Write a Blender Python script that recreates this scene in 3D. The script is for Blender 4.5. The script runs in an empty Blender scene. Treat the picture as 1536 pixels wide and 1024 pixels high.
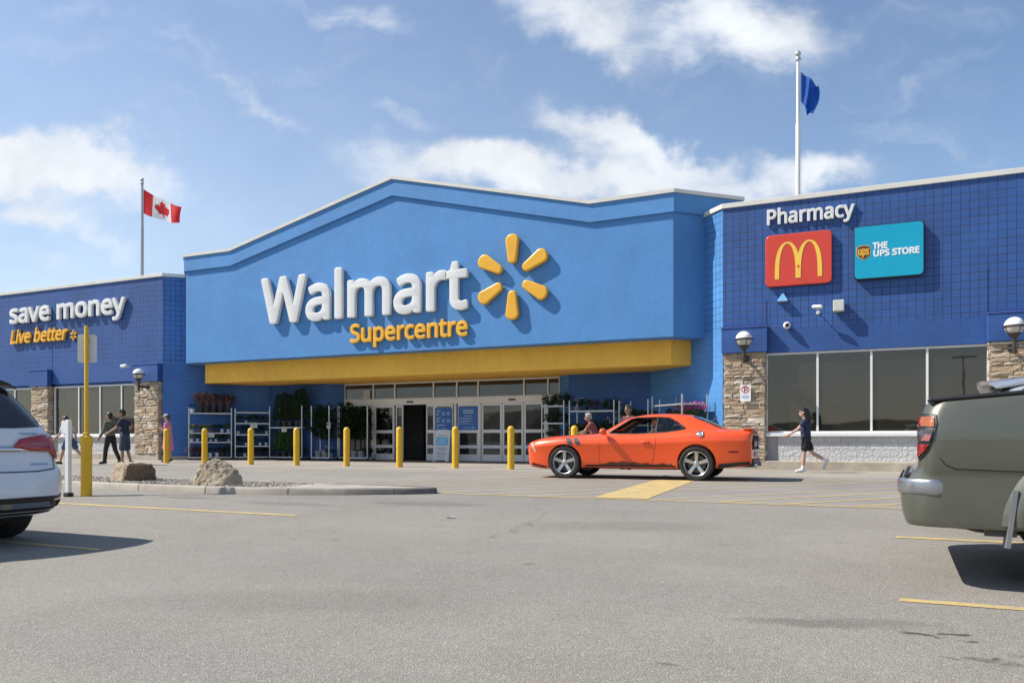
import bpy, bmesh, math, random
from mathutils import Vector, Matrix, Euler, noise
from mathutils.bvhtree import BVHTree
PI = math.pi
rnd = random.Random(11)
SC = bpy.context.scene
COL = SC.collection

# ---------------------------------------------------------------- helpers
def rad(a): return math.radians(a)
def lerp(a, b, t): return a + (b - a) * t
def interp(keys, x):
    """piecewise linear through [(x, v), ...]; v may be a tuple"""
    if x <= keys[0][0]: return keys[0][1]
    for (x0, v0), (x1, v1) in zip(keys, keys[1:]):
        if x <= x1:
            t = (x - x0) / (x1 - x0) if x1 > x0 else 0
            if isinstance(v0, tuple): return tuple(lerp(a, b, t) for a, b in zip(v0, v1))
            return lerp(v0, v1, t)
    return keys[-1][1]

def tag(o, label=None, cat=None, group=None, kind=None):
    if label: o['label'] = label
    if cat: o['category'] = cat
    if group: o['group'] = group
    if kind: o['kind'] = kind
    return o

def thing(name, label, cat, loc=(0, 0, 0), rz=0.0, group=None):
    o = bpy.data.objects.new(name, None); COL.objects.link(o)
    o.empty_display_size = 0.2
    o.location = loc; o.rotation_euler = (0, 0, rz)
    return tag(o, label, cat, group)

def copy_tree(o, parent=None):
    c = o.copy(); COL.objects.link(c)
    if parent: c.parent = parent
    for ch in list(o.children): copy_tree(ch, c)
    return c

class MB:
    """collects shapes, builds ONE mesh object"""
    def __init__(s): s.v = []; s.f = []; s.mi = []; s.cur = 0
    def add(s, vs, fs, M=None):
        n = len(s.v)
        s.v += [tuple(M @ Vector(p)) if M is not None else tuple(p) for p in vs]
        for f in fs:
            s.f.append(tuple(i + n for i in f)); s.mi.append(s.cur)
        return s
    def box(s, x0, x1, y0, y1, z0, z1, M=None):
        vs = [(x0,y0,z0),(x1,y0,z0),(x1,y1,z0),(x0,y1,z0),(x0,y0,z1),(x1,y0,z1),(x1,y1,z1),(x0,y1,z1)]
        return s.add(vs, [(3,2,1,0),(4,5,6,7),(0,1,5,4),(1,2,6,5),(2,3,7,6),(3,0,4,7)], M)
    def prism(s, pts, a, b, axis='z', M=None):
        """polygon pts extruded from a to b; axis z: pts are (x,y), y: (x,z), x: (y,z)"""
        def P(p, h):
            return (p[0],p[1],h) if axis == 'z' else (p[0],h,p[1]) if axis == 'y' else (h,p[0],p[1])
        n = len(pts)
        vs = [P(p, a) for p in pts] + [P(p, b) for p in pts]
        fs = [tuple(range(n))[::-1], tuple(range(n, 2*n))] + [(i, (i+1) % n, n+(i+1) % n, n+i) for i in range(n)]
        return s.add(vs, fs, M)
    def slab(s, p0, p1, z0, z1, t):
        """wall from p0 to p1 (plan), its face on the right of the way, thickness t to the left"""
        d = Vector((p1[0]-p0[0], p1[1]-p0[1])).normalized(); n = Vector((-d.y, d.x)) * t
        pts = [p0, p1, (p1[0]+n.x, p1[1]+n.y), (p0[0]+n.x, p0[1]+n.y)]
        return s.prism(pts, z0, z1)
    def tube(s, path, r, n=8, cap=True):
        path = [Vector(p) for p in path]; m = len(path)
        rr = r if isinstance(r, (list, tuple)) else [r]*m
        up = Vector((0, 0, 1)); vs = []
        for i, p in enumerate(path):
            t = (path[min(i+1, m-1)] - path[max(i-1, 0)]).normalized()
            a = t.cross(up)
            if a.length < 1e-3: a = t.cross(Vector((0, 1, 0)))
            a.normalize(); b = a.cross(t)
            for k in range(n):
                w = 2*PI*k/n
                vs.append(p + (a*math.cos(w) + b*math.sin(w)) * rr[i])
        fs = [(i*n+k, i*n+(k+1) % n, (i+1)*n+(k+1) % n, (i+1)*n+k) for i in range(m-1) for k in range(n)]
        if cap: fs += [tuple(range(n))[::-1], tuple(range((m-1)*n, m*n))]
        return s.add(vs, fs)
    def lathe(s, prof, n=24, M=None, closed=False, cap=True):
        """prof [(r, z)...] turned about z"""
        vs = []; m = len(prof)
        for r, z in prof:
            for k in range(n):
                w = 2*PI*k/n; vs.append((r*math.cos(w), r*math.sin(w), z))
        fs = [(i*n+k, i*n+(k+1) % n, (i+1)*n+(k+1) % n, (i+1)*n+k) for i in range(m-1) for k in range(n)]
        if closed: fs += [((m-1)*n+k, (m-1)*n+(k+1) % n, (k+1) % n, k) for k in range(n)]
        elif cap:
            if prof[0][0] > 1e-5: fs.append(tuple(range(n))[::-1])
            if prof[-1][0] > 1e-5: fs.append(tuple(range((m-1)*n, m*n)))
        return s.add(vs, fs, M)
    def ball(s, c, r, n=16, m=10):
        if not isinstance(r, (tuple, list)): r = (r, r, r)
        vs = []
        for i in range(m+1):
            t = PI*i/m
            for k in range(n):
                w = 2*PI*k/n
                vs.append((c[0]+r[0]*math.sin(t)*math.cos(w), c[1]+r[1]*math.sin(t)*math.sin(w), c[2]-r[2]*math.cos(t)))
        fs = [(i*n+k, i*n+(k+1) % n, (i+1)*n+(k+1) % n, (i+1)*n+k) for i in range(m) for k in range(n)]
        return s.add(vs, fs)
    def capsule(s, p, q, r1, r2, n=12):
        p = Vector(p); q = Vector(q); d = q - p; L = d.length
        if L < 1e-5: return s.ball(p, max(r1, r2))
        z = d / L; a = z.orthogonal().normalized(); b = z.cross(a)
        prof = [(r1*math.cos(t), -r1*math.sin(t)) for t in (PI/2*.999, PI/3, PI/6, 0)] + [(r2*math.cos(t), L + r2*math.sin(t)) for t in (0, PI/6, PI/3, PI/2*.999)]
        vs = []
        for r, h in prof:
            for k in range(n):
                w = 2*PI*k/n; vs.append(p + z*h + (a*math.cos(w) + b*math.sin(w))*r)
        m = len(prof)
        fs = [(i*n+k, i*n+(k+1) % n, (i+1)*n+(k+1) % n, (i+1)*n+k) for i in range(m-1) for k in range(n)]
        fs += [tuple(range(n))[::-1], tuple(range((m-1)*n, m*n))]
        return s.add(vs, fs)
    def mesh(s, name):
        me = bpy.data.meshes.new(name)
        me.from_pydata(s.v, [], s.f); me.update()
        for p, i in zip(me.polygons, s.mi): p.material_index = i
        return me
    def build(s, name, mats, parent=None, smooth=None, bevel=0.0, fix=True, seg=2):
        me = s.mesh(name)
        if fix:
            bm = bmesh.new(); bm.from_mesh(me)
            bmesh.ops.recalc_face_normals(bm, faces=bm.faces)
            bm.to_mesh(me); bm.free()
        return put(name, me, mats, parent, smooth, bevel, seg)

def put(name, me, mats, parent=None, smooth=None, bevel=0.0, seg=2):
    if not isinstance(mats, (list, tuple)): mats = [mats]
    me.materials.clear()
    for m in mats: me.materials.append(m)
    o = bpy.data.objects.new(name, me); COL.objects.link(o)
    if parent: o.parent = parent
    if bevel:
        b = o.modifiers.new('bevel', 'BEVEL'); b.width = bevel; b.segments = seg; b.limit_method = 'ANGLE'; b.angle_limit = rad(35); b.harden_normals = False
    if smooth is not None:
        for p in me.polygons: p.use_smooth = True
        me.set_sharp_from_angle(angle=rad(smooth))
    return o

def baked(o):
    """apply the modifiers of o into a plain mesh datablock"""
    bpy.context.view_layer.update()
    dg = bpy.context.evaluated_depsgraph_get()
    me = bpy.data.meshes.new_from_object(o.evaluated_get(dg), depsgraph=dg)
    return me

def drop(o):
    me = o.data
    bpy.data.objects.remove(o)
    if me and me.users == 0 and isinstance(me, bpy.types.Mesh): bpy.data.meshes.remove(me)

def smooth_union(mb, voxel=0.008, it=6, fac=0.5):
    """fuse overlapping closed shapes into one continuous surface"""
    o = mb.build('tmp', [], None)
    r = o.modifiers.new('r', 'REMESH'); r.mode = 'VOXEL'; r.voxel_size = voxel; r.use_smooth_shade = True
    m = o.modifiers.new('s', 'SMOOTH'); m.iterations = it; m.factor = fac
    me = baked(o); drop(o)
    for p in me.polygons: p.use_smooth = True
    return me

# ---------------------------------------------------------------- materials
MATS = {}
class NT:
    """small helper around a node tree"""
    def __init__(s, nt): s.nt = nt; s.L = nt.links
    def n(s, t, **k):
        x = s.nt.nodes.new(t)
        ins = k.pop('ins', {})
        for a, b in k.items(): setattr(x, a, b)
        for a, b in ins.items():
            if hasattr(b, 'is_linked') or isinstance(b, bpy.types.NodeSocket): s.L.new(b, x.inputs[a])
            else: x.inputs[a].default_value = b
        return x
    def math(s, op, a, b=None, c=None, clamp=False):
        x = s.nt.nodes.new('ShaderNodeMath'); x.operation = op; x.use_clamp = clamp
        for i, v in enumerate((a, b, c)):
            if v is None: continue
            if isinstance(v, bpy.types.NodeSocket): s.L.new(v, x.inputs[i])
            else: x.inputs[i].default_value = v
        return x.outputs[0]
    def vmath(s, op, a, b=None):
        x = s.nt.nodes.new('ShaderNodeVectorMath'); x.operation = op
        for i, v in enumerate((a, b)):
            if v is None: continue
            if isinstance(v, bpy.types.NodeSocket): s.L.new(v, x.inputs[i])
            else: x.inputs[i].default_value = v
        return x
    def mix(s, fac, a, b, mode='MIX'):
        x = s.nt.nodes.new('ShaderNodeMix'); x.data_type = 'RGBA'; x.blend_type = mode
        for i, v in ((0, fac), (6, a), (7, b)):
            if isinstance(v, bpy.types.NodeSocket): s.L.new(v, x.inputs[i])
            else: x.inputs[i].default_value = v if i == 0 else (tuple(v) + (1,))[:4]
        return x.outputs[2]
    def ramp(s, fac, lo, hi, a=0.0, b=1.0, kind='LINEAR'):
        x = s.nt.nodes.new('ShaderNodeMapRange'); x.interpolation_type = kind
        s.L.new(fac, x.inputs[0])
        for i, v in zip((1, 2, 3, 4), (lo, hi, a, b)): x.inputs[i].default_value = v
        return x.outputs[0]
    def noise(s, vec, scale, detail=4, rough=.55, dist=0.0):
        x = s.n('ShaderNodeTexNoise', ins={'Scale': scale, 'Detail': detail, 'Roughness': rough, 'Distortion': dist})
        if vec is not None: s.L.new(vec, x.inputs['Vector'])
        return x.outputs[0]
    def bump(s, h, strength=.3, dist=.01, normal=None):
        x = s.n('ShaderNodeBump', ins={'Strength': strength, 'Distance': dist})
        s.L.new(h, x.inputs['Height'])
        if normal is not None: s.L.new(normal, x.inputs['Normal'])
        return x.outputs[0]
    def pos(s): return s.nt.nodes.new('ShaderNodeNewGeometry').outputs['Position']
    def obj(s): return s.nt.nodes.new('ShaderNodeTexCoord').outputs['Object']

def new_mat(name):
    m = bpy.data.materials.new(name); m.use_nodes = True
    nt = m.node_tree
    b = nt.nodes['Principled BSDF']
    return m, NT(nt), b

def paint(name, col, rough=.5, var=.12, scale=3.0, bump=0.0, bscale=60, metal=0.0, coat=0.0, spec=.5, grime=0.0):
    """plain coloured surface with tone variation and fine bump, in object space"""
    if name in MATS: return MATS[name]
    m, T, b = new_mat(name)
    v = T.obj()
    nz = T.noise(v, scale, 5, .6)
    k = T.ramp(nz, .3, .7, 1-var, 1+var)
    c = T.mix(1.0, col, (1, 1, 1), 'MULTIPLY')
    sc = T.n('ShaderNodeVectorMath', operation='SCALE'); T.L.new(c, sc.inputs[0]); T.L.new(k, sc.inputs['Scale'])
    out = sc.outputs[0]
    if grime:
        g = T.ramp(T.noise(v, scale*.6, 6, .7), .5, .75, 0, grime)
        out = T.mix(g, out, (.12, .10, .08))
    T.L.new(out, b.inputs['Base Color'])
    b.inputs['Metallic'].default_value = metal
    b.inputs['Specular IOR Level'].default_value = spec
    T.L.new(T.ramp(T.noise(v, scale*2.3, 3), .3, .7, max(.02, rough-.07), min(1, rough+.07)), b.inputs['Roughness'])
    if coat: b.inputs['Coat Weight'].default_value = coat; b.inputs['Coat Roughness'].default_value = .03
    if bump: T.L.new(T.bump(T.noise(v, bscale, 3), bump, .01), b.inputs['Normal'])
    MATS[name] = m
    return m

def car_paint(name, col, flake=0.0, metal=0.0, rough=.35, dirt=.15, coat=.7):
    m, T, b = new_mat(name)
    v = T.obj()
    out = T.mix(T.ramp(T.noise(v, 900, 1), .45, .75, 0, flake), col, tuple(min(1, c*2.2+.05) for c in col))
    # road dust: more of it low on the body
    z = T.n('ShaderNodeSeparateXYZ'); T.L.new(v, z.inputs[0])
    low = T.ramp(z.outputs[2], .25, .75, 1, 0)
    d = T.math('MULTIPLY', T.math('ADD', T.math('MULTIPLY', low, dirt), dirt*.25), T.ramp(T.noise(v, 5, 6, .65), .35, .7))
    out = T.mix(d, out, (.25, .21, .17))
    T.L.new(out, b.inputs['Base Color'])
    b.inputs['Metallic'].default_value = metal
    T.L.new(T.math('ADD', T.math('MULTIPLY', d, .5), rough), b.inputs['Roughness'])
    b.inputs['Coat Weight'].default_value = coat
    T.L.new(T.math('ADD', T.math('MULTIPLY', d, .5), .04), b.inputs['Coat Roughness'])
    T.L.new(T.bump(T.noise(v, 2.2, 2), .025, .05), b.inputs['Coat Normal'])
    return m

def tile_paint(name, col, direction, tile=.2032, groove=.011, bump=1.0):
    """scored masonry block: square grid, laid out along the wall (direction) and height"""
    m, T, b = new_mat(name)
    P = T.pos()
    u = T.vmath('DOT_PRODUCT', P, (direction[0], direction[1], 0)).outputs['Value']
    xyz = T.n('ShaderNodeSeparateXYZ'); T.L.new(P, xyz.inputs[0])
    cv = T.n('ShaderNodeCombineXYZ'); T.L.new(u, cv.inputs[0]); T.L.new(xyz.outputs[2], cv.inputs[1])
    br = T.n('ShaderNodeTexBrick', offset=0.0, squash=1.0, ins={'Scale': 1.0, 'Mortar Size': groove, 'Mortar Smooth': .25, 'Bias': 0.0, 'Brick Width': tile, 'Row Height': tile,
             'Color1': (1,1,1,1), 'Color2': (.86,.88,.90,1), 'Mortar': (.9,.9,.92,1)})
    T.L.new(cv.outputs[0], br.inputs['Vector'])
    c = T.mix(1.0, col, br.outputs['Color'], 'MULTIPLY')
    gm = T.math('MULTIPLY', br.outputs['Fac'], T.ramp(T.noise(P, 1.3, 4, .7), .3, .7, .25, .85))       # grout: clogged with paint in places
    c = T.mix(gm, c, tuple(x*.12 for x in col))
    k = T.ramp(T.noise(P, .5, 6, .62), .3, .7, .80, 1.13)
    sc = T.n('ShaderNodeVectorMath', operation='SCALE'); T.L.new(c, sc.inputs[0]); T.L.new(k, sc.inputs['Scale'])
    # rain streaks: noise stretched downwards
    st = T.n('ShaderNodeCombineXYZ'); T.L.new(T.math('MULTIPLY', u, 5.0), st.inputs[0]); T.L.new(T.math('MULTIPLY', xyz.outputs[2], .35), st.inputs[1])
    s2 = T.ramp(T.noise(st.outputs[0], 1.0, 4, .6), .52, .78, 0, .25)
    T.L.new(T.mix(s2, sc.outputs[0], tuple(x*.6+.02 for x in col)), b.inputs['Base Color'])
    b.inputs['Roughness'].default_value = .55
    h = T.math('ADD', T.math('MULTIPLY', br.outputs['Fac'], -1.0), T.math('MULTIPLY', T.noise(P, 45, 4, .6), .25))
    T.L.new(T.bump(h, bump*.8, .012), b.inputs['Normal'])
    return m

def block_paint(name, col, direction, w=.406, h=.203, bump=.4, mort=.006, rough=.6):
    m, T, b = new_mat(name)
    P = T.pos()
    u = T.vmath('DOT_PRODUCT', P, (direction[0], direction[1], 0)).outputs['Value']
    xyz = T.n('ShaderNodeSeparateXYZ'); T.L.new(P, xyz.inputs[0])
    cv = T.n('ShaderNodeCombineXYZ'); T.L.new(u, cv.inputs[0]); T.L.new(xyz.outputs[2], cv.inputs[1])
    br = T.n('ShaderNodeTexBrick', ins={'Scale': 1.0, 'Mortar Size': mort, 'Mortar Smooth': .4, 'Brick Width': w, 'Row Height': h,
             'Color1': (1,1,1,1), 'Color2': (.92,.93,.95,1), 'Mortar': (.62,.62,.66,1)})
    T.L.new(cv.outputs[0], br.inputs['Vector'])
    c = T.mix(1.0, col, br.outputs['Color'], 'MULTIPLY')
    k = T.ramp(T.noise(P, .7, 6, .62), .3, .7, .86, 1.1)
    sc = T.n('ShaderNodeVectorMath', operation='SCALE'); T.L.new(c, sc.inputs[0]); T.L.new(k, sc.inputs['Scale'])
    T.L.new(sc.outputs[0], b.inputs['Base Color'])
    b.inputs['Roughness'].default_value = rough
    hh = T.math('ADD', T.math('MULTIPLY', br.outputs['Fac'], -1.0), T.math('MULTIPLY', T.noise(P, 30, 4, .65), .5))
    T.L.new(T.bump(hh, bump, .01), b.inputs['Normal'])
    return m

def stucco(name, col):
    m, T, b = new_mat(name)
    P = T.pos()
    a = T.ramp(T.noise(P, .35, 6, .65, .4), .3, .72, .88, 1.1)
    f = T.ramp(T.noise(P, 7, 5, .7), .3, .7, .93, 1.06)
    sc = T.n('ShaderNodeVectorMath', operation='SCALE'); sc.inputs[0].default_value = col; T.L.new(T.math('MULTIPLY', a, f), sc.inputs['Scale'])
    xyz = T.n('ShaderNodeSeparateXYZ'); T.L.new(P, xyz.inputs[0])
    st = T.n('ShaderNodeCombineXYZ'); T.L.new(T.math('MULTIPLY', T.math('ADD', xyz.outputs[0], xyz.outputs[1]), 3.0), st.inputs[0]); T.L.new(T.math('MULTIPLY', xyz.outputs[2], .25), st.inputs[1])
    s2 = T.ramp(T.noise(st.outputs[0], 1.0, 5, .6), .47, .8, 0, .42)
    T.L.new(T.mix(s2, sc.outputs[0], tuple(x*.72+.03 for x in col)), b.inputs['Base Color'])
    b.inputs['Roughness'].default_value = .75
    h = T.math('ADD', T.noise(P, 90, 3, .6), T.math('MULTIPLY', T.noise(P, 2.2, 3), 2.5))
    T.L.new(T.bump(h, .35, .01), b.inputs['Normal'])
    return m

def dark_glass(name, col=(.035, .033, .030), ior=1.9, rough=.02, wav=.004):
    m, T, b = new_mat(name)
    b.inputs['Base Color'].default_value = col + (1,)
    b.inputs['Roughness'].default_value = rough
    b.inputs['IOR'].default_value = ior
    if wav: T.L.new(T.bump(T.noise(T.pos(), 1.1, 2), wav, .3), b.inputs['Normal'])
    return m

def thin_glass(name, tint=(.25, .27, .26), gloss=.12):
    """see-through tinted pane: part mirror, part transparent"""
    m, T, b = new_mat(name)
    nt = m.node_tree
    tr = T.n('ShaderNodeBsdfTransparent', ins={'Color': tint + (1,)})
    gl = T.n('ShaderNodeBsdfGlossy', ins={'Roughness': .02})
    fr = T.n('ShaderNodeFresnel', ins={'IOR': 1.5})
    mx = T.n('ShaderNodeMixShader')
    T.L.new(T.math('ADD', fr.outputs[0], gloss-.04, clamp=True), mx.inputs[0]); T.L.new(tr.outputs[0], mx.inputs[1]); T.L.new(gl.outputs[0], mx.inputs[2])
    T.L.new(mx.outputs[0], nt.nodes['Material Output'].inputs[0])
    return m

def leaf_mat(name, c1, c2, scale=8):
    if name in MATS: return MATS[name]
    m, T, b = new_mat(name)
    v = T.obj()
    T.L.new(T.mix(T.ramp(T.noise(v, scale, 3), .35, .65), c1, c2), b.inputs['Base Color'])
    b.inputs['Roughness'].default_value = .55
    b.inputs['Specular IOR Level'].default_value = .3
    MATS[name] = m
    return m

def col_attr_mat(name, rough=.85, bump=.5, bscale=25, spec=.3):
    """stone: its own tone per piece (colour attribute), plus grain"""
    m, T, b = new_mat(name)
    a = T.n('ShaderNodeVertexColor', layer_name='tone')
    P = T.pos()
    k = T.ramp(T.noise(P, 14, 6, .7), .28, .72, .72, 1.2)
    sc = T.n('ShaderNodeVectorMath', operation='SCALE'); T.L.new(a.outputs[0], sc.inputs[0]); T.L.new(k, sc.inputs['Scale'])
    T.L.new(sc.outputs[0], b.inputs['Base Color'])
    b.inputs['Roughness'].default_value = rough; b.inputs['Specular IOR Level'].default_value = spec
    T.L.new(T.bump(T.noise(P, bscale, 6, .7), bump, .02), b.inputs['Normal'])
    return m

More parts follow.
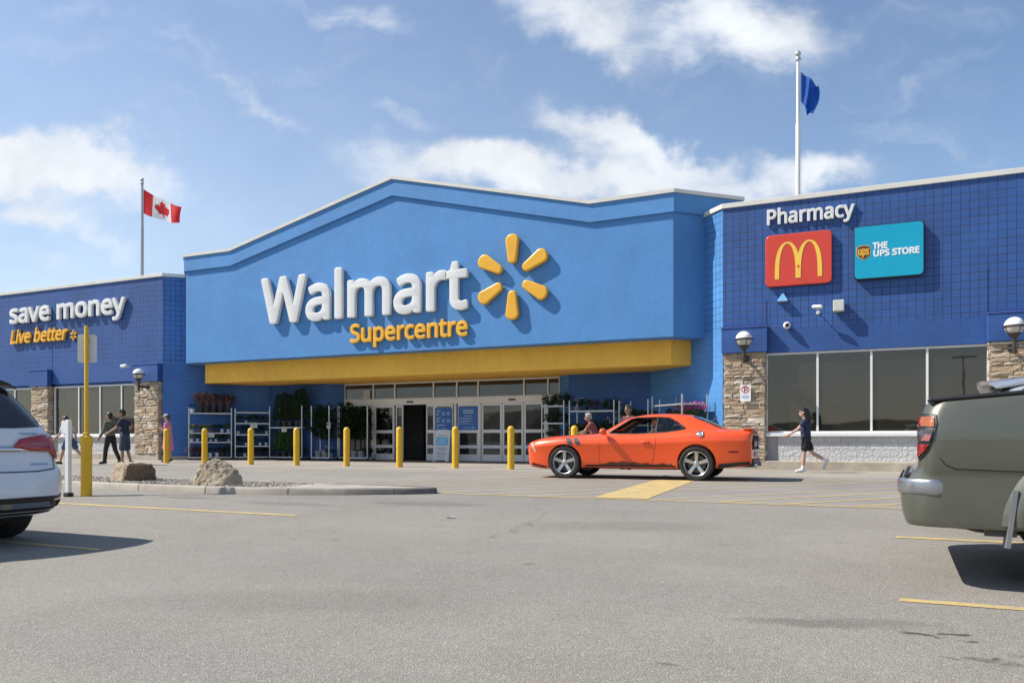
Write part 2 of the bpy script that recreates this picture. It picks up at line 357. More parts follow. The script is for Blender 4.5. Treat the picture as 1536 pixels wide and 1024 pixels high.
def set_tone(me, tones):
    """tones: one rgb per face"""
    ca = me.color_attributes.new('tone', 'FLOAT_COLOR', 'CORNER')
    for p in me.polygons:
        c = tones[p.index]
        for li in p.loop_indices: ca.data[li].color = (c[0], c[1], c[2], 1)
GLYPHS={
 'E':(446,[[(398,21,398,0,291,0),(184,0,78,0,78,191),(78,382,78,573,184,573),(291,573,398,573,398,551),(398,530,398,509,315,509),(233,509,150,509,150,450),(150,390,150,330,228,330),(306,330,383,330,383,310),(383,289,383,268,306,268),(228,268,150,268,150,200),(150,132,150,63,233,63),(315,63,398,63,398,42)]]),
 'H':(594,[[(516,191,516,0,492,0),(468,0,443,0,443,89),(443,178,443,267,346,267),(248,267,150,267,150,178),(150,89,150,0,126,0),(102,0,78,0,78,191),(78,382,78,573,102,573),(126,573,150,573,150,492),(150,411,150,330,248,330),(346,330,443,330,443,411),(443,492,443,573,468,573),(492,573,516,573,516,382)]]),
 'L':(420,[[(185,0,78,0,78,191),(78,382,78,573,102,573),(126,573,150,573,150,403),(150,234,150,64,233,64),(317,64,400,64,400,43),(400,21,400,0,293,0)]]),
 'O':(626,[[(577,346,577,287,577,243),(572,202,561,166,549,130),(533,99,510,73,488,47),(461,27,428,13,395,-1),(357,-8,314,-8,269,-8),(230,-1,196,13,163,27),(136,47,114,73,92,99),(76,130,65,167,54,203),(49,244,49,288,49,347),(59,398,78,442,97,486),(126,520,166,545,205,569),(254,581,314,581,372,581),(420,569,459,545,498,521),(527,486,547,442,567,398)],[(125,335,125,287,125,239),(132,198,145,163,159,128),(179,101,207,83,235,64),(271,55,314,55,357,55),(392,64,420,83,447,101),(468,128,481,163,495,198),(501,239,501,287,501,359),(486,416,456,457,426,498),(379,518,314,518,271,518),(235,509,207,490,179,472),(159,445,145,411,132,377)]]),
 'P':(485,[[(179,573,229,573,304,573),(359,558,393,528,427,499),(444,458,444,404,444,381),(440,358,433,336,425,315),(412,295,395,278,377,261),(353,248,324,238,295,228),(258,223,216,223,194,223),(172,223,150,223,150,149),(150,74,150,0,126,0),(102,0,78,0,78,191),(78,382,78,573,128,573)],[(274,511,223,511,199,511),(174,511,150,511,150,435),(150,360,150,285,169,285),(188,285,208,285,244,285),(274,289,298,296,322,304),(340,316,352,334,364,351),(370,373,370,401,370,438),(358,465,334,484,311,502)]]),
 'R':(498,[[(183,573,236,573,283,573),(323,567,353,555,384,543),(407,524,422,500,437,476),(444,446,444,410,444,379),(439,354,427,334,416,313),(402,297,385,285,367,273),(349,264,330,257,382,171),(434,86,487,0,459,0),(431,0,403,0,356,79),(310,158,264,237,226,237),(188,237,150,237,150,158),(150,79,150,0,126,0),(102,0,78,0,78,191),(78,382,78,573,130,573)],[(263,510,232,510,204,510),(177,510,150,510,150,439),(150,368,150,298,179,298),(207,298,236,298,282,298),(316,307,338,325,359,344),(370,371,370,407,370,432),(365,452,355,467,345,482),(330,493,310,500,289,507)]]),
 'S':(440,[[(403,183,403,153,403,119),(394,90,378,66,361,42),(337,24,307,11,276,-2),(240,-8,198,-8,177,-8),(156,-7,137,-5,117,-3),(99,0,83,4,67,8),(53,13,41,19,41,42),(41,65,41,88,60,80),(84,72,113,65,141,58),(171,55,201,55,230,55),(253,58,273,66,292,73),(306,84,316,98,326,112),(330,128,330,147,330,165),(326,181,318,194,310,207),(297,219,277,230,258,241),(230,252,196,265,171,274),(150,283,131,294,113,304),(97,316,85,330,73,343),(63,358,57,375,51,392),(48,412,48,435,48,465),(56,491,71,513,87,534),(108,551,136,563,163,575),(195,581,231,581,262,581),(291,578,318,572,344,566),(368,558,389,549,381,528),(374,507,366,487,347,495),(325,503,302,508,279,514),(254,517,229,517,205,517),(185,514,169,507,153,500),(141,490,133,478,125,465),(121,450,121,434,121,415),(125,399,133,386,141,373),(154,361,172,351,191,341),(215,330,246,318,280,306),(308,293,332,279,355,265),(372,248,385,228,397,208)]]),
 'T':(446,[[(259,170,259,0,235,0),(211,0,187,0,187,170),(187,339,187,509,127,509),(68,509,8,509,8,530),(8,551,8,573,151,573),(294,573,437,573,437,551),(437,530,437,509,378,509),(318,509,259,509,259,339)]]),
 'U':(586,[[(513,326,513,202,513,163),(505,127,489,95,473,63),(449,38,416,20,383,1),(341,-8,290,-8,219,-8),(165,11,128,50,91,89),(72,140,72,204,72,327),(72,450,72,573,96,573),(120,573,144,573,144,449),(144,325,144,201,144,155),(157,119,182,93,206,67),(244,55,294,55,329,55),(357,61,379,73,401,86),(416,103,427,126,437,148),(442,173,442,202,442,326),(442,449,442,573,466,573),(489,573,513,573,513,449)]]),
 'W':(745,[[(710,573,735,573,685,382),(634,191,583,0,559,0),(534,0,510,0,473,125),(436,250,399,375,395,387),(392,398,389,410,386,422),(383,433,380,443,377,454),(375,463,373,471,371,479),(370,485,370,488,369,485),(368,479,367,471,366,463),(364,454,361,443,358,433),(355,421,352,409,350,397),(346,385,342,373,306,249),(270,124,234,0,210,0),(186,0,161,0,111,191),(60,382,10,573,35,573),(60,573,85,573,115,456),(144,339,174,223,177,211),(180,198,183,186,186,174),(188,163,190,151,193,140),(195,129,196,118,198,107),(200,97,201,87,203,97),(205,108,206,119,208,131),(211,142,213,154,216,166),(219,179,222,191,225,203),(229,215,232,227,265,342),(299,457,333,573,358,573),(383,573,407,573,442,457),(477,341,512,225,516,212),(520,200,523,187,526,175),(529,163,532,151,534,139),(537,128,538,117,540,106),(542,96,544,87,545,100),(547,114,550,129,553,143),(556,159,560,175,563,191),(567,207,572,224,601,340),(631,456,660,573,685,573)]]),
 'a':(450,[[(203,437,231,437,283,437),(322,426,347,403,372,380),(385,343,385,293,385,195),(385,98,385,0,368,0),(351,0,334,0,329,20),(325,41,320,61,319,61),(318,61,317,61,304,45),(292,32,279,22,266,12),(251,4,234,-1,217,-6),(196,-8,172,-8,147,-8),(124,-3,103,6,82,15),(66,29,55,48,43,67),(37,91,37,119,37,162),(54,195,87,219,121,242),(173,254,243,257,267,257),(292,258,316,259,316,268),(316,276,316,285,316,321),(308,345,293,359,277,373),(255,380,227,380,204,380),(183,377,163,370,142,363),(123,356,106,347,99,365),(91,383,84,400,103,410),(125,419,151,426,176,433)],[(273,209,252,208,198,206),(161,197,141,182,120,167),(110,146,110,119,110,95),(117,77,132,66,147,55),(165,49,188,49,225,49),(255,59,279,79,303,99),(315,130,315,172,315,184),(315,197,315,210,294,209)]]),
 'b':(493,[[(139,511,139,461,139,443),(138,426,138,410,137,394),(136,382,135,373,136,373),(137,373,139,373,151,391),(168,406,189,419,211,431),(238,437,272,437,325,437),(368,418,401,381,433,344),(449,289,449,215,449,166),(442,125,427,91,412,58),(392,33,365,17,338,0),(307,-8,272,-8,238,-8),(211,-2,189,10,168,23),(151,37,139,55,137,55),(135,55,133,55,128,36),(123,18,119,0,102,0),(85,0,68,0,68,203),(68,406,68,609,92,609),(115,609,139,609,139,560)],[(299,379,260,379,229,379),(205,373,188,361,170,350),(157,332,150,308,142,285),(139,254,139,217,139,216),(139,215,139,214,139,161),(147,121,165,93,182,65),(214,51,261,51,300,51),(329,65,348,93,367,121),(376,162,376,216,376,270),(367,310,348,338,329,365)]]),
 'c':(385,[[(265,-8,241,-8,203,-8),(169,0,139,15,109,31),(86,55,69,87,53,120),(44,162,44,213,44,265),(53,308,71,342,88,375),(112,399,142,415,173,430),(207,438,245,438,267,438),(288,436,309,431,329,426),(346,421,358,415,351,395),(344,376,337,356,324,361),(309,365,292,370,275,374),(259,376,244,376,215,376),(191,370,172,358,154,345),(140,327,131,303,122,279),(117,249,117,213,117,179),(122,150,131,126,140,102),(153,84,172,71,190,59),(213,53,240,53,263,53),(284,55,302,60,320,65),(336,71,351,78,351,57),(351,36,351,15,337,8),(321,2,304,-2,286,-6)]]),
 'e':(452,[[(196,438,234,438,271,438),(303,430,329,414,356,398),(376,375,390,346,404,317),(411,283,411,244,411,230),(411,215,411,201,313,201),(215,201,117,201,118,153),(131,116,154,90,178,65),(211,52,254,52,281,52),(306,55,327,60,348,65),(370,72,392,82,392,61),(392,41,392,20,370,10),(349,3,327,-1,306,-6),(280,-8,251,-8,210,-8),(174,0,143,17,112,33),(88,58,70,91,53,124),(44,164,44,212,44,259),(52,299,68,333,84,366),(106,392,134,411,163,429)],[(257,380,233,380,200,380),(173,369,154,348,134,326),(122,296,119,257,192,257),(265,257,338,257,338,282),(334,303,326,322,319,340),(308,354,292,364,277,375)]]),
 'h':(495,[[(139,490,139,431,139,420),(138,410,138,399,137,389),(136,379,135,370,136,370),(138,370,140,370,149,385),(160,398,174,407,188,417),(203,424,221,429,238,435),(255,437,273,437,308,437),(337,432,360,421,384,410),(401,393,413,370,425,347),(431,317,431,280,431,187),(431,93,431,0,407,0),(384,0,361,0,361,92),(361,183,361,275,361,310),(353,336,338,353,322,370),(298,379,265,379,233,379),(207,372,189,360,171,348),(158,331,150,308,143,284),(139,256,139,222,139,148),(139,74,139,0,115,0),(92,0,68,0,68,203),(68,406,68,609,92,609),(115,609,139,609,139,550)]]),
 'i':(207,[[(115,430,139,430,139,287),(139,143,139,0,115,0),(92,0,68,0,68,143),(68,287,68,430,92,430)],[(92,591,104,591,115,591),(124,587,133,580,141,573),(145,562,145,546,145,531),(141,520,133,512,124,505),(115,501,104,501,92,501),(83,505,75,512,67,520),(63,531,63,546,63,562),(67,573,75,580,83,587)]]),
 'l':(207,[[(139,203,139,0,115,0),(92,0,68,0,68,203),(68,406,68,609,92,609),(115,609,139,609,139,406)]]),
 'm':(749,[[(512,438,540,438,588,438),(625,425,649,401,673,376),(685,335,685,280,685,187),(685,93,685,0,662,0),(638,0,615,0,615,92),(615,184,615,277,615,310),(608,336,594,353,580,370),(558,379,528,379,486,379),(456,366,438,342,420,318),(411,283,411,237,411,158),(411,79,411,0,388,0),(365,0,342,0,342,92),(342,184,342,277,342,299),(338,318,332,333,326,348),(316,360,303,367,290,375),(274,379,253,379,225,379),(202,372,185,360,169,348),(157,331,150,308,142,285),(139,257,139,223,139,149),(139,74,139,0,115,0),(92,0,68,0,68,143),(68,287,68,430,87,430),(106,430,125,430,129,410),(132,391,136,371,137,371),(138,371,140,371,149,386),(160,399,173,409,186,418),(200,426,217,431,233,435),(249,438,266,438,299,438),(327,432,349,420,371,408),(388,390,398,366,399,366),(400,366,402,366,416,390),(436,408,461,420,486,432)]]),
 'n':(495,[[(257,438,275,438,326,438),(365,425,391,401,418,376),(431,335,431,280,431,187),(431,93,431,0,407,0),(384,0,361,0,361,92),(361,183,361,275,361,310),(353,336,338,353,322,370),(298,379,265,379,217,379),(184,365,166,338,148,312),(139,273,139,223,139,149),(139,74,139,0,115,0),(92,0,68,0,68,143),(68,287,68,430,87,430),(106,430,125,430,129,410),(132,391,136,371,137,371),(138,371,140,371,149,386),(161,399,175,409,189,418),(205,426,222,431,239,435)]]),
 'o':(485,[[(442,263,442,216,442,180),(437,148,428,121,418,93),(405,70,388,51,370,31),(349,17,324,7,300,-3),(272,-8,241,-8,213,-8),(187,-3,163,7,139,17),(118,31,100,51,83,70),(69,93,59,121,49,148),(44,180,44,216,44,263),(52,304,68,336,84,369),(107,394,137,412,167,429),(203,438,244,438,283,438),(317,429,347,412,377,394),(400,369,417,336,433,304)],[(117,267,117,216,117,182),(121,153,130,128,139,103),(153,84,172,71,190,57),(214,51,243,51,272,51),(296,57,314,71,333,84),(347,103,356,128,364,153),(369,182,369,216,369,250),(364,279,355,303,346,327),(332,346,314,359,296,372),(272,379,242,379,198,379),(167,364,147,335,127,306)]]),
 'p':(493,[[(250,438,273,438,326,438),(368,419,401,383,433,346),(449,290,449,216,449,167),(442,126,427,93,412,59),(392,34,365,17,339,0),(308,-8,272,-8,250,-8),(230,-5,213,1,196,7),(182,14,170,24,158,33),(147,43,139,55,137,55),(136,55,134,55,135,45),(136,34,137,20,138,6),(139,-6,139,-16,139,-75),(139,-134,139,-192,115,-192),(92,-192,68,-192,68,15),(68,222,68,430,87,430),(107,430,126,430,129,410),(132,391,136,371,137,371),(138,371,139,371,147,384),(158,395,170,405,182,415),(196,423,213,429,230,435)],[(299,379,260,379,231,379),(208,373,190,362,172,351),(160,335,152,313,144,291),(139,263,139,229,139,225),(139,220,139,216,139,180),(142,150,150,126,157,101),(170,83,188,70,206,57),(230,51,261,51,288,51),(309,58,326,72,343,87),(355,106,364,131,372,156),(376,184,376,217,376,266),(367,305,348,334,329,364)]]),
 'r':(331,[[(249,438,269,438,277,438),(285,437,295,437,304,436),(312,435,319,433,316,411),(313,390,310,368,303,370),(296,371,287,372,279,373),(271,374,264,374,247,374),(231,370,217,363,202,356),(188,347,176,334,165,321),(155,306,149,289,142,271),(139,251,139,229,139,153),(139,76,139,0,115,0),(92,0,68,0,68,143),(68,287,68,430,87,430),(107,430,126,430,129,404),(131,377,134,351,135,351),(136,351,137,351,146,367),(157,382,170,395,183,408),(198,418,214,426,231,434)]]),
 's':(384,[[(348,142,348,119,348,91),(341,68,327,49,313,30),(294,16,268,6,242,-3),(212,-8,176,-8,146,-8),(121,-6,99,-1,77,4),(58,11,42,19,42,41),(42,62,42,83,59,75),(80,67,104,60,128,53),(153,49,178,49,214,49),(240,55,256,66,272,78),(280,93,280,112,280,123),(277,133,271,141,265,150),(255,158,239,167,224,175),(202,185,174,196,146,206),(122,217,103,228,83,238),(68,251,57,266,46,281),(41,300,41,324,41,360),(56,388,85,408,115,428),(154,438,202,438,228,438),(253,435,275,430,298,425),(319,418,339,409,331,390),(323,372,315,353,297,360),(278,367,258,372,238,377),(218,380,197,380,168,380),(146,375,131,366,116,357),(108,344,108,328,108,316),(112,306,119,298,126,290),(137,282,154,274,170,266),(191,256,219,246,246,236),(269,226,289,215,308,204),(323,191,333,176,343,161)]]),
 't':(289,[[(192,50,212,50,222,50),(233,51,245,53,256,54),(265,56,272,59,272,41),(272,23,272,5,264,1),(254,-2,240,-4,226,-7),(213,-8,200,-8,177,-8),(157,-4,138,4,119,11),(103,25,91,44,80,63),(74,90,74,125,74,209),(74,292,74,375,53,375),(33,375,13,375,13,387),(13,398,13,409,33,418),(54,428,75,437,84,468),(93,498,103,528,117,528),(130,528,144,528,144,496),(144,463,144,430,186,430),(227,430,269,430,269,412),(269,393,269,375,227,375),(186,375,144,375,144,292),(144,210,144,127,144,101),(151,81,163,69,176,56)]]),
 'u':(495,[[(404,430,427,430,427,287),(427,143,427,0,408,0),(389,0,370,0,366,19),(363,38,359,57,358,57),(357,57,356,57,347,42),(335,30,321,20,306,10),(291,3,273,-1,256,-6),(238,-8,220,-8,186,-8),(157,-3,134,8,110,19),(93,36,81,59,69,82),(63,112,63,148,63,242),(63,336,63,430,87,430),(111,430,135,430,135,338),(135,245,135,153,135,119),(142,93,158,76,173,59),(198,51,230,51,262,51),(287,57,306,69,324,81),(337,98,345,121,353,145),(357,173,357,206,357,281),(357,355,357,430,380,430)]]),
 'v':(407,[[(190,0,163,0,109,143),(54,287,0,430,25,430),(50,430,75,430,106,345),(136,261,167,176,171,165),(176,152,180,137,185,123),(190,109,193,96,197,83),(200,72,201,63,202,63),(203,63,204,63,207,72),(210,83,214,96,218,110),(222,123,227,138,232,152),(237,165,241,176,271,261),(302,345,332,430,357,430),(382,430,407,430,353,287),(298,143,244,0,217,0)]]),
 'y':(409,[[(59,286,1,430,26,430),(51,430,76,430,107,348),(138,267,169,185,175,171),(179,157,184,144,189,130),(193,117,196,105,200,92),(203,80,205,68,206,68),(207,68,209,68,212,82),(217,99,224,121,231,142),(238,164,245,186,275,267),(304,349,333,430,358,430),(384,430,409,430,347,267),(285,104,224,-59,214,-86),(202,-109,188,-130,174,-150),(158,-165,138,-176,119,-187),(95,-192,67,-192,55,-192),(43,-192,34,-190,24,-189),(16,-188,9,-186,9,-167),(9,-149,9,-130,15,-131),(22,-132,30,-133,38,-134),(47,-135,56,-135,73,-135),(87,-132,99,-126,111,-119),(121,-111,130,-99,138,-88),(146,-74,152,-59,159,-40),(167,-21,174,-2,116,142)]]),
}

import numpy as np
_GC = {}
def glyph_outlines(ch, sx, sz, bold, shear):
    """letter outline in metres, fattened by bold through a distance field (no self-crossings)"""
    key = (ch, round(sx, 7), round(sz, 7), round(bold, 5), round(shear, 3))
    if key in _GC: return _GC[key]
    adv, spl = GLYPHS[ch]; loops = []
    for pts in spl:
        lp = []
        for a, b_ in zip(pts, pts[1:] + pts[:1]):
            p0 = (a[2], a[3]); p1 = (a[4], a[5]); p2 = (b_[0], b_[1]); p3 = (b_[2], b_[3])
            for k in range(5):
                t = k/5; u = 1-t
                x, y = (u**3*p0[i] + 3*u*u*t*p1[i] + 3*u*t*t*p2[i] + t**3*p3[i] for i in (0, 1))
                lp.append((x*sx + shear*y*sz, y*sz))
        loops.append(lp)
    if bold <= 0: _GC[key] = loops; return loops
    A = np.array([p for lp in loops for p in lp]); B = np.array([p for lp in loops for p in lp[1:]+lp[:1]])
    lo = A.min(0) - bold*2.2; hi = A.max(0) + bold*2.2; st = max(hi-lo)/150
    gx = np.arange(lo[0], hi[0]+st, st); gy = np.arange(lo[1], hi[1]+st, st); X, Y = np.meshgrid(gx, gy, indexing='ij')
    D2 = np.full(X.shape, 1e9); ins = np.zeros(X.shape, bool)
    for (ax, ay), (bx_, by_) in zip(A, B):
        dx, dy = bx_-ax, by_-ay; L2 = dx*dx+dy*dy
        if L2 < 1e-14: continue
        t = np.clip(((X-ax)*dx+(Y-ay)*dy)/L2, 0, 1); D2 = np.minimum(D2, (X-ax-t*dx)**2 + (Y-ay-t*dy)**2)
        c = (ay > Y) != (by_ > Y)
        if abs(dy) > 1e-12: ins ^= c & (X < ax + (Y-ay)*dx/dy)
    F = np.where(ins, -1, 1)*np.sqrt(D2) - bold
    segs = {}
    I = F < 0; cells = I[:-1,:-1].astype(int) + I[1:,:-1] + I[1:,1:] + I[:-1,1:]
    for i, j in zip(*np.nonzero((cells > 0) & (cells < 4))):
        P = [(i, j), (i+1, j), (i+1, j+1), (i, j+1)]; cr = []
        for k in range(4):
            a, b_ = P[k], P[(k+1) % 4]
            if I[a] != I[b_]:
                e = tuple(sorted((a, b_))); f0, f1 = F[e[0]], F[e[1]]; t = f0/(f0-f1)
                cr.append((e, (gx[e[0][0]]+st*t*(e[1][0]-e[0][0]), gy[e[0][1]]+st*t*(e[1][1]-e[0][1])), I[a]))
        outs = [c for c in cr if c[2]]; inn = [c for c in cr if not c[2]]
        if len(outs) == 2:      # saddle: keep neighbours together
            inn = inn if cells[i, j] else inn[::-1]
        for o_, n_ in zip(outs, inn): segs[o_[0]] = (n_[0], o_[1])
    res = []
    while segs:
        e = next(iter(segs)); lp = []
        while e in segs: nx_, p = segs.pop(e); lp.append(p); e = nx_
        if len(lp) > 8:
            q = np.array(lp); q = (np.roll(q, 1, 0) + 2*q + np.roll(q, -1, 0))/4
            res.append([tuple(v) for v in q[::2]])
    _GC[key] = res; return res
def glyph_mesh(ch, sx, sz, depth, bold=0.0, bevel=.0, shear=0.0, res=5):
    """one raised letter: outline in x/z (metres), back at y=0, face at y=-depth. Returns (mesh, advance)"""
    bevel = min(bevel, depth*.45)
    cu = bpy.data.curves.new('letter', 'CURVE'); cu.dimensions = '2D'; cu.fill_mode = 'BOTH'
    for lp in glyph_outlines(ch, sx, sz, max(0, bold - bevel), shear):
        s = cu.splines.new('POLY'); s.points.add(len(lp)-1); s.use_cyclic_u = True
        for p, q in zip(s.points, lp): p.co = (q[0], q[1], 0, 1)
    cu.extrude = max(0.0005, depth/2 - bevel); cu.bevel_depth = bevel; cu.bevel_resolution = 2
    o = bpy.data.objects.new('tmp', cu); COL.objects.link(o)
    me = baked(o); bpy.data.objects.remove(o); bpy.data.curves.remove(cu)
    me.transform(Matrix.Translation((0, -depth/2, 0)) @ Matrix.Rotation(PI/2, 4, 'X'))
    bm = bmesh.new(); bm.from_mesh(me); bmesh.ops.remove_doubles(bm, verts=bm.verts, dist=1e-5); bm.to_mesh(me); bm.free()
    return me, GLYPHS[ch][0]*sx

def write(word, x0, x1, cap, depth, mat, parent, at=(0, 0, 0), bold=0.0, bevel=0.0, shear=0.0, name='letter', gap=0.0, capunits=573.0):
    """letters of a word as children of parent, from x0 to x1, cap height cap"""
    sz = cap / capunits
    tot = sum(GLYPHS[c][0] if c != ' ' else 230 for c in word)
    sx = (x1 - x0) / tot
    x = x0; out = []
    for c in word:
        if c == ' ': x += 230*sx; continue
        me, adv = glyph_mesh(c, sx, sz, depth, bold, bevel, shear)
        o = put(name, me, mat, parent, smooth=45)
        o.location = (at[0] + x, at[1], at[2])
        x += adv; out.append(o)
    return out

# ---------------------------------------------------------------- camera, sun, sky
TH = rad(25.0); FPX = 1190.0; CAMH = .86
cam_d = bpy.data.cameras.new('camera'); cam = bpy.data.objects.new('camera', cam_d); COL.objects.link(cam)
cam.location = (0, 0, CAMH); cam.rotation_euler = (PI/2, 0, TH)
cam_d.sensor_width = 36; cam_d.lens = FPX/1536*36; cam_d.shift_y = (658-512)/1536; cam_d.clip_end = 3000; cam_d.clip_start = .05
SC.camera = cam

SUN = Vector((.85, .36, -1.0)).normalized()         # the way the light travels
sd = bpy.data.lights.new('sun', 'SUN'); sd.energy = 4.8; sd.angle = rad(.5); sd.color = (1.0, .95, .87)
so = bpy.data.objects.new('sun', sd); COL.objects.link(so); so.rotation_euler = SUN.to_track_quat('-Z', 'Y').to_euler()

W = bpy.data.worlds.new('World'); SC.world = W; W.use_nodes = True
T = NT(W.node_tree); bg = W.node_tree.nodes['Background']
sky = T.n('ShaderNodeTexSky', sky_type='NISHITA', sun_disc=False, altitude=400.0, air_density=1.15, dust_density=.6, ozone_density=2.2)
sky.sun_elevation = math.asin(-SUN.z); sky.sun_rotation = math.atan2(-SUN.x, -SUN.y)
D = W.node_tree.nodes.new('ShaderNodeTexCoord').outputs['Generated']
fw = (-math.sin(TH), math.cos(TH), 0); rt = (math.cos(TH), math.sin(TH), 0)
df = T.vmath('DOT_PRODUCT', D, fw).outputs['Value']; dr = T.vmath('DOT_PRODUCT', D, rt).outputs['Value']
dz = T.n('ShaderNodeSeparateXYZ'); T.L.new(D, dz.inputs[0]); dz = dz.outputs[2]
dfm = T.math('MAXIMUM', df, .06)
uv = T.n('ShaderNodeCombineXYZ'); T.L.new(T.math('DIVIDE', dr, dfm), uv.inputs[0]); T.L.new(T.math('DIVIDE', dz, dfm), uv.inputs[1]); uv = uv.outputs[0]
# warp the coordinates a little so that no cloud has a clean outline
wn = T.n('ShaderNodeTexNoise', ins={'Scale': 7.0, 'Detail': 5.0, 'Roughness': .6}); T.L.new(uv, wn.inputs['Vector'])
wv = T.vmath('SUBTRACT', wn.outputs['Color'], (.5, .5, .5)); ws = T.n('ShaderNodeVectorMath', operation='SCALE', ins={'Scale': .16}); T.L.new(wv.outputs[0], ws.inputs[0])
uvw = T.vmath('ADD', uv, ws.outputs[0]).outputs[0]
def cloud(px, py, a, b, ang, wgt, soft=.0):
    mp = T.n('ShaderNodeMapping', vector_type='TEXTURE')
    mp.inputs['Location'].default_value = ((px-768)/FPX, (658-py)/FPX, 0)
    mp.inputs['Rotation'].default_value = (0, 0, rad(ang)); mp.inputs['Scale'].default_value = (a/FPX, b/FPX, 1)
    T.L.new(uvw, mp.inputs['Vector'])
    ln = T.vmath('LENGTH', mp.outputs[0]).outputs['Value']
    return T.ramp(ln, soft, 1.0, wgt, 0.0, 'SMOOTHSTEP')
blobs = [cloud(60, 235, 330, 88, -9, 1.75), cloud(60, 328, 140, 42, -5, .85), cloud(170, 358, 90, 30, -6, .5), cloud(60, 400, 70, 22, -4, .5),
         cloud(700, 255, 300, 75, -7, 1.15), cloud(980, 262, 380, 70, -3, 1.1), cloud(925, 188, 110, 60, -10, 1.2), cloud(1010, 215, 120, 40, -20, .7), cloud(1240, 272, 170, 55, 0, .8),
         cloud(1110, 30, 260, 105, -6, 1.15), cloud(850, 30, 170, 75, -15, .85), cloud(900, 82, 150, 55, -15, .6), cloud(550, 15, 140, 45, -10, .6),
         cloud(370, 130, 170, 36, -32, .56), cloud(620, 165, 110, 30, -10, .42), cloud(830, 165, 120, 60, -20, .5), cloud(1400, 120, 190, 26, 30, .33), cloud(180, 20, 260, 30, -20, .36)]
dens = blobs[0]
for b_ in blobs[1:]: dens = T.math('ADD', dens, b_)
dens = T.math('MINIMUM', dens, 1.15)
st = T.n('ShaderNodeMapping'); st.inputs['Scale'].default_value = (1, 1.9, 1); st.inputs['Rotation'].default_value = (0, 0, rad(8)); T.L.new(uv, st.inputs['Vector'])
n1 = T.noise(st.outputs[0], 9.0, 9, .62, .6); n2 = T.noise(st.outputs[0], 3.0, 6, .6, .3)
tex = T.math('ADD', T.math('MULTIPLY', T.math('SUBTRACT', n1, .5), 1.25), T.math('MULTIPLY', T.math('SUBTRACT', n2, .5), .8))
front = T.ramp(T.math('ADD', dens, T.math('MULTIPLY', tex, T.ramp(dens, 0, .5, .1, .95))), .10, 1.30, 0, .96, 'SMOOTHSTEP')
cm_ = T.n('ShaderNodeMapping'); cm_.inputs['Scale'].default_value = (1.0, 3.4, 1); cm_.inputs['Rotation'].default_value = (0, 0, rad(14)); T.L.new(uvw, cm_.inputs['Vector'])
cir = T.math('MULTIPLY', T.ramp(T.noise(cm_.outputs[0], 4.2, 8, .62, .15), .48, .82, 0, .30, 'SMOOTHSTEP'), T.ramp(T.noise(uv, 1.9, 3), .38, .62, .15, 1))
front = T.math('MAXIMUM', front, cir)
# the rest of the sky (seen in the glass): streaky thin cloud
dd = T.n('ShaderNodeCombineXYZ'); zz = T.math('ADD', T.math('MAXIMUM', dz, 0.0), .12)
T.L.new(T.math('DIVIDE', dr, zz), dd.inputs[0]); T.L.new(T.math('DIVIDE', df, zz), dd.inputs[1])
back = T.ramp(T.noise(dd.outputs[0], .9, 7, .6, .5), .45, .85, 0, .38)
isb = T.ramp(df, .0, -.1, 0, 1)
cov = T.math('MAXIMUM', front, T.math('MULTIPLY', back, isb))
# thin veil low in the sky
veil = T.ramp(dz, .0, .45, .40, .12)
veil = T.math('MULTIPLY', veil, T.ramp(dr, -.45, .5, 1.15, .25))
cov = T.math('ADD', cov, T.math('MULTIPLY', T.math('SUBTRACT', 1.0, cov), veil), clamp=True)
shade = T.ramp(T.noise(uvw, 6.0, 6, .6), .3, .7, .78, 1.05)
cc = T.n('ShaderNodeVectorMath', operation='SCALE'); cc.inputs[0].default_value = (7.4, 7.7, 8.1); T.L.new(shade, cc.inputs['Scale'])
SKYMIX = T.mix(cov, T.mix(1.0, sky.outputs[0], (1.0, 1.07, 1.14), 'MULTIPLY'), (1, 1, 1)); W.node_tree.links.new(cc.outputs[0], SKYMIX.node.inputs[7])
T.L.new(SKYMIX, bg.inputs['Color']); bg.inputs['Strength'].default_value = .10
SC.view_settings.view_transform = 'Standard'; SC.view_settings.look = 'None'; SC.view_settings.exposure = .42; SC.view_settings.gamma = 1.0

# ---------------------------------------------------------------- ground
def gz(y):
    t = min(1, max(0, (10.6 - y)/5.6)); return -.17*t*t*(3-2*t)
def Gp(x, y, h=0): return (x, y, gz(y) + h)

m_asph, T, b = new_mat('asphalt'); P = T.pos()
base = T.mix(T.ramp(T.noise(P, .16, 5, .6, .5), .3, .7), (.210, .190, .162), (.277, .252, .216))
base = T.mix(T.ramp(T.noise(P, .9, 6, .7, .3), .35, .7, 0, .55), base, (.300, .280, .250))
mp = T.n('ShaderNodeMapping'); mp.inputs['Scale'].default_value = (.05, .7, 1); T.L.new(P, mp.inputs['Vector'])      # worn wheel lanes along the store
base = T.mix(T.ramp(T.noise(mp.outputs[0], 1.0, 4, .55), .45, .7, 0, .35), base, (.175, .165, .155))
base = T.mix(T.ramp(T.noise(P, 5.5, 5, .7), .52, .78, 0, .4), base, (.15, .142, .132))
sp = T.n('ShaderNodeTexVoronoi', ins={'Scale': 150.0, 'Randomness': 1.0}); T.L.new(P, sp.inputs['Vector'])
sep = T.n('ShaderNodeSeparateXYZ'); T.L.new(sp.outputs['Color'], sep.inputs[0])
base = T.mix(T.ramp(sep.outputs[0], .75, .98, 0, .6), base, (.46, .44, .40))
base = T.mix(T.ramp(sep.outputs[1], .72, .95, 0, .55), base, (.10, .094, .085))
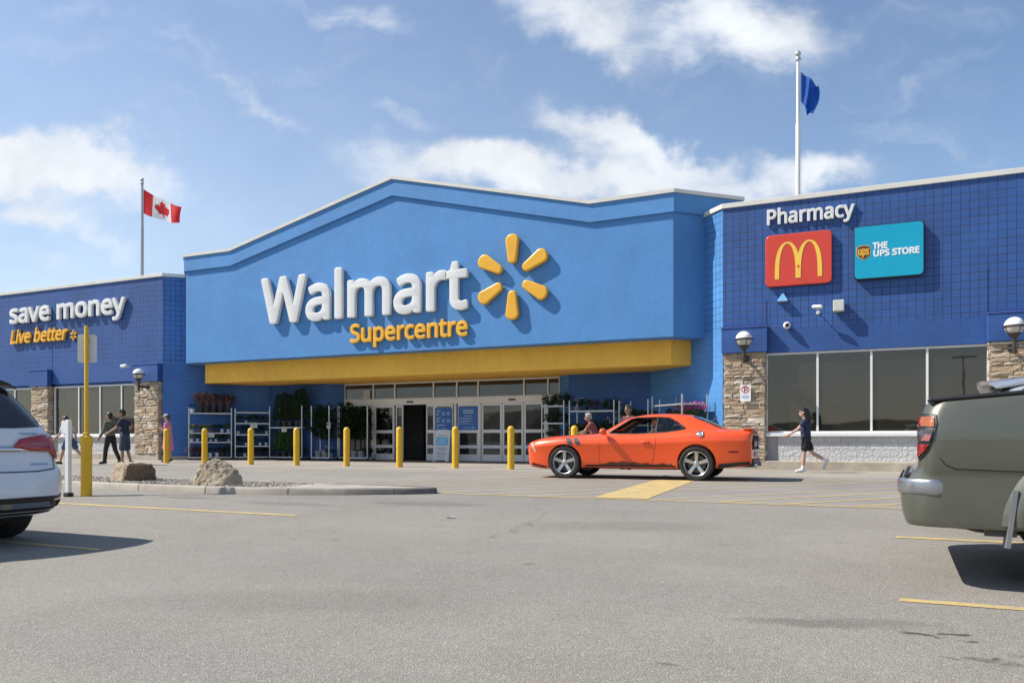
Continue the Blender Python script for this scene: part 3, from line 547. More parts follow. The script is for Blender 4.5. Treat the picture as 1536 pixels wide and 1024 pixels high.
# oil drips and dark smears left in the bays
def spot(x, y, a, b_, ang, w):
    mq = T.n('ShaderNodeMapping', vector_type='TEXTURE'); mq.inputs['Location'].default_value = (x, y, 0); mq.inputs['Rotation'].default_value = (0, 0, rad(ang)); mq.inputs['Scale'].default_value = (a, b_, 1)
    wq = T.n('ShaderNodeTexNoise', ins={'Scale': 6.0, 'Detail': 5.0}); T.L.new(P, wq.inputs['Vector'])
    dq = T.n('ShaderNodeVectorMath', operation='SCALE', ins={'Scale': .22}); T.L.new(T.vmath('SUBTRACT', wq.outputs['Color'], (.5,.5,.5)).outputs[0], dq.inputs[0])
    pq = T.vmath('MULTIPLY', T.vmath('ADD', P, dq.outputs[0]).outputs[0], (1, 1, 0))
    T.L.new(pq.outputs[0], mq.inputs['Vector'])
    return T.ramp(T.vmath('LENGTH', mq.outputs[0]).outputs['Value'], .35, 1.0, w, 0, 'SMOOTHSTEP')
stain = None
for a in [(.17, 4.72, .14, .055, 0, .9), (.36, 4.77, .10, .045, 15, .9), (.27, 4.66, .04, .03, 0, .8), (.40, 4.66, .07, .03, 10, .8), (.48, 4.33, .05, .03, 0, .8), (.36, 4.27, .05, .025, 0, .7), (.28, 4.22, .04, .025, 0, .6), (-.36, 4.74, .55, .17, 14, .36), (-.05, 4.9, .5, .12, 8, .22), (.42, 4.3, .12, .06, 0, .5), (.55, 4.25, .1, .05, 0, .45),
          (-2.5, 8.2, 1.4, .5, 15, .2), (-5.6, 9.3, 1.3, .35, 5, .28), (-7.5, 8.7, 1.2, .25, 0, .25), (-9.6, 8.9, .9, .16, 3, .35), (-2.6, 5.9, .09, .06, 0, .5), (-4.9, 6.4, .07, .05, 0, .45), (-1.3, 7.4, .1, .06, 0, .4), (-.9, 3.6, .06, .03, 10, .5), (.75, 4.45, .2, .07, 10, .6), (-3.4, 4.0, 1.8, .5, 25, .12), (1.1, 6.7, .5, .4, 0, .35)]:
    s_ = spot(*a); stain = s_ if stain is None else T.math('MAXIMUM', stain, s_)
base = T.mix(stain, base, (.055, .05, .045))
# hairline cracks
ck = T.n('ShaderNodeTexVoronoi', feature='DISTANCE_TO_EDGE', ins={'Scale': .21}); cw = T.n('ShaderNodeTexNoise', ins={'Scale': 1.2, 'Detail': 6.0}); T.L.new(P, cw.inputs['Vector'])
cs = T.n('ShaderNodeVectorMath', operation='SCALE', ins={'Scale': 1.1}); T.L.new(cw.outputs['Color'], cs.inputs[0]); T.L.new(T.vmath('ADD', P, cs.outputs[0]).outputs[0], ck.inputs['Vector'])
crk = T.math('MULTIPLY', T.ramp(ck.outputs['Distance'], .0, .004, 1, 0), T.ramp(T.noise(P, .3, 3), .5, .62, 0, .5))
base = T.mix(crk, base, (.05, .047, .043))
T.L.new(base, b.inputs['Base Color']); b.inputs['Roughness'].default_value = .93; b.inputs['Specular IOR Level'].default_value = .25
h = T.math('ADD', T.math('MULTIPLY', sp.outputs['Distance'], -1.0), T.math('MULTIPLY', T.noise(P, 22, 4, .7), 1.2))
T.L.new(T.bump(h, .65, .006), b.inputs['Normal'])

ys = [-220, -60, -20, -6, 0, 2, 3, 4, 4.6] + [5 + .4*i for i in range(15)] + [12, 16, 20, 26, 60, 220]
xs = [-260, -90, -50, -30, -20, -10, 0, 10, 20, 40, 90, 260]
mb = MB(); vs = [(x, y, gz(y)) for y in ys for x in xs]; nx = len(xs)
mb.add(vs, [(j*nx+i, j*nx+i+1, (j+1)*nx+i+1, (j+1)*nx+i) for j in range(len(ys)-1) for i in range(nx-1)])
tag(mb.build('parking_lot', m_asph, smooth=60), kind='structure')

# worn concrete pavement in front of the doors
m_conc, T, b = new_mat('worn_concrete'); P = T.pos()
base = T.mix(T.ramp(T.noise(P, .35, 6, .65, .3), .3, .7), (.26, .232, .195), (.345, .31, .262))
base = T.mix(T.ramp(T.noise(P, 3.0, 6, .7), .5, .8, 0, .5), base, (.19, .168, .142))
sx = T.n('ShaderNodeSeparateXYZ'); T.L.new(P, sx.inputs[0])
def joint(c, step, w):
    f = T.math('FRACT', T.math('DIVIDE', c, step)); return T.math('LESS_THAN', T.math('MULTIPLY', T.math('ABSOLUTE', T.math('SUBTRACT', f, .5)), step), w)
jt = T.math('MAXIMUM', joint(sx.outputs[0], 3.05, .012), joint(sx.outputs[1], 2.9, .012))
base = T.mix(T.math('MULTIPLY', jt, .6), base, (.10, .09, .08))
T.L.new(base, b.inputs['Base Color']); b.inputs['Roughness'].default_value = .9
T.L.new(T.bump(T.noise(P, 60, 4, .7), .25, .006), b.inputs['Normal'])
mb = MB(); mb.box(-60, 30, 19.0, 27.4, -.05, .004); tag(mb.build('pavement', m_conc), kind='structure')
m_apron = m_conc.copy(); m_apron.name = 'faded_apron'
# the drive lane between kerb line and pavement: older, greyer
nt = m_apron.node_tree
for nd in nt.nodes:
    if nd.type == 'MIX' and nd.data_type == 'RGBA' and not nd.inputs[6].is_linked:
        nd.inputs[6].default_value = (.205, .188, .165, 1); nd.inputs[7].default_value = (.285, .262, .228, 1)
    if nd.type == 'MATH' and nd.operation == 'LESS_THAN': nd.inputs[1].default_value = -1
mb = MB(); mb.box(-60, 30, 10.97, 18.97, -.05, .0035); tag(mb.build('drive_lane', m_apron), kind='structure')

# painted lines
m_yel, T, b = new_mat('worn_yellow_paint'); P = T.pos()
wear = T.ramp(T.noise(P, 3.5, 7, .75), .40, .66, 0, .9); fine = T.ramp(T.noise(P, 55, 5, .75), .47, .62, 0, .75)
T.L.new(T.mix(T.math('MAXIMUM', wear, fine), (.60, .42, .11), (.29, .255, .20)), b.inputs['Base Color']); b.inputs['Roughness'].default_value = .8
def stripe(pts, w, name='road_marking', top=.0045, mat=m_yel):
    mb = MB()
    (x0, y0), (x1, y1) = pts; d = Vector((x1-x0, y1-y0)); L = d.length; d /= L; n = Vector((-d.y, d.x))*w/2; k = max(1, int(L/.10)); R_ = random.Random(int(x0*91+y0*37))
    vs = []
    for i in range(k+1):
        c = Vector((x0, y0)) + d*L*i/k
        for s in (-1, 1):
            p = c + n*s*(1 + R_.uniform(-.10, .06)*min(1, .1/w)); vs.append((p.x, p.y, gz(p.y) + top))
    mb.add(vs, [(2*i, 2*i+2, 2*i+3, 2*i+1)[::-1] for i in range(k)])
    return tag(mb.build(name, mat), kind='structure')
stripe([(-6.3, 10.9), (14, 10.9)], .11, top=.005)
m_yel_f = m_yel.copy(); m_yel_f.name = 'faded_yellow_paint'
for nd in m_yel_f.node_tree.nodes:
    if nd.type == 'MIX' and nd.data_type == 'RGBA': nd.inputs[6].default_value = (.52, .40, .17, 1); nd.inputs[7].default_value = (.30, .265, .205, 1)
for i in range(24):
    x = -10.7 + .87*i; y0_ = 11.0 if x > -6.5 else 11.45
    if -3.95 < x < -2.9: continue
    stripe([(x + (y0_-11)*.74, y0_), (x + 4.74, 17.4)], .085 if x < -2.5 else .095, top=.0075, mat=m_yel_f if x < -2.5 else m_yel)
stripe([(-3.42, 11.0), (-3.87, 16.3)], .80, top=.0095)
stripe([(-22, 17.5), (-6.2, 17.5)], .1, top=.0075, mat=m_yel_f); stripe([(-6.2, 17.55), (12, 17.55)], .09, top=.0075, mat=m_yel_f)
for y, x0, x1 in ((8.28, .12, 5.4), (5.62, .1, 5.4), (2.9, .1, 5.4)): stripe([(x0, y), (x1, y)], .1)
for y in (7.75, 5.05, 2.35): stripe([(-12.4, y), (-6.55, y)], .1)
# a few damp tyre trails would be stains in the asphalt; none are modelled as sheets

# traffic island: kerb, concrete nose, gravel bed
front = [(-19.0, 9.9), (-16, 9.75), (-13.8, 9.62), (-12.0, 9.5), (-10.4, 9.46), (-9.2, 9.52), (-8.2, 9.72), (-7.4, 10.02), (-6.8, 10.36), (-6.42, 10.68), (-6.36, 10.86), (-6.5, 11.0)]
back = [(-7.4, 11.12), (-8.6, 11.2), (-11, 11.3), (-14, 11.4), (-19, 11.6)]
ring = front + back
m_kerb, T, b = new_mat('kerb_concrete'); P = T.pos(); sx = T.n('ShaderNodeSeparateXYZ'); T.L.new(P, sx.inputs[0])
c = T.mix(T.ramp(T.noise(P, 1.6, 6, .65), .3, .7), (.30, .265, .22), (.43, .385, .32)); c = T.mix(T.ramp(T.noise(P, 5, 6, .7), .5, .8, 0, .5), c, (.17, .15, .13))
jx = T.math('LESS_THAN', T.math('ABSOLUTE', T.math('SUBTRACT', T.math('FRACT', T.math('DIVIDE', sx.outputs[0], 1.52)), .5)), .0085)
c = T.mix(T.math('MULTIPLY', jx, .85), c, (.05, .045, .04))
rub = T.math('MULTIPLY', T.ramp(sx.outputs[0], -9.2, -7.0, 0, .8), T.ramp(T.noise(P, 2.3, 5, .7), .3, .5, .55, 1)); c = T.mix(rub, c, (.09, .085, .08))     # tyre-blackened nose
T.L.new(c, b.inputs['Base Color']); b.inputs['Roughness'].default_value = .88; T.L.new(T.bump(T.noise(P, 40, 5, .7), .4, .01), b.inputs['Normal'])
m_nose = paint('nose_concrete', (.36, .325, .275), .85, .2, 2.5, .35, 50, grime=.4)
def inset(ring, d):
    out = []; n = len(ring)
    for i in range(n):
        a, p, c = Vector(ring[i-1]), Vector(ring[i]), Vector(ring[(i+1) % n])
        t = ((p-a).normalized() + (c-p).normalized()).normalized(); nn = Vector((-t.y, t.x)); out.append(tuple(p + nn*d))
    return out
inn = inset(ring, .16)
mb = MB(); n = len(ring)
vs = []
for (x, y), (xi, yi) in zip(ring, inn):
    vs += [(x, y, gz(y)-.05), (lerp(x, xi, .06), lerp(y, yi, .06), .075), (lerp(x, xi, .16), lerp(y, yi, .16), .092), (xi, yi, .094), (xi, yi, -.05)]
mb.add(vs, [(5*i+k, 5*((i+1) % n)+k, 5*((i+1) % n)+k+1, 5*i+k+1) for i in range(n) for k in range(4)])
tag(mb.build('island_kerb', m_kerb, smooth=50), kind='structure')
# expansion joints cut in the kerb, as dark strips standing in the kerb line
mj = paint('joint_filler', (.06, .055, .05), .95)
bed = [p for p in inn]
mb = MB(); mb.prism(bed, -.04, .07); tag(mb.build('gravel_bed', paint('dusty_soil', (.30, .26, .20), .95, .25, 6, .6, 40)), kind='structure')
nose = [p for p in inn if p[0] > -8.6]; nose = [(-8.9, 9.78)] + nose + [(-8.9, 11.03)]
mb = MB(); mb.prism(nose, .0, .088); tag(mb.build('island_nose', m_nose), kind='structure')
# gravel: uncounted stones
m_grav = col_attr_mat('gravel', .9, .4, 30)
mb = MB(); tones = []
ico = bmesh.new(); bmesh.ops.create_icosphere(ico, subdivisions=1, radius=1); iv = [v.co.copy() for v in ico.verts]; iff = [tuple(v.index for v in f.verts) for f in ico.faces]; ico.free()
for i in range(3400):
    x = rnd.uniform(-18.5, -8.6); y = rnd.uniform(9.72, 11.15)
    s = rnd.uniform(.010, .028) * (1.3 if rnd.random() < .12 else 1)
    M = Matrix.Translation((x, y, .072)) @ Euler((rnd.random()*6, rnd.random()*6, rnd.random()*6)).to_matrix().to_4x4() @ Matrix.Diagonal((s*rnd.uniform(.8, 1.4), s, s*rnd.uniform(.5, .9), 1))
    mb.add([v*rnd.uniform(.85, 1.15) for v in iv], iff, M)
    g = rnd.uniform(.2, .5); c = (g, g*rnd.uniform(.86, .95), g*rnd.uniform(.66, .86)); tones += [c]*len(iff)
o = mb.build('gravel', m_grav, fix=False); set_tone(o.data, tones); tag(o, kind='stuff')

# far side of the car park (behind the camera; the shop glass mirrors it)
mb = MB(); N = 60; pts = []
for i in range(N+1):
    x = -260 + 520*i/N; pts.append((x, 5.2 + 3.2*noise.noise((x*.02, 3.1, 0)) + 1.6*noise.noise((x*.09, 1.7, 0)) + (3.5 if x < -60 else 0)))
vs = [(x, -150, -.3) for x, h in pts] + [(x, -158, h) for x, h in pts] + [(x, -190, h*.9) for x, h in pts]
mb.add(vs, [(i, i+1, N+1+i+1, N+1+i) for i in range(N)] + [(N+1+i, N+2+i, 2*N+3+i, 2*N+2+i) for i in range(N)])
tag(mb.build('wooded_hills', leaf_mat('far_woods', (.02, .03, .015), (.04, .05, .025), .2)), kind='structure')

# ---------------------------------------------------------------- the shop
WY, CY, EY, GY = 23.25, 23.14, 26.16, 26.73
NAVY = (.026, .092, .30); MID = (.074, .245, .54)
S2 = math.sqrt(.5)
m_navy_tile = tile_paint('navy_tile', NAVY, (1, 0))
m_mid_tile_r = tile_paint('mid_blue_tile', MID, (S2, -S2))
m_mid_tile_shaded_l = tile_paint('mid_blue_tile_left_shaded', (.055, .18, .48), (S2, S2))  # left return: mid blue darkened, its shade put into the colour
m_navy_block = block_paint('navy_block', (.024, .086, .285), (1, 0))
m_mid_block_r = block_paint('mid_blue_block', MID, (S2, -S2)); m_mid_block_shaded_l = block_paint('mid_blue_block_left_shaded', (.045, .16, .45), (S2, S2)); m_mid_block = block_paint('mid_blue_block_front_shaded', (.030, .115, .34), (1, 0))  # left return and entrance walls: blue darkened, the shade painted into it
m_stucco = stucco('blue_stucco', MID)
m_stucco_trim = stucco('blue_stucco_trim', (.080, .255, .55))
m_must = stucco('mustard_stucco', (.95, .53, .07))
m_cop = paint('coping_metal', (.66, .64, .58), .45, .08, 1.5)
m_white_block = block_paint('white_split_block', (.62, .61, .60), (1, 0), .406, .19, 1.0, .004, .8)
# split face: rough
nt = m_white_block.node_tree
for nd in nt.nodes:
    if nd.type == 'BUMP': nd.inputs['Distance'].default_value = .05; nd.inputs['Strength'].default_value = .9
    if nd.type == 'TEX_NOISE' and abs(nd.inputs['Scale'].default_value - 30) < .1: nd.inputs['Scale'].default_value = 13; nd.inputs['Detail'].default_value = 7
    if nd.type == 'MATH' and nd.operation == 'MULTIPLY' and abs(nd.inputs[1].default_value - .5) < .01: nd.inputs[1].default_value = 2.2
    if nd.type == 'TEX_BRICK': nd.inputs['Mortar'].default_value = (.8, .8, .8, 1)
m_alu = paint('white_aluminium', (.74, .74, .72), .4, .06, 2)
m_alu_dim = paint('silver_aluminium', (.42, .42, .40), .35, .06, 2, metal=.3)
m_glass = dark_glass('tinted_glass', (.022, .019, .015), 1.82); m_glass.node_tree.nodes['Principled BSDF'].inputs['Specular Tint'].default_value = (1, .95, .88, 1)
m_doorglass = dark_glass('door_glass', (.010, .010, .011), 1.75)
m_dark = paint('dark_interior', (.30, .30, .30), .8, .2, 1)
m_plinth = paint('plinth_concrete', (.42, .36, .28), .85, .2, 2, .4, 50, grime=.5)
m_roof = paint('roof_membrane', (.3, .3, .29), .9)
m_stone = col_attr_mat('ledge_stone', .9, .7, 22)

store = thing('store_building', 'long low blue shop with a big gabled front and stone pillars', 'building')

# walls of the two wings
def wing(x0, x1, ret, mat_ret_t, mat_ret_b):
    mb = MB(); mb.slab((x0, WY), (x1, WY), 3.95, 7.47, .3); mb.build('tiled_wall', m_navy_tile, store)
    mb = MB(); mb.slab((x0, WY-.004), (x1, WY-.004), 3.27, 3.948, .3); mb.build('lintel_wall', m_navy_block, store)
    (ax, ay), (bx, by) = ret
    k = .55 if True else 0
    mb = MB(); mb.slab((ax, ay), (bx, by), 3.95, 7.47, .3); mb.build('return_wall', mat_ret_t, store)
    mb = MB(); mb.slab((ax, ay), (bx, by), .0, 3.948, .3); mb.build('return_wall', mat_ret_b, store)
wing(-52, -26.53, ((-26.527, WY+.003), (-23.6, EY)), m_mid_tile_shaded_l, m_mid_block_shaded_l)
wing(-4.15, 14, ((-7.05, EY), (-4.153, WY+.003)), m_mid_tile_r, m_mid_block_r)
# copings of the wings
def strip_along(path, z0, z1, out, inn_, name, mat, closed=False):
    """a moulding that follows a plan path (face on the right of the way)"""
    mb = MB(); P2 = [Vector(p) for p in path]; n = len(P2); A = []; B = []
    for i in range(n):
        t0 = (P2[i]-P2[i-1]).normalized() if i else (P2[1]-P2[0]).normalized()
        t1 = (P2[i+1]-P2[i]).normalized() if i < n-1 else t0
        n0 = Vector((t0.y, -t0.x)); n1 = Vector((t1.y, -t1.x)); m = (n0+n1).normalized(); k = 1/max(.3, m.dot(n0))
        A.append(P2[i]+m*out*k); B.append(P2[i]-m*inn_*k)
    vs = []
    for a, b_ in zip(A, B): vs += [(a.x, a.y, z0), (a.x, a.y, z1), (b_.x, b_.y, z1+.02), (b_.x, b_.y, z0)]
    fs = [(4*i+k, 4*(i+1)+k, 4*(i+1)+(k+1) % 4, 4*i+(k+1) % 4) for i in range(n-1) for k in range(4)] + [(0,1,2,3), tuple(4*(n-1)+k for k in (3,2,1,0))]
    mb.add(vs, fs); return mb.build(name, mat, store, bevel=.008)
strip_along([(-52, WY), (-26.527, WY), (-24.6, WY+1.927)], 7.465, 7.60, .05, .35, 'coping', m_cop)
strip_along([(-6.1, WY+1.947), (-4.153, WY), (14, WY)], 7.465, 7.60, .05, .35, 'coping', m_cop)
mb = MB(); mb.box(-52, -26.9, WY+.31, 55, 7.1, 7.3); mb.box(-3.8, 14, WY+.31, 55, 7.1, 7.3); mb.box(-26.9, -3.8, 27.2, 55, 7.1, 7.3); mb.build('roof', m_roof, store)
mb = MB(); mb.box(-52, 14, 54.7, 55, 0, 7.3); mb.box(-52.0, -51.7, WY+.31, 54.69, 0, 7.29); mb.box(13.7, 14, WY+.31, 54.69, 0, 7.29); mb.build('rear_wall', m_navy_block, store)
# movement joints, raised trim over the pillars
for x, z0, z1 in ((-33.31, 3.96, 5.9), (2.42, 3.99, 5.2), (-2.95, 3.96, 4.75)):
    mb = MB(); mb.box(x-.012, x+.012, WY-.008, WY+.02, z0, z1); mb.build('control_joint', paint('joint_navy', (.02, .035, .14), .7), store)

# stone pillars with blue caps
def ledgestone(x0, x1, y0, y1, z0, z1, seed):
    R = random.Random(seed); mb = MB(); tones = []
    pal = [(.46,.36,.25), (.52,.42,.30), (.40,.31,.22), (.56,.48,.37), (.50,.36,.25), (.36,.30,.24), (.58,.52,.43), (.44,.33,.22), (.53,.40,.27)]
    def stone(cx0, cx1, cz0, cz1, ax):
        d = R.uniform(.012, .05) if R.random() > .15 else R.uniform(.05, .075); g = .006; c = R.choice(pal); k = R.uniform(.82, 1.18); c = tuple(v*k for v in c)
        n0 = len(mb.f)
        nx = 4; nz = 3; vs = []; jit = lambda s: R.uniform(-s, s)
        for j in range(nz):
            for i in range(nx):
                u = lerp(cx0+g, cx1-g, i/(nx-1)); w = lerp(cz0+g, cz1-g, j/(nz-1)); e = (i in (0, nx-1)) or (j in (0, nz-1))
                dd = d*(.72 if e else 1) + jit(.006)
                u += jit(.007); w += jit(.006)
                vs.append((u, y0-dd, w) if ax == 0 else ((x0-dd, u, w) if ax == 1 else (x1+dd, u, w)))
        nb = len(vs)
        edge = [i for i in range(nx)] + [nx-1+nx*j for j in range(1, nz)] + [nx*(nz-1)+i for i in range(nx-2, -1, -1)] + [nx*j for j in range(nz-2, 0, -1)]
        for i in edge:
            v = vs[i]; vs.append((v[0], y0+.02, v[2]) if ax == 0 else ((x0+.02, v[1], v[2]) if ax == 1 else (x1-.02, v[1], v[2])))
        fs = [(j*nx+i, j*nx+i+1, (j+1)*nx+i+1, (j+1)*nx+i) for j in range(nz-1) for i in range(nx-1)]
        ne = len(edge); fs += [(edge[i], nb+i, nb+(i+1) % ne, edge[(i+1) % ne]) for i in range(ne)]
        mb.add(vs, fs); tones.extend([c]*(len(mb.f)-n0))
    for ax, a, b_ in ((0, x0, x1), (1, y0, y1), (2, y0, y1)):
        z = z0
        while z < z1-.02:
            h = R.uniform(.07, .16); 
            if z+h > z1-.05: h = z1-z
            u = a - R.uniform(0, .0)
            while u < b_-.01:
                w = R.uniform(.16, .52)
                if u+w > b_-.12: w = b_-u
                if h > .13 and R.random() < .35 and w > .2:
                    q = z+h*R.uniform(.4, .6); stone(u, u+w, z, q, ax); stone(u, u+w, q, z+h, ax)
                else: stone(u, u+w, z, z+h, ax)
                u += w
            z += h
    n0 = len(mb.f); mb.box(x0+.004, x1-.004, y0+.004, y1, z0, z1); tones += [(.12, .10, .08)]*(len(mb.f)-n0)
    o = mb.build('stone_pillar', m_stone, store); set_tone(o.data, tones); return o
caps = [(-28.03, -26.55, 3.19), (-34.6, -33.33, 3.19), (-4.15, -2.9, 3.29), (2.4, 3.72, 3.29), (-41.6, -40.2, 3.19), (9.3, 10.6, 3.29)]
for i, (a, b_, z) in enumerate(caps):
    ledgestone(a+.07, b_-.07, 23.12, 23.5, .25, z-.003, 40+i)
    mb = MB(); mb.box(a, b_, 23.02, 23.23, z, z+.70); mb.build('pillar_cap', m_navy_block, store, bevel=.01)
    mb = MB(); mb.box(a-.012, b_+.012, 23.0, 23.24, z+.702, z+.735); mb.build('cap_flashing', paint('navy_flashing', (.06, .10, .34), .4), store)

# windows of the wings: frame > panes
def window(x0, x1, z0, z1, mull, y=WY+.06, fr=.055, d=.09):
    mb = MB(); xs_ = [x0] + mull + [x1]
    mb.box(x0, x1, y, y+d, z0, z0+fr); mb.box(x0, x1, y, y+d, z1-fr, z1)
    for i, x in enumerate(xs_):
        a = x if i == 0 else x-fr/2; b_ = x if i == len(xs_)-1 else x+fr/2
        if i == 0: b_ = x+fr
        if i == len(xs_)-1: a = x-fr
        mb.box(a, b_, y-.002, y+d, z0+fr+.001, z1-fr-.001)
    w = mb.build('window', m_alu, store)
    for a, b_ in zip(xs_, xs_[1:]):
        p = MB(); p.box(a+.02, b_-.02, y+.045, y+.06, z0+.03, z1-.03); p.build('pane', m_glass, w)
    return w
def bay(x0, x1, mull, zt):
    window(x0, x1, 1.02, zt, mull)
    mb = MB(); mb.box(x0, x1, WY-.10, WY+.2, .93, 1.018); mb.build('sill', m_alu, store, bevel=.008)
    mb = MB(); mb.box(x0+.34, x1, WY+.0, WY+.25, .25, .928); mb.build('base_wall', m_white_block, store)
    mb = MB(); mb.box(x0, x0+.338, WY+.03, WY+.25, .25, .928); mb.build('base_panel', paint('grey_panel', (.30, .30, .30), .6), store)
    mb = MB(); mb.box(x0, x1, WY+.1, WY+.35, zt, 3.30); mb.build('window_head', m_navy_block, store)
bay(-33.26, -28.1, [-31.67, -30.32, -29.01], 3.16); bay(-2.97, 2.47, [-1.605, -.257, 1.07], 3.265)
bay(-40.13, -34.67, [-38.8, -37.4, -36.0], 3.16); bay(3.79, 9.23, [5.15, 6.5, 7.87], 3.265)
mb = MB(); mb.box(-52, -26.6, 23.10, WY+.3, -.02, .25); mb.build('plinth', m_plinth, store, bevel=.02)
mb = MB(); mb.box(-4.2, 14, 23.07, WY+.3, -.02, .25); mb.build('plinth', m_plinth, store, bevel=.02)
for a, b_ in (((-26.5, 23.2), (-23.5, 26.2)), ((-7.1, 26.2), (-4.15, 23.25))):
    mb = MB(); d = (Vector(b_)-Vector(a)).normalized(); n_ = Vector((d.y, -d.x))*.07; mb.slab((a[0]+n_.x, a[1]+n_.y), (b_[0]+n_.x, b_[1]+n_.y), 0, .16, .25); mb.build('plinth', m_plinth, store)

# the gable
top = [(-25.11, 8.17), (-22.73, 8.17), (-15.33, 9.92), (-8.13, 8.16), (-5.558, 8.18)]
def lowered(d): return [(x, z-d) for x, z in top]
gx0, gx1 = top[0][0], top[-1][0]
mb = MB(); mb.prism([(gx0, 3.87), (gx1, 3.87)] + lowered(.12)[::-1], CY, CY+.3, 'y'); mb.build('gable_front', m_stucco, store)
for p0, p1 in (((gx0-1.9, CY+1.9), (gx0-.003, CY+.003)), ((gx1+.003, CY+.003), (gx1+1.75, CY+1.75))):
    mb = MB(); mb.slab(p0, p1, 3.872, 8.05, .28); mb.build('gable_side', m_stucco, store)
mb = MB(); mb.prism([(gx0+.05, CY+.06), (gx1-.05, CY+.06), (gx1+1.2, CY+1.5), (gx0-1.2, CY+1.5)], 3.88, 3.98); mb.build('gable_soffit', m_stucco, store)
mb = MB(); mb.prism([(gx0+.4, CY+.31), (gx1-.4, CY+.31), (gx1+1.2, CY+1.6), (gx1+1.2, 30), (gx0-1.2, 30), (gx0-1.2, CY+1.6)], 7.3, 7.45); mb.build('roof', m_roof, store)
# raised frieze under the coping
def frieze(z_up, z_lo, out, name, mat, bev=.006):
    up, lo = lowered(z_up), lowered(z_lo)
    pl = [(gx0-1.2, CY+1.2)] + [(x, CY) for x, z in up] + [(gx1+1.7, CY+1.7)]
    zu = [up[0][1]] + [z for x, z in up] + [up[-1][1]]; zl = [lo[0][1]] + [z for x, z in lo] + [lo[-1][1]]
    vs = []; P2 = [Vector(p) for p in pl]; n = len(P2)
    for i in range(n):
        t0 = (P2[i]-P2[i-1]).normalized() if i else (P2[1]-P2[0]).normalized(); t1 = (P2[i+1]-P2[i]).normalized() if i < n-1 else t0
        n0 = Vector((t0.y, -t0.x)); n1 = Vector((t1.y, -t1.x)); m = (n0+n1).normalized(); k = 1/max(.3, m.dot(n0))
        a = P2[i]+m*out*k; b_ = P2[i]-m*.25*k
        vs += [(a.x, a.y, zl[i]), (a.x, a.y, zu[i]), (b_.x, b_.y, zu[i]), (b_.x, b_.y, zl[i])]
    mb = MB(); mb.add(vs, [(4*i+k, 4*(i+1)+k, 4*(i+1)+(k+1) % 4, 4*i+(k+1) % 4) for i in range(n-1) for k in range(4)] + [(0,1,2,3), tuple(4*(n-1)+k for k in (3,2,1,0))])
    return mb.build(name, mat, store)
frieze(.11, .66, .075, 'frieze', m_stucco_trim)
frieze(.0, .105, .125, 'coping', m_cop)
# mustard band under the gable
mb = MB(); mb.prism([(-24.9, 23.93), (-5.82, 23.93), (-5.31, 24.44), (-7.07, 26.22), (-10.3, 26.9), (-20.4, 26.9), (-23.58, 26.22), (-25.36, 24.40)], 3.115, 3.879); mb.build('canopy', m_must, store)
# entrance walls
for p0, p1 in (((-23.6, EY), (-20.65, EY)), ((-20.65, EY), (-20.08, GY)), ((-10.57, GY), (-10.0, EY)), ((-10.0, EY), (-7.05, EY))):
    mb = MB(); mb.slab(p0, p1, 0, 3.3, .25); mb.build('entrance_wall', m_mid_block if abs(p0[1]-p1[1]) < .01 else (m_mid_block_shaded_l if p1[1] > p0[1] else m_mid_block_r), store)

# glazed entrance
y0, y1 = GY, GY+.09
mb = MB(); mb.box(-20.08, -10.57, y0-.02, y1, 2.21, 2.43); mb.build('door_header', m_alu, store)
xs_ = [-20.08, -18.66, -17.63, -15.85, -14.81, -13.89, -11.98, -11.02, -10.57]
mb = MB(); mb.box(-20.08, -10.57, y0, y1, 3.05, 3.11); mb.box(-20.08, -10.57, y0, y1, 2.432, 2.47)
for i, x in enumerate(xs_): mb.box(x-.03 if i else x, x+.03, y0-.003, y1-.003, 2.471, 3.049)
tr = mb.build('transom', m_alu, store)
for a, b_ in zip(xs_, xs_[1:]):
    p = MB(); p.box(a+.02, b_-.02, y0+.05, y0+.062, 2.45, 3.07); p.build('pane', m_doorglass, tr)
def leaf(x0, x1, y, name='sliding_door', rails=((.0, .27), (.485, .62), (1.07, 1.21), (2.10, 2.205)), st=.075):
    mb = MB(); h = 2.205; d = .05
    for a, b_ in rails: mb.box(x0+st+.001, x1-st-.001, y, y+d, a+.02, b_)
    mb.box(x0, x0+st, y, y+d, .02, h); mb.box(x1-st, x1, y, y+d, .02, h)
    o = mb.build(name, m_alu, store)
    for (a0, a1), (b0, b1) in zip(rails, rails[1:]):
        p = MB(); p.box(x0+st-.01, x1-st+.01, y+.02, y+.03, a1-.01, b0+.01); p.build('pane', m_doorglass, o)
    return o
leaf(-20.05, -18.70, y0+.01, 'side_light', ((.0, .16), (1.07, 1.13), (2.17, 2.205)), .05)
leaf(-18.60, -17.66, y0); leaf(-17.62, -17.28, y0+.06, st=.05)
leaf(-16.17, -15.80, y0+.0, st=.05); leaf(-15.79, -14.98, y0+.0)
leaf(-14.76, -13.86, y0); leaf(-13.76, -12.90, y0+.04); leaf(-12.88, -12.02, y0+.04); leaf(-11.98, -11.1, y0)
mb = MB()
for x in (-18.66, -14.88, -13.82, -11.05): mb = MB(); mb.box(x-.045, x+.045, y0-.004, y1, 0.0, 2.209); mb.build('door_post', m_alu, store)
mb = MB(); mb.box(-11.0, -10.57, y0, y1, 0, .16); mb.build('door_sill', m_alu, store)
p = MB(); p.box(-11.0, -10.57, y0+.03, y0+.045, .16, 2.21); p.build('side_light', m_doorglass, store)
for x in (-16.9, -12.45):
    mb = MB(); mb.box(x-.14, x+.14, y0-.07, y0-.021, 2.29, 2.35); mb.build('door_sensor', paint('black_plastic', (.015, .015, .016), .4), store, bevel=.01)
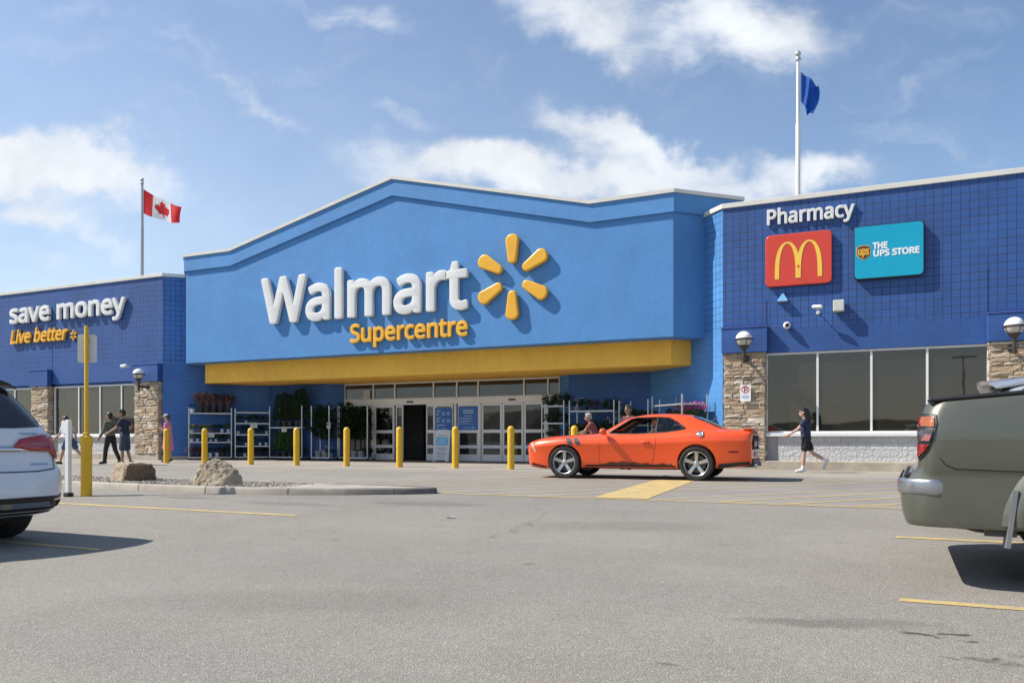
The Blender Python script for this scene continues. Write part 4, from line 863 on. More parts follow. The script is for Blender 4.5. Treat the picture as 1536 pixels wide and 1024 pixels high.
# inside: dark lobby with an inner door line
mb = MB(); mb.box(-20.3, -10.3, GY+3.6, GY+3.7, 0, 3.2); mb.box(-20.4, -20.3, GY+.1, GY+3.6, 0, 3.2); mb.box(-10.3, -10.2, GY+.1, GY+3.6, 0, 3.2); mb.box(-20.3, -10.3, GY+.1, GY+3.6, 3.12, 3.2); mb.build('lobby_wall', m_dark, store)
mb = MB()
for x in (-18.4, -17.3, -16.2, -15.1, -14.0, -12.9): mb.box(x-.03, x+.03, GY+3.5, GY+3.59, 0, 2.6)
mb.box(-18.4, -12.9, GY+3.5, GY+3.58, 2.6, 2.7); mb.box(-18.4, -12.9, GY+3.5, GY+3.58, 1.0, 1.05); mb.build('inner_door_frame', paint('dark_frame', (.06, .06, .06), .4), store)
mb = MB(); mb.box(-20.1, -10.55, GY-.6, GY+.1, .0045, .012); mb.build('door_mat', paint('dark_mat', (.035, .033, .03), .95, .3, 8), store)

# ---------------------------------------------------------------- wall signs
m_white_sign = paint('white_sign_face', (.70, .70, .68), .35, .05, 1.2, grime=.08); m_yel_sign = paint('amber_sign_face', (.80, .42, .03), .35, .07, 1.5); m_dark_side = paint('sign_side', (.10, .07, .03), .5)
def sign(name, label, x, y, z, cat='sign'): return thing(name, label, cat, (x, y, z))
s = sign('shop_name_sign', 'large white raised letters spelling the shop name across the gable', -21.1, CY-.03, 5.2)
write('Walmart', .06, 8.75, 1.58, .15, m_white_sign, s, bold=.072, bevel=.018)
s = sign('store_type_sign', 'small amber raised word on the gable below the big white name', -17.09, CY-.02, 4.28)
write('Supercentre', 0, 4.75, .60, .09, m_yel_sign, s, bold=.030, bevel=.012)
s = sign('starburst_emblem', 'yellow six-rayed starburst emblem right of the white shop name', -10.72, CY-.03, 6.035)
for k in range(6):
    a = rad(90 + 60*k); mb = MB(); n = 8; pts = []
    for i in range(n+1): t = -PI/2 + PI*i/n; pts.append((1.18+.20*math.cos(t), .235*math.sin(t)))
    for i in range(n+1): t = PI/2 + PI*i/n; pts.append((.56+.13*math.cos(t), .15*math.sin(t)))
    ca, sa = math.cos(a), math.sin(a)
    mb.prism([(p[0]*ca-p[1]*sa, p[0]*sa+p[1]*ca) for p in pts], -.15, 0, 'y'); mb.build('ray', m_yel_sign, s, bevel=.045, smooth=50, seg=3)
s = sign('slogan_sign', 'white raised two-word slogan high on the left wing', -36.1, WY-.03, 6.13)
write('save money', 0, 7.5, .80, .12, m_white_sign, s, bold=.042, bevel=.010)
s = sign('slogan_sign', 'slanted amber raised words under the white slogan, ending in a tiny starburst', -36.1, WY-.03, 5.2)
write('Live better', 0, 3.85, .57, .10, m_yel_sign, s, bold=.026, bevel=.010, shear=.22)
for k in range(6):
    a = rad(90 + 60*k); mb = MB(); ca, sa = math.cos(a), math.sin(a)
    pts = [(.07, -.025), (.2, -.04), (.225, 0), (.2, .04), (.07, .025)]
    mb.prism([(4.27+p[0]*ca-p[1]*sa, .16+p[0]*sa+p[1]*ca) for p in pts], -.06, 0, 'y'); mb.build('ray', m_yel_sign, s)
s = sign('pharmacy_sign', 'white raised lettering high on the right wing above the red sign', -2.95, WY-.02, 6.85)
write('Pharmacy', 0, 2.27, .40, .07, m_white_sign, s, bold=.018, bevel=.007)

def rounded(x0, x1, z0, z1, r, n=6):
    out = []
    for cx, cz, a0 in ((x1-r, z0+r, -90), (x1-r, z1-r, 0), (x0+r, z1-r, 90), (x0+r, z0+r, 180)):
        for i in range(n+1): t = rad(a0+90*i/n); out.append((cx+r*math.cos(t), cz+r*math.sin(t)))
    return out
def fill(outline, parent, name, mat, y, d=.004):
    mb = MB(); mb.prism(outline, y-d, y, 'y'); return mb.build(name, mat, parent)
# red sign with the arches
s = sign('restaurant_sign', 'square red box sign with yellow arches on the right wing', -2.09, WY-.02, 5.81)
mb = MB(); mb.prism(rounded(-.865, .865, -.715, .72, .13), -.10, 0, 'y'); mb.build('sign_box', paint('red_sign_face', (.62, .055, .03), .3, .06, 1.5), s, bevel=.02, smooth=40)
m_arch = paint('arch_yellow', (.85, .55, .07), .3, .05, 2)
def arch_strip(cx, w0, flip, y, h=1.0, zb=-.52):
    """one arch of the emblem: tapering band, thick at the feet"""
    out = []; inn_ = []; N = 22
    for i in range(N+1):
        t = PI*i/N
        u = math.cos(t); v = math.sin(t)
        v = v**.62
        xo, xi = .33*u, (.33-.16*1.0)*u
        out.append((cx + xo*(1), zb + 1.02*v)); inn_.append((cx + (xo*.66 if True else xi), zb + (1.02-.05)*(v**1.12)))
    vs = [(p[0], y-.006, p[1]) for p in out] + [(p[0], y-.006, p[1]) for p in inn_] + [(p[0], y, p[1]) for p in out] + [(p[0], y, p[1]) for p in inn_]
    n = N+1
    fs = [(i, i+1, n+i+1, n+i) for i in range(N)] + [(2*n+i, 2*n+i+1, i+1, i) for i in range(N)] + [(n+i, n+i+1, 3*n+i+1, 3*n+i) for i in range(N)]
    return vs, fs
mb = MB(); mb.add(*arch_strip(-.285, 0, 0, -.101)); mb.add(*arch_strip(.285, 0, 0, -.1035)); mb.build('arches', m_arch, s)
# little red leaf on the emblem
fill([(-.045, -.2), (0, -.245), (.045, -.2), (.02, -.19), (0, -.15), (-.02, -.19)], s, 'leaf_mark', MATS['red_sign_face'], -.111)
# teal sign with shield
s = sign('parcel_shop_sign', 'teal box sign with brown shield and white lettering on the right wing', .155, WY-.02, 5.81)
mb = MB(); mb.prism(rounded(-.84, .84, -.71, .71, .12), -.14, 0, 'y'); mb.build('sign_box', paint('sign_black_rim', (.02, .02, .022), .4), s, bevel=.012, smooth=40)
m_teal = paint('teal_face', (.0, .34, .52), .3, .06, 1.2)
fill(rounded(-.815, .815, -.685, .685, .10), s, 'sign_face', m_teal, -.1405, .006)
shield = [(-.15, .12), (-.08, .15), (0, .16), (.08, .15), (.15, .12), (.155, -.06), (.12, -.12), (0, -.2), (-.12, -.12), (-.155, -.06)]
fill([(p[0]*1.12-.6, p[1]*1.1+.02) for p in shield], s, 'shield_rim', paint('shield_gold', (.75, .40, .04), .35), -.1475)
fill([(p[0]-.6, p[1]+.02) for p in shield], s, 'shield', paint('shield_brown', (.09, .04, .015), .4), -.152)
write('ups', -.735, -.465, .20, .006, MATS['shield_gold'], s, at=(0, -.1565, -.06), bold=.010)
m_w2 = paint('white_vinyl', (.80, .80, .80), .4)
write('THE', -.37, -.02, .155, .006, m_w2, s, at=(0, -.1475, .075), bold=.011)
write('UPS STORE', -.37, .73, .155, .006, m_w2, s, at=(0, -.1475, -.125), bold=.011)

# ---------------------------------------------------------------- bollards
m_byel = paint('safety_yellow', (.72, .42, .015), .42, .1, 2.5, grime=.12)
def bollard_at(x, y, label, src=[None]):
    if src[0] is None:
        o = thing('bollard', label, 'bollard', (x, y, 0), 0, 'yellow bollards in a row before the entrance')
        mb = MB(); r = .098
        mb.lathe([(r, 0), (r, 1.13)] + [(r*math.cos(t), 1.13 + r*math.sin(t)) for t in (.3, .6, .9, 1.2, 1.45)] + [(0, 1.13+r)], 20); mb.build('sleeve', m_byel, o, smooth=60)
        mb = MB(); mb.lathe([(r+.002, 1.085), (r+.004, 1.09), (r+.004, 1.10), (r+.002, 1.105)], 20); mb.build('band', m_byel, o)
        src[0] = o; return o
    o = copy_tree(src[0]); o.location = (x, y, 0); return tag(o, label)
bx = [(-22.97, 'leftmost yellow bollard, with the person in pink standing behind it'), (-21.15, 'yellow bollard in front of the plant rack with purple grasses'),
      (-19.08, 'yellow bollard before the rack of small white pots'), (-17.15, 'yellow bollard in front of the tall dark evergreens'), (-15.17, 'yellow bollard just left of the glazed entrance'),
      (-13.22, 'yellow bollard beside the open dark doorway'), (-11.29, 'yellow bollard next to the folding board sign'), (-9.5, 'yellow bollard left of the orange car nose'), (-7.59, 'yellow bollard mostly hidden behind the orange car bonnet')]
for x, l in bx: bollard_at(x, 20.3, l)

# ---------------------------------------------------------------- wall lamps
m_globe_w = paint('opal_globe', (.78, .77, .74), .25, .04, 2); m_globe_c = paint('globe_lower', (.50, .49, .45), .2, .1, 4); m_bronze = paint('bronze_metal', (.045, .035, .032), .4)
def wall_lamp(x, z, label, src=[None]):
    if src[0] is None:
        o = thing('wall_lamp', label, 'lamp', (x, 22.66, z), 0, 'globe lamps on the stone pillars'); r = .225
        mb = MB(); mb.lathe([(r*math.cos(t), r*math.sin(t)) for t in [rad(a) for a in range(4, 90, 8)]] + [(0, r)], 28); mb.build('globe_top', m_globe_w, o, smooth=60)
        mb = MB(); mb.lathe([(r*.97*math.cos(t), r*.97*math.sin(t)) for t in [rad(a) for a in range(-52, 0, 7)]], 28); mb.build('globe_bottom', m_globe_c, o, smooth=60)
        mb = MB(); mb.lathe([(r+.004, -.028), (r+.018, -.02), (r+.018, .016), (r+.004, .022)], 28); mb.lathe([(.045, -.36), (.05, -.30), (.10, -.24), (.15, -.185), (.13, -.17)], 20); mb.build('collar', m_bronze, o, smooth=40)
        mb = MB()
        for k in range(4): w = k*PI/2+.5; mb.tube([((r+.004)*math.cos(a)*math.cos(w), (r+.004)*math.cos(a)*math.sin(w), (r+.004)*math.sin(a)) for a in [rad(q) for q in range(-50, 1, 10)]], .008, 6)
        mb.build('cage', m_bronze, o)
        mb = MB(); mb.lathe([(.045, -.66), (.05, -.64), (.05, -.36), (.045, -.34)], 16); mb.tube([(0, .0, -.5), (.0, .2, -.5), (0, .44, -.5)], .05, 12); mb.build('stem', m_bronze, o, smooth=50)
        mb = MB(); mb.lathe([(.10, 0), (.10, .03), (.05, .05)], 18, Matrix.Translation((0, .455, -.5)) @ Matrix.Rotation(PI/2, 4, 'X')); mb.build('wall_plate', m_bronze, o)
        src[0] = o; return o
    o = copy_tree(src[0]); o.location = (x, 22.66, z); return tag(o, label)
wall_lamp(-3.47, 3.62, 'globe lamp on the stone pillar with the no parking sign')
wall_lamp(2.92, 3.60, 'globe lamp at the far right, above the green pickup')
wall_lamp(-27.2, 3.47, 'globe lamp on the left wing pillar beside the dark blue return')

# ---------------------------------------------------------------- small fittings on the right wing
o = thing('security_camera', 'white dome camera with dark lens, low on the right wing', 'camera', (-2.386, WY, 4.0))
mb = MB(); mb.lathe([(.07, 0), (.07, .05), (.095, .06), (.1, .12), (.085, .17), (.05, .20), (0, .205)], 20, Matrix.Rotation(PI/2, 4, 'X')); mb.build('housing', m_globe_w, o, smooth=50)
mb = MB(); mb.ball((.01, -.18, .0), .058); mb.build('lens', paint('black_lens', (.01, .01, .012), .1), o, smooth=60)
o = thing('security_camera', 'tiny white bullet camera on a bent arm under the teal sign', 'camera', (-1.588, WY, 4.42))
mb = MB(); mb.tube([(0, 0, -.1), (0, -.22, -.1), (0, -.3, .0)], .014, 8); mb.build('arm', m_globe_w, o)
mb = MB(); mb.capsule((-.09, -.30, .02), (.09, -.34, .0), .05, .055); mb.build('housing', m_globe_w, o, smooth=60)
mb = MB(); mb.lathe([(.05, 0), (.05, .02)], 14, Matrix.Translation((0, 0, -.1)) @ Matrix.Rotation(PI/2, 4, 'X')); mb.build('mount', m_globe_w, o)
o = thing('floodlight', 'pale grey box floodlight under the red and teal signs', 'light fitting', (-1.055, WY, 4.44))
mb = MB(); mb.box(-.14, .14, -.26, -.03, -.15, .15); mb.build('housing', paint('light_grey_box', (.55, .56, .52), .5, .1, 3), o, bevel=.02)
mb = MB(); mb.box(-.11, .11, -.2, -.05, -.158, -.1505); mb.build('lens', m_globe_c, o); mb = MB(); mb.box(-.06, .06, -.029, .0, -.06, .06); mb.build('bracket', m_bronze, o)
o = thing('wall_pack_light', 'small blue triangular wall light under the red sign', 'light fitting', (-2.5, WY-.001, 4.68))
mb = MB(); mb.add([(-.17, 0, 0), (.17, 0, 0), (.0, 0, .27), (-.15, -.16, .0), (.15, -.16, 0), (0, -.03, .25)], [(0,1,4,3), (3,4,5), (1,2,5,4), (2,0,3,5), (0,2,1)]); mb.build('housing', paint('pale_blue_paint', (.12, .33, .55), .5), o, bevel=.008)
mb = MB(); mb.box(-.12, .12, -.14, -.02, -.012, -.001); mb.build('lens', m_globe_c, o)
o = thing('security_camera', 'small white camera on the lintel left of the globe lamp on the left wing', 'camera', (-28.4, WY-.2, 3.86))
mb = MB(); mb.capsule((-.1, -.12, 0), (.1, -.1, .02), .075, .06); mb.build('housing', m_globe_w, o, smooth=60); mb = MB(); mb.tube([(0, -.1, 0), (0, .2, .0)], .02, 8); mb.build('arm', m_globe_w, o)
o = thing('no_parking_sign', 'small white no parking sign on the right stone pillar', 'sign', (-3.484, 23.035, 2.15))
mb = MB(); mb.prism(rounded(-.145, .145, -.235, .235, .03), -.01, 0, 'y'); mb.build('plate', paint('sign_white', (.78, .78, .77), .4), o)
m_red = paint('sign_red', (.55, .02, .02), .4)
mb = MB()
N = 28
for a, b_ in ((.085, .108),):
    vs = []
    for i in range(N): t = 2*PI*i/N; vs += [(a*math.cos(t), -.0125, .10+a*math.sin(t)), (b_*math.cos(t), -.0125, .10+b_*math.sin(t))]
    mb.add(vs, [(2*i, 2*i+1, 2*((i+1) % N)+1, 2*((i+1) % N)) for i in range(N)])
mb.build('ring', m_red, o)
mb = MB(); M = Matrix.Translation((0, 0, .10)) @ Matrix.Rotation(rad(45), 4, 'Y'); mb.box(-.088, .088, -.0145, -.0135, -.009, .009, M); mb.build('slash', m_red, o)
me, adv = glyph_mesh('P', .00024, .00024, .002, .004); q = put('letter', me, paint('sign_ink', (.02, .02, .02), .5), o); q.location = (-.05, -.0105, .03)
mb = MB()
for i, (w, z) in enumerate(((.09, -.07), (.105, -.105), (.08, -.14))): mb.box(-w, w, -.0125, -.0105, z-.009, z+.009)
mb.build('small_print', paint('faded_blue_ink', (.25, .38, .5), .5), o)

# ---------------------------------------------------------------- door posters, board sign
m_pblue = paint('poster_blue', (.02, .12, .42), .45); m_ptext = paint('poster_text', (.5, .6, .72), .5); m_pyel = paint('poster_yellow', (.6, .5, .1), .5)
def poster(name, label, x0, x1, z0, z1, lines):
    o = thing(name, label, 'poster', ((x0+x1)/2, GY-.004, (z0+z1)/2)); w = (x1-x0)/2; h = (z1-z0)/2
    mb = MB(); mb.box(-w, w, -.006, 0, -h, h); mb.build('sheet', m_pblue, o)
    mb = MB()
    for a, b_, z, t in lines: mb.box(-w+2*w*a, -w+2*w*b_, -.0085, -.0062, -h+2*h*z-t, -h+2*h*z+t)
    mb.build('faint_print', m_ptext, o)
R = random.Random(3)
L1 = [(.1, .34, .88, .012)] + [(c, c+R.uniform(.14, .22), z, .009) for z in (.8, .745, .69) for c in (.08, .40, .70)] + [(.1, .38, .56, .012)] + [(c, c+R.uniform(.14, .22), z, .009) for z in (.48, .43, .37) for c in (.08, .40, .70)] + [(.08, .72, .24, .008), (.08, .5, .2, .008), (.1, .2, .1, .014), (.45, .6, .1, .01)]
poster('opening_hours_poster', 'blue poster with columns of pale small print, left of the pair on the doors', -15.77, -15.01, 1.20, 2.06, L1)
L2 = [(.22, .78, .84, .018), (.25, .76, .74, .018), (.3, .68, .61, .01)] + [(.05, .05+R.uniform(.45, .8), z, .006) for z in (.52, .46, .38, .33, .26)] + [(.25, .7, .1, .009), (.72, .82, .1, .022)]
poster('notice_poster', 'blue poster with a two-line pale heading, right of the pair on the doors', -14.73, -13.89, 1.20, 2.09, L2)
o = thing('paper_notice', 'pale square paper notice stuck inside the glass left of the doors', 'notice', (-18.98, GY-.002, 2.6)); mb = MB(); mb.box(-.17, .17, -.004, 0, -.34, .23); mb.build('sheet', paint('paper_white', (.52, .54, .55), .6), o)
o = thing('board_sign', 'white folding board sign with a light blue panel standing by the doors', 'sign', (-15.05, 26.1, .0), rad(4))
def board(sgn, nm):
    mb = MB(); M = Matrix.Translation((0, 0, .08)) @ Matrix.Rotation(rad(11)*sgn, 4, 'X')
    M = Matrix.Translation((0, -.2*(1 if sgn < 0 else -1), .07)) @ Matrix.Rotation(rad(-10)*(1 if sgn < 0 else -1), 4, 'X')
    return mb, M
for sg in (-1, 1):
    mb, M = board(sg, ''); mb.prism([(-.34, 0), (.34, 0), (.32, 1.1), (.20, 1.16), (-.20, 1.16), (-.32, 1.1)], -.018, .018, 'y', M); mb.box(-.33, -.2, -.03, .03, -.06, .0, M); mb.box(.2, .33, -.03, .03, -.06, 0, M)
    mb.build('panel', paint('board_white', (.62, .64, .66), .5, .08, 2), o, bevel=.008)
mb, M = board(-1, ''); mb.box(-.25, .25, -.023, -.0185, .56, .86, M); mb.build('blue_patch', paint('board_blue', (.12, .42, .65), .5), o)
mb, M = board(-1, '')
for w, z in ((.2, .92), (.21, .45), (.18, .38), (.20, .26), (.15, .2), (.17, .12)): mb.box(-w, w, -.0245, -.0185, z-.012, z+.012, M)
mb.build('printed_lines', paint('grey_print', (.3, .33, .36), .6), o)
mb, M = board(-1, '')
for w, z in ((.2, .78), (.16, .71), (.19, .64)): mb.box(-w, w, -.0265, -.0235, z-.012, z+.012, M)
mb.build('pale_print', paint('pale_print_ink', (.45, .65, .78), .6), o)

# ---------------------------------------------------------------- yellow sign post, white post
o = thing('sign_post', 'thin yellow post on a thick yellow sleeve, carrying a blank sign back', 'post', (-11.5, 8.6, gz(8.6)))
mb = MB(); mb.lathe([(.083, -.02), (.083, .80), (.093, .803), (.093, .935), (.08, .955), (.05, .965)], 24); mb.build('sleeve', m_byel, o, smooth=30)
mb = MB(); mb.lathe([(.031, .95), (.031, 2.69), (.022, 2.71), (0, 2.715)], 16); mb.build('pole', m_byel, o, smooth=50)
mb = MB(); mb.lathe([(.05, .96), (.05, 1.0), (.032, 1.01)], 16); mb.build('collar', m_byel, o, smooth=40)
M = Matrix.Rotation(rad(40), 4, 'Z')
mb = MB(); mb.prism(rounded(-.14, .14, 2.13, 2.58, .03), .046, .052, 'y', M); mb.build('sign_back', paint('sign_back_grey', (.62, .63, .62), .5, .06, 3), o)
mb = MB(); mb.box(-.04, .04, .02, .045, 2.48, 2.51, M); mb.box(-.04, .04, .02, .045, 2.2, 2.23, M); mb.build('bracket', m_byel, o)
o = thing('marker_post', 'white plastic marker post on a black foot beside the yellow sign post', 'post', (-11.72, 8.45, gz(8.45)))
mb = MB(); mb.box(-.045, .045, -.03, .03, .06, 1.22); mb.build('post', paint('white_plastic', (.70, .71, .72), .5, .06, 3, grime=.15), o, bevel=.012)
mb = MB(); mb.box(-.06, .06, -.05, .05, 0, .06); mb.build('foot', paint('black_rubber', (.02, .02, .02), .8), o, bevel=.01)
mb = MB(); mb.box(-.16, -.046, -.012, .012, 1.0, 1.2); mb.build('side_plate', MATS['white_plastic'], o, bevel=.006)

# ---------------------------------------------------------------- boulders
m_rock = bpy.data.materials.new('boulder_rock'); m_rock.use_nodes = True; T = NT(m_rock.node_tree); b = m_rock.node_tree.nodes['Principled BSDF']; v = T.obj()
wv = T.n('ShaderNodeTexWave', wave_type='BANDS', bands_direction='Z', ins={'Scale': 2.2, 'Distortion': 9.0, 'Detail': 5.0, 'Detail Scale': 1.4}); T.L.new(v, wv.inputs['Vector'])
c = T.mix(T.ramp(T.noise(v, 3.0, 7, .7), .3, .7), (.30, .23, .155), (.54, .45, .33)); c = T.mix(T.ramp(wv.outputs[1], .5, .9, 0, .35), c, (.34, .265, .18)); c = T.mix(T.ramp(T.noise(v, 9, 6, .7), .56, .72, 0, .6), c, (.17, .12, .08))
T.L.new(c, b.inputs['Base Color']); b.inputs['Roughness'].default_value = .92
T.L.new(T.bump(T.math('ADD', T.noise(v, 9, 8, .75), T.math('MULTIPLY', T.noise(v, 50, 4, .7), .3)), .9, .03), b.inputs['Normal'])
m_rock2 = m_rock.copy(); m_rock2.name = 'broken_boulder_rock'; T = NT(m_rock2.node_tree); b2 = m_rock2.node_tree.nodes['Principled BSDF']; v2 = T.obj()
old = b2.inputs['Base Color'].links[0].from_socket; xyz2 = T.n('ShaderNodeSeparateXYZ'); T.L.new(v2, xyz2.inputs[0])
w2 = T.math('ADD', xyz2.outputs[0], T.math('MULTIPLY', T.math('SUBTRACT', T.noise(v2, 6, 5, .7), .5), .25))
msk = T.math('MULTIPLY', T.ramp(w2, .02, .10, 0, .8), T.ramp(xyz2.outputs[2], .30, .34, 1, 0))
T.L.new(T.mix(msk, old, (.11, .065, .04)), b2.inputs['Base Color'])          # darker brown over the lower right of the stone
def boulder(label, loc, size, planes, seed, rz=0, mat=None):
    bm = bmesh.new(); bmesh.ops.create_icosphere(bm, subdivisions=6, radius=1)
    off = Vector((seed*7.3, seed*3.1, seed*1.7))
    for v_ in bm.verts:
        p = v_.co.copy()
        for (nx, ny, nz, d) in planes:
            n_ = Vector((nx, ny, nz)).normalized(); e = p.dot(n_) - d
            if e > 0: p -= n_*e*.93
        q = p*1.6 + off
        d_, pp_ = noise.voronoi(q*1.5); r = 1 + .07*noise.noise(q) + .065*(d_[1]-d_[0]-.3) - .06*abs(noise.noise(q*2.7)) - .05*max(0, .12-abs(noise.noise(q*1.9+Vector((5, 2, 1)))))/.12 + .035*abs(noise.noise(q*6)) + .014*noise.noise(q*15)
        p *= r
        v_.co = Vector((p.x*size[0], p.y*size[1], max(-.1, p.z)*size[2]))
    me = bpy.data.meshes.new('boulder'); bm.to_mesh(me); bm.free()
    o = put('boulder', me, mat or m_rock, None, smooth=26); o.location = loc; o.rotation_euler = (0, 0, rz)
    return tag(o, label, 'boulder')
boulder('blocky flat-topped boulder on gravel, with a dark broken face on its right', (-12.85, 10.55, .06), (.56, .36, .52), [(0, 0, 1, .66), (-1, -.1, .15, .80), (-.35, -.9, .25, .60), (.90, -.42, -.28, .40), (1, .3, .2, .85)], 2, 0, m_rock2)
boulder('sloping pale boulder at the right end of the gravel bed', (-10.35, 10.15, .05), (.50, .36, .50), [(.75, -.35, 1, .62), (-.8, 0, .9, .78), (.2, -1, .5, .70), (1, -.2, .6, .70), (-1, -.5, .3, .72)], 5, rad(12))
boulder('small low rock tucked between the two big boulders', (-11.55, 10.95, .05), (.16, .13, .12), [(0, 0, 1, .6), (1, -.4, .2, .7)], 9)

# ---------------------------------------------------------------- flagpoles and flags
m_pole = paint('pole_white', (.72, .72, .70), .35, .05, 1); m_pole_g = paint('pole_silver', (.5, .5, .5), .35, .06, 1, metal=.5)
def flagpole(label, x, y, z0, z1, r, mat):
    o = thing('flagpole', label, 'flagpole', (x, y, z0)); h = z1-z0
    mb = MB(); mb.lathe([(r, -.6), (r, h*.55), (r*.8, h*.56), (r*.62, h)], 16); mb.build('pole', mat, o, smooth=40)
    mb = MB(); mb.ball((0, 0, h+.08), .085); mb.lathe([(.07, h-.12), (.075, h-.1), (.075, h-.03), (.04, h)], 14); mb.build('finial', m_pole_g, o, smooth=60)
    mb = MB(); mb.tube([(r+.02, 0, -.4), (r+.025, 0, h*.5), (r+.02, 0, h-.05)], .006, 5); mb.build('halyard', m_pole, o)
flagpole('slim grey flagpole on the left wing carrying the red and white flag', -29.2, 24.5, 7.6, 12.05, .075, m_pole_g)
flagpole('tall white flagpole on the right wing carrying the blue flag', -2.22, 24.5, 7.6, 12.0, .065, m_pole)
def cloth_mat(name, col):
    m, T, b = new_mat(name); nt = m.node_tree
    b.inputs['Base Color'].default_value = col + (1,); b.inputs['Roughness'].default_value = .7
    tl = T.n('ShaderNodeBsdfTranslucent', ins={'Color': col + (1,)}); mx = T.n('ShaderNodeMixShader', ins={0: .4})
    T.L.new(b.outputs[0], mx.inputs[1]); T.L.new(tl.outputs[0], mx.inputs[2]); T.L.new(mx.outputs[0], nt.nodes['Material Output'].inputs[0]); return m
m_fr = cloth_mat('flag_red', (.72, .025, .03)); m_fw = cloth_mat('flag_white', (.8, .8, .8)); m_fb = cloth_mat('flag_blue', (.015, .10, .42))
m_fr.diffuse_color = m_fr.diffuse_color
FX, FY, FZ = -29.12, 24.5, 11.72
def flag_pt(s, t):
    """s along the fly, t down the hoist"""
    x = 1.92*(s - .03*math.sin(5*s)); z = -1.06*t*(1-.30*s) - .93*s - .05*math.sin(3.0*s) - .05*s*math.sin(9*s+t)
    y = .20*s*math.sin(6.2*s - 1.2*t) + .05*math.sin(11*s+2*t)*s + .35*s
    return Vector((x, y, z))
flag = thing('flag', 'red and white maple leaf flag flying from the left pole', 'flag', (FX, FY, FZ))
def flag_strip(s0, s1, name, mat, n=14):
    mb = MB(); m = 12; vs = [flag_pt(lerp(s0, s1, i/n), j/m) for i in range(n+1) for j in range(m+1)]
    mb.add(vs, [(i*(m+1)+j, (i+1)*(m+1)+j, (i+1)*(m+1)+j+1, i*(m+1)+j+1) for i in range(n) for j in range(m)]); mb.build(name, mat, flag, smooth=80, fix=False)
flag_strip(0, .25, 'hoist_bar', m_fr); flag_strip(.25, .75, 'white_field', m_fw); flag_strip(.75, 1, 'fly_bar', m_fr)
leafp = [(0, .50), (.09, .34), (.20, .38), (.15, .10), (.28, .24), (.32, .14), (.48, .17), (.43, .0), (.50, -.05), (.27, -.24), (.30, -.33), (.03, -.29), (.03, -.50)]
leafp = leafp + [(-x, z) for x, z in leafp[::-1] if x != 0]
def on_flag(side):
    bm = bmesh.new(); f = bm.faces.new([bm.verts.new((p[0], 0, p[1])) for p in leafp]); bmesh.ops.triangulate(bm, faces=[f])
    for _ in range(2): bmesh.ops.subdivide_edges(bm, edges=bm.edges[:], cuts=1, use_grid_fill=True)
    for v_ in bm.verts:
        s, t = .5 + v_.co.x*.40, .5 - v_.co.z*.80; p = flag_pt(s, t); v_.co = p + Vector((0, side*.006, 0))
    me = bpy.data.meshes.new('leaf'); bm.to_mesh(me); bm.free(); return put('maple_leaf', me, m_fr, flag)
on_flag(-1); on_flag(1)
flag = thing('flag', 'limp folded plain blue flag hanging from the right pole', 'flag', (-2.15, 24.5, 11.55))
def bflag(s, t):
    x = lerp(.50*s**.9, .36*s**1.3 + .05*math.sin(6*s), t) + .10*math.sin(PI*t)*s; z = -.84*t*(1-.25*s*0) - .52*s**.95*(1-.1*t) - .0*s + .10*math.sin(PI*s)*t*-1
    y = .13*math.sin(9.5*s + 1.5*t)*min(1, 3*s) + .06*math.sin(17*s - 3*t)*s
    return Vector((x, y, z))
mb = MB(); n, m = 36, 18; vs = [bflag(i/n, j/m) for i in range(n+1) for j in range(m+1)]
mb.add(vs, [(i*(m+1)+j, (i+1)*(m+1)+j, (i+1)*(m+1)+j+1, i*(m+1)+j+1) for i in range(n) for j in range(m)]); mb.build('cloth', m_fb, flag, smooth=80, fix=False)

# a car park light, far behind the camera: it shows in the right-hand window
o = thing('street_lamp', 'tall car park lamp with twin flat heads, mirrored in the right window', 'street lamp', (7.3, -43, gz(-43)))
mb = MB(); mb.tube([(0, 0, 0), (.02, 0, 5), (0, 0, 9.2)], [.12, .10, .08], 12); mb.build('pole', m_bronze, o)
for s_ in (-1, 1):
    mb = MB(); mb.box(s_*.1 if s_ > 0 else -1.1, 1.1 if s_ > 0 else -.1, -.2, .2, 8.95, 9.12); mb.build('lamp_head', m_bronze, o, bevel=.05)

o = thing('litter', 'small white scrap of paper on the open asphalt before the kerb nose', 'litter', (-4.6, 8.15, gz(8.15)), .3)
mb = MB(); mb.add([(-.06, -.03, .012), (0, -.035, .03), (.06, -.02, .012), (-.055, .03, .01), (.005, .03, .026), (.05, .035, .016)], [(0, 1, 4, 3), (1, 2, 5, 4)]); mb.build('scrap', MATS['paper_white'], o, fix=False)

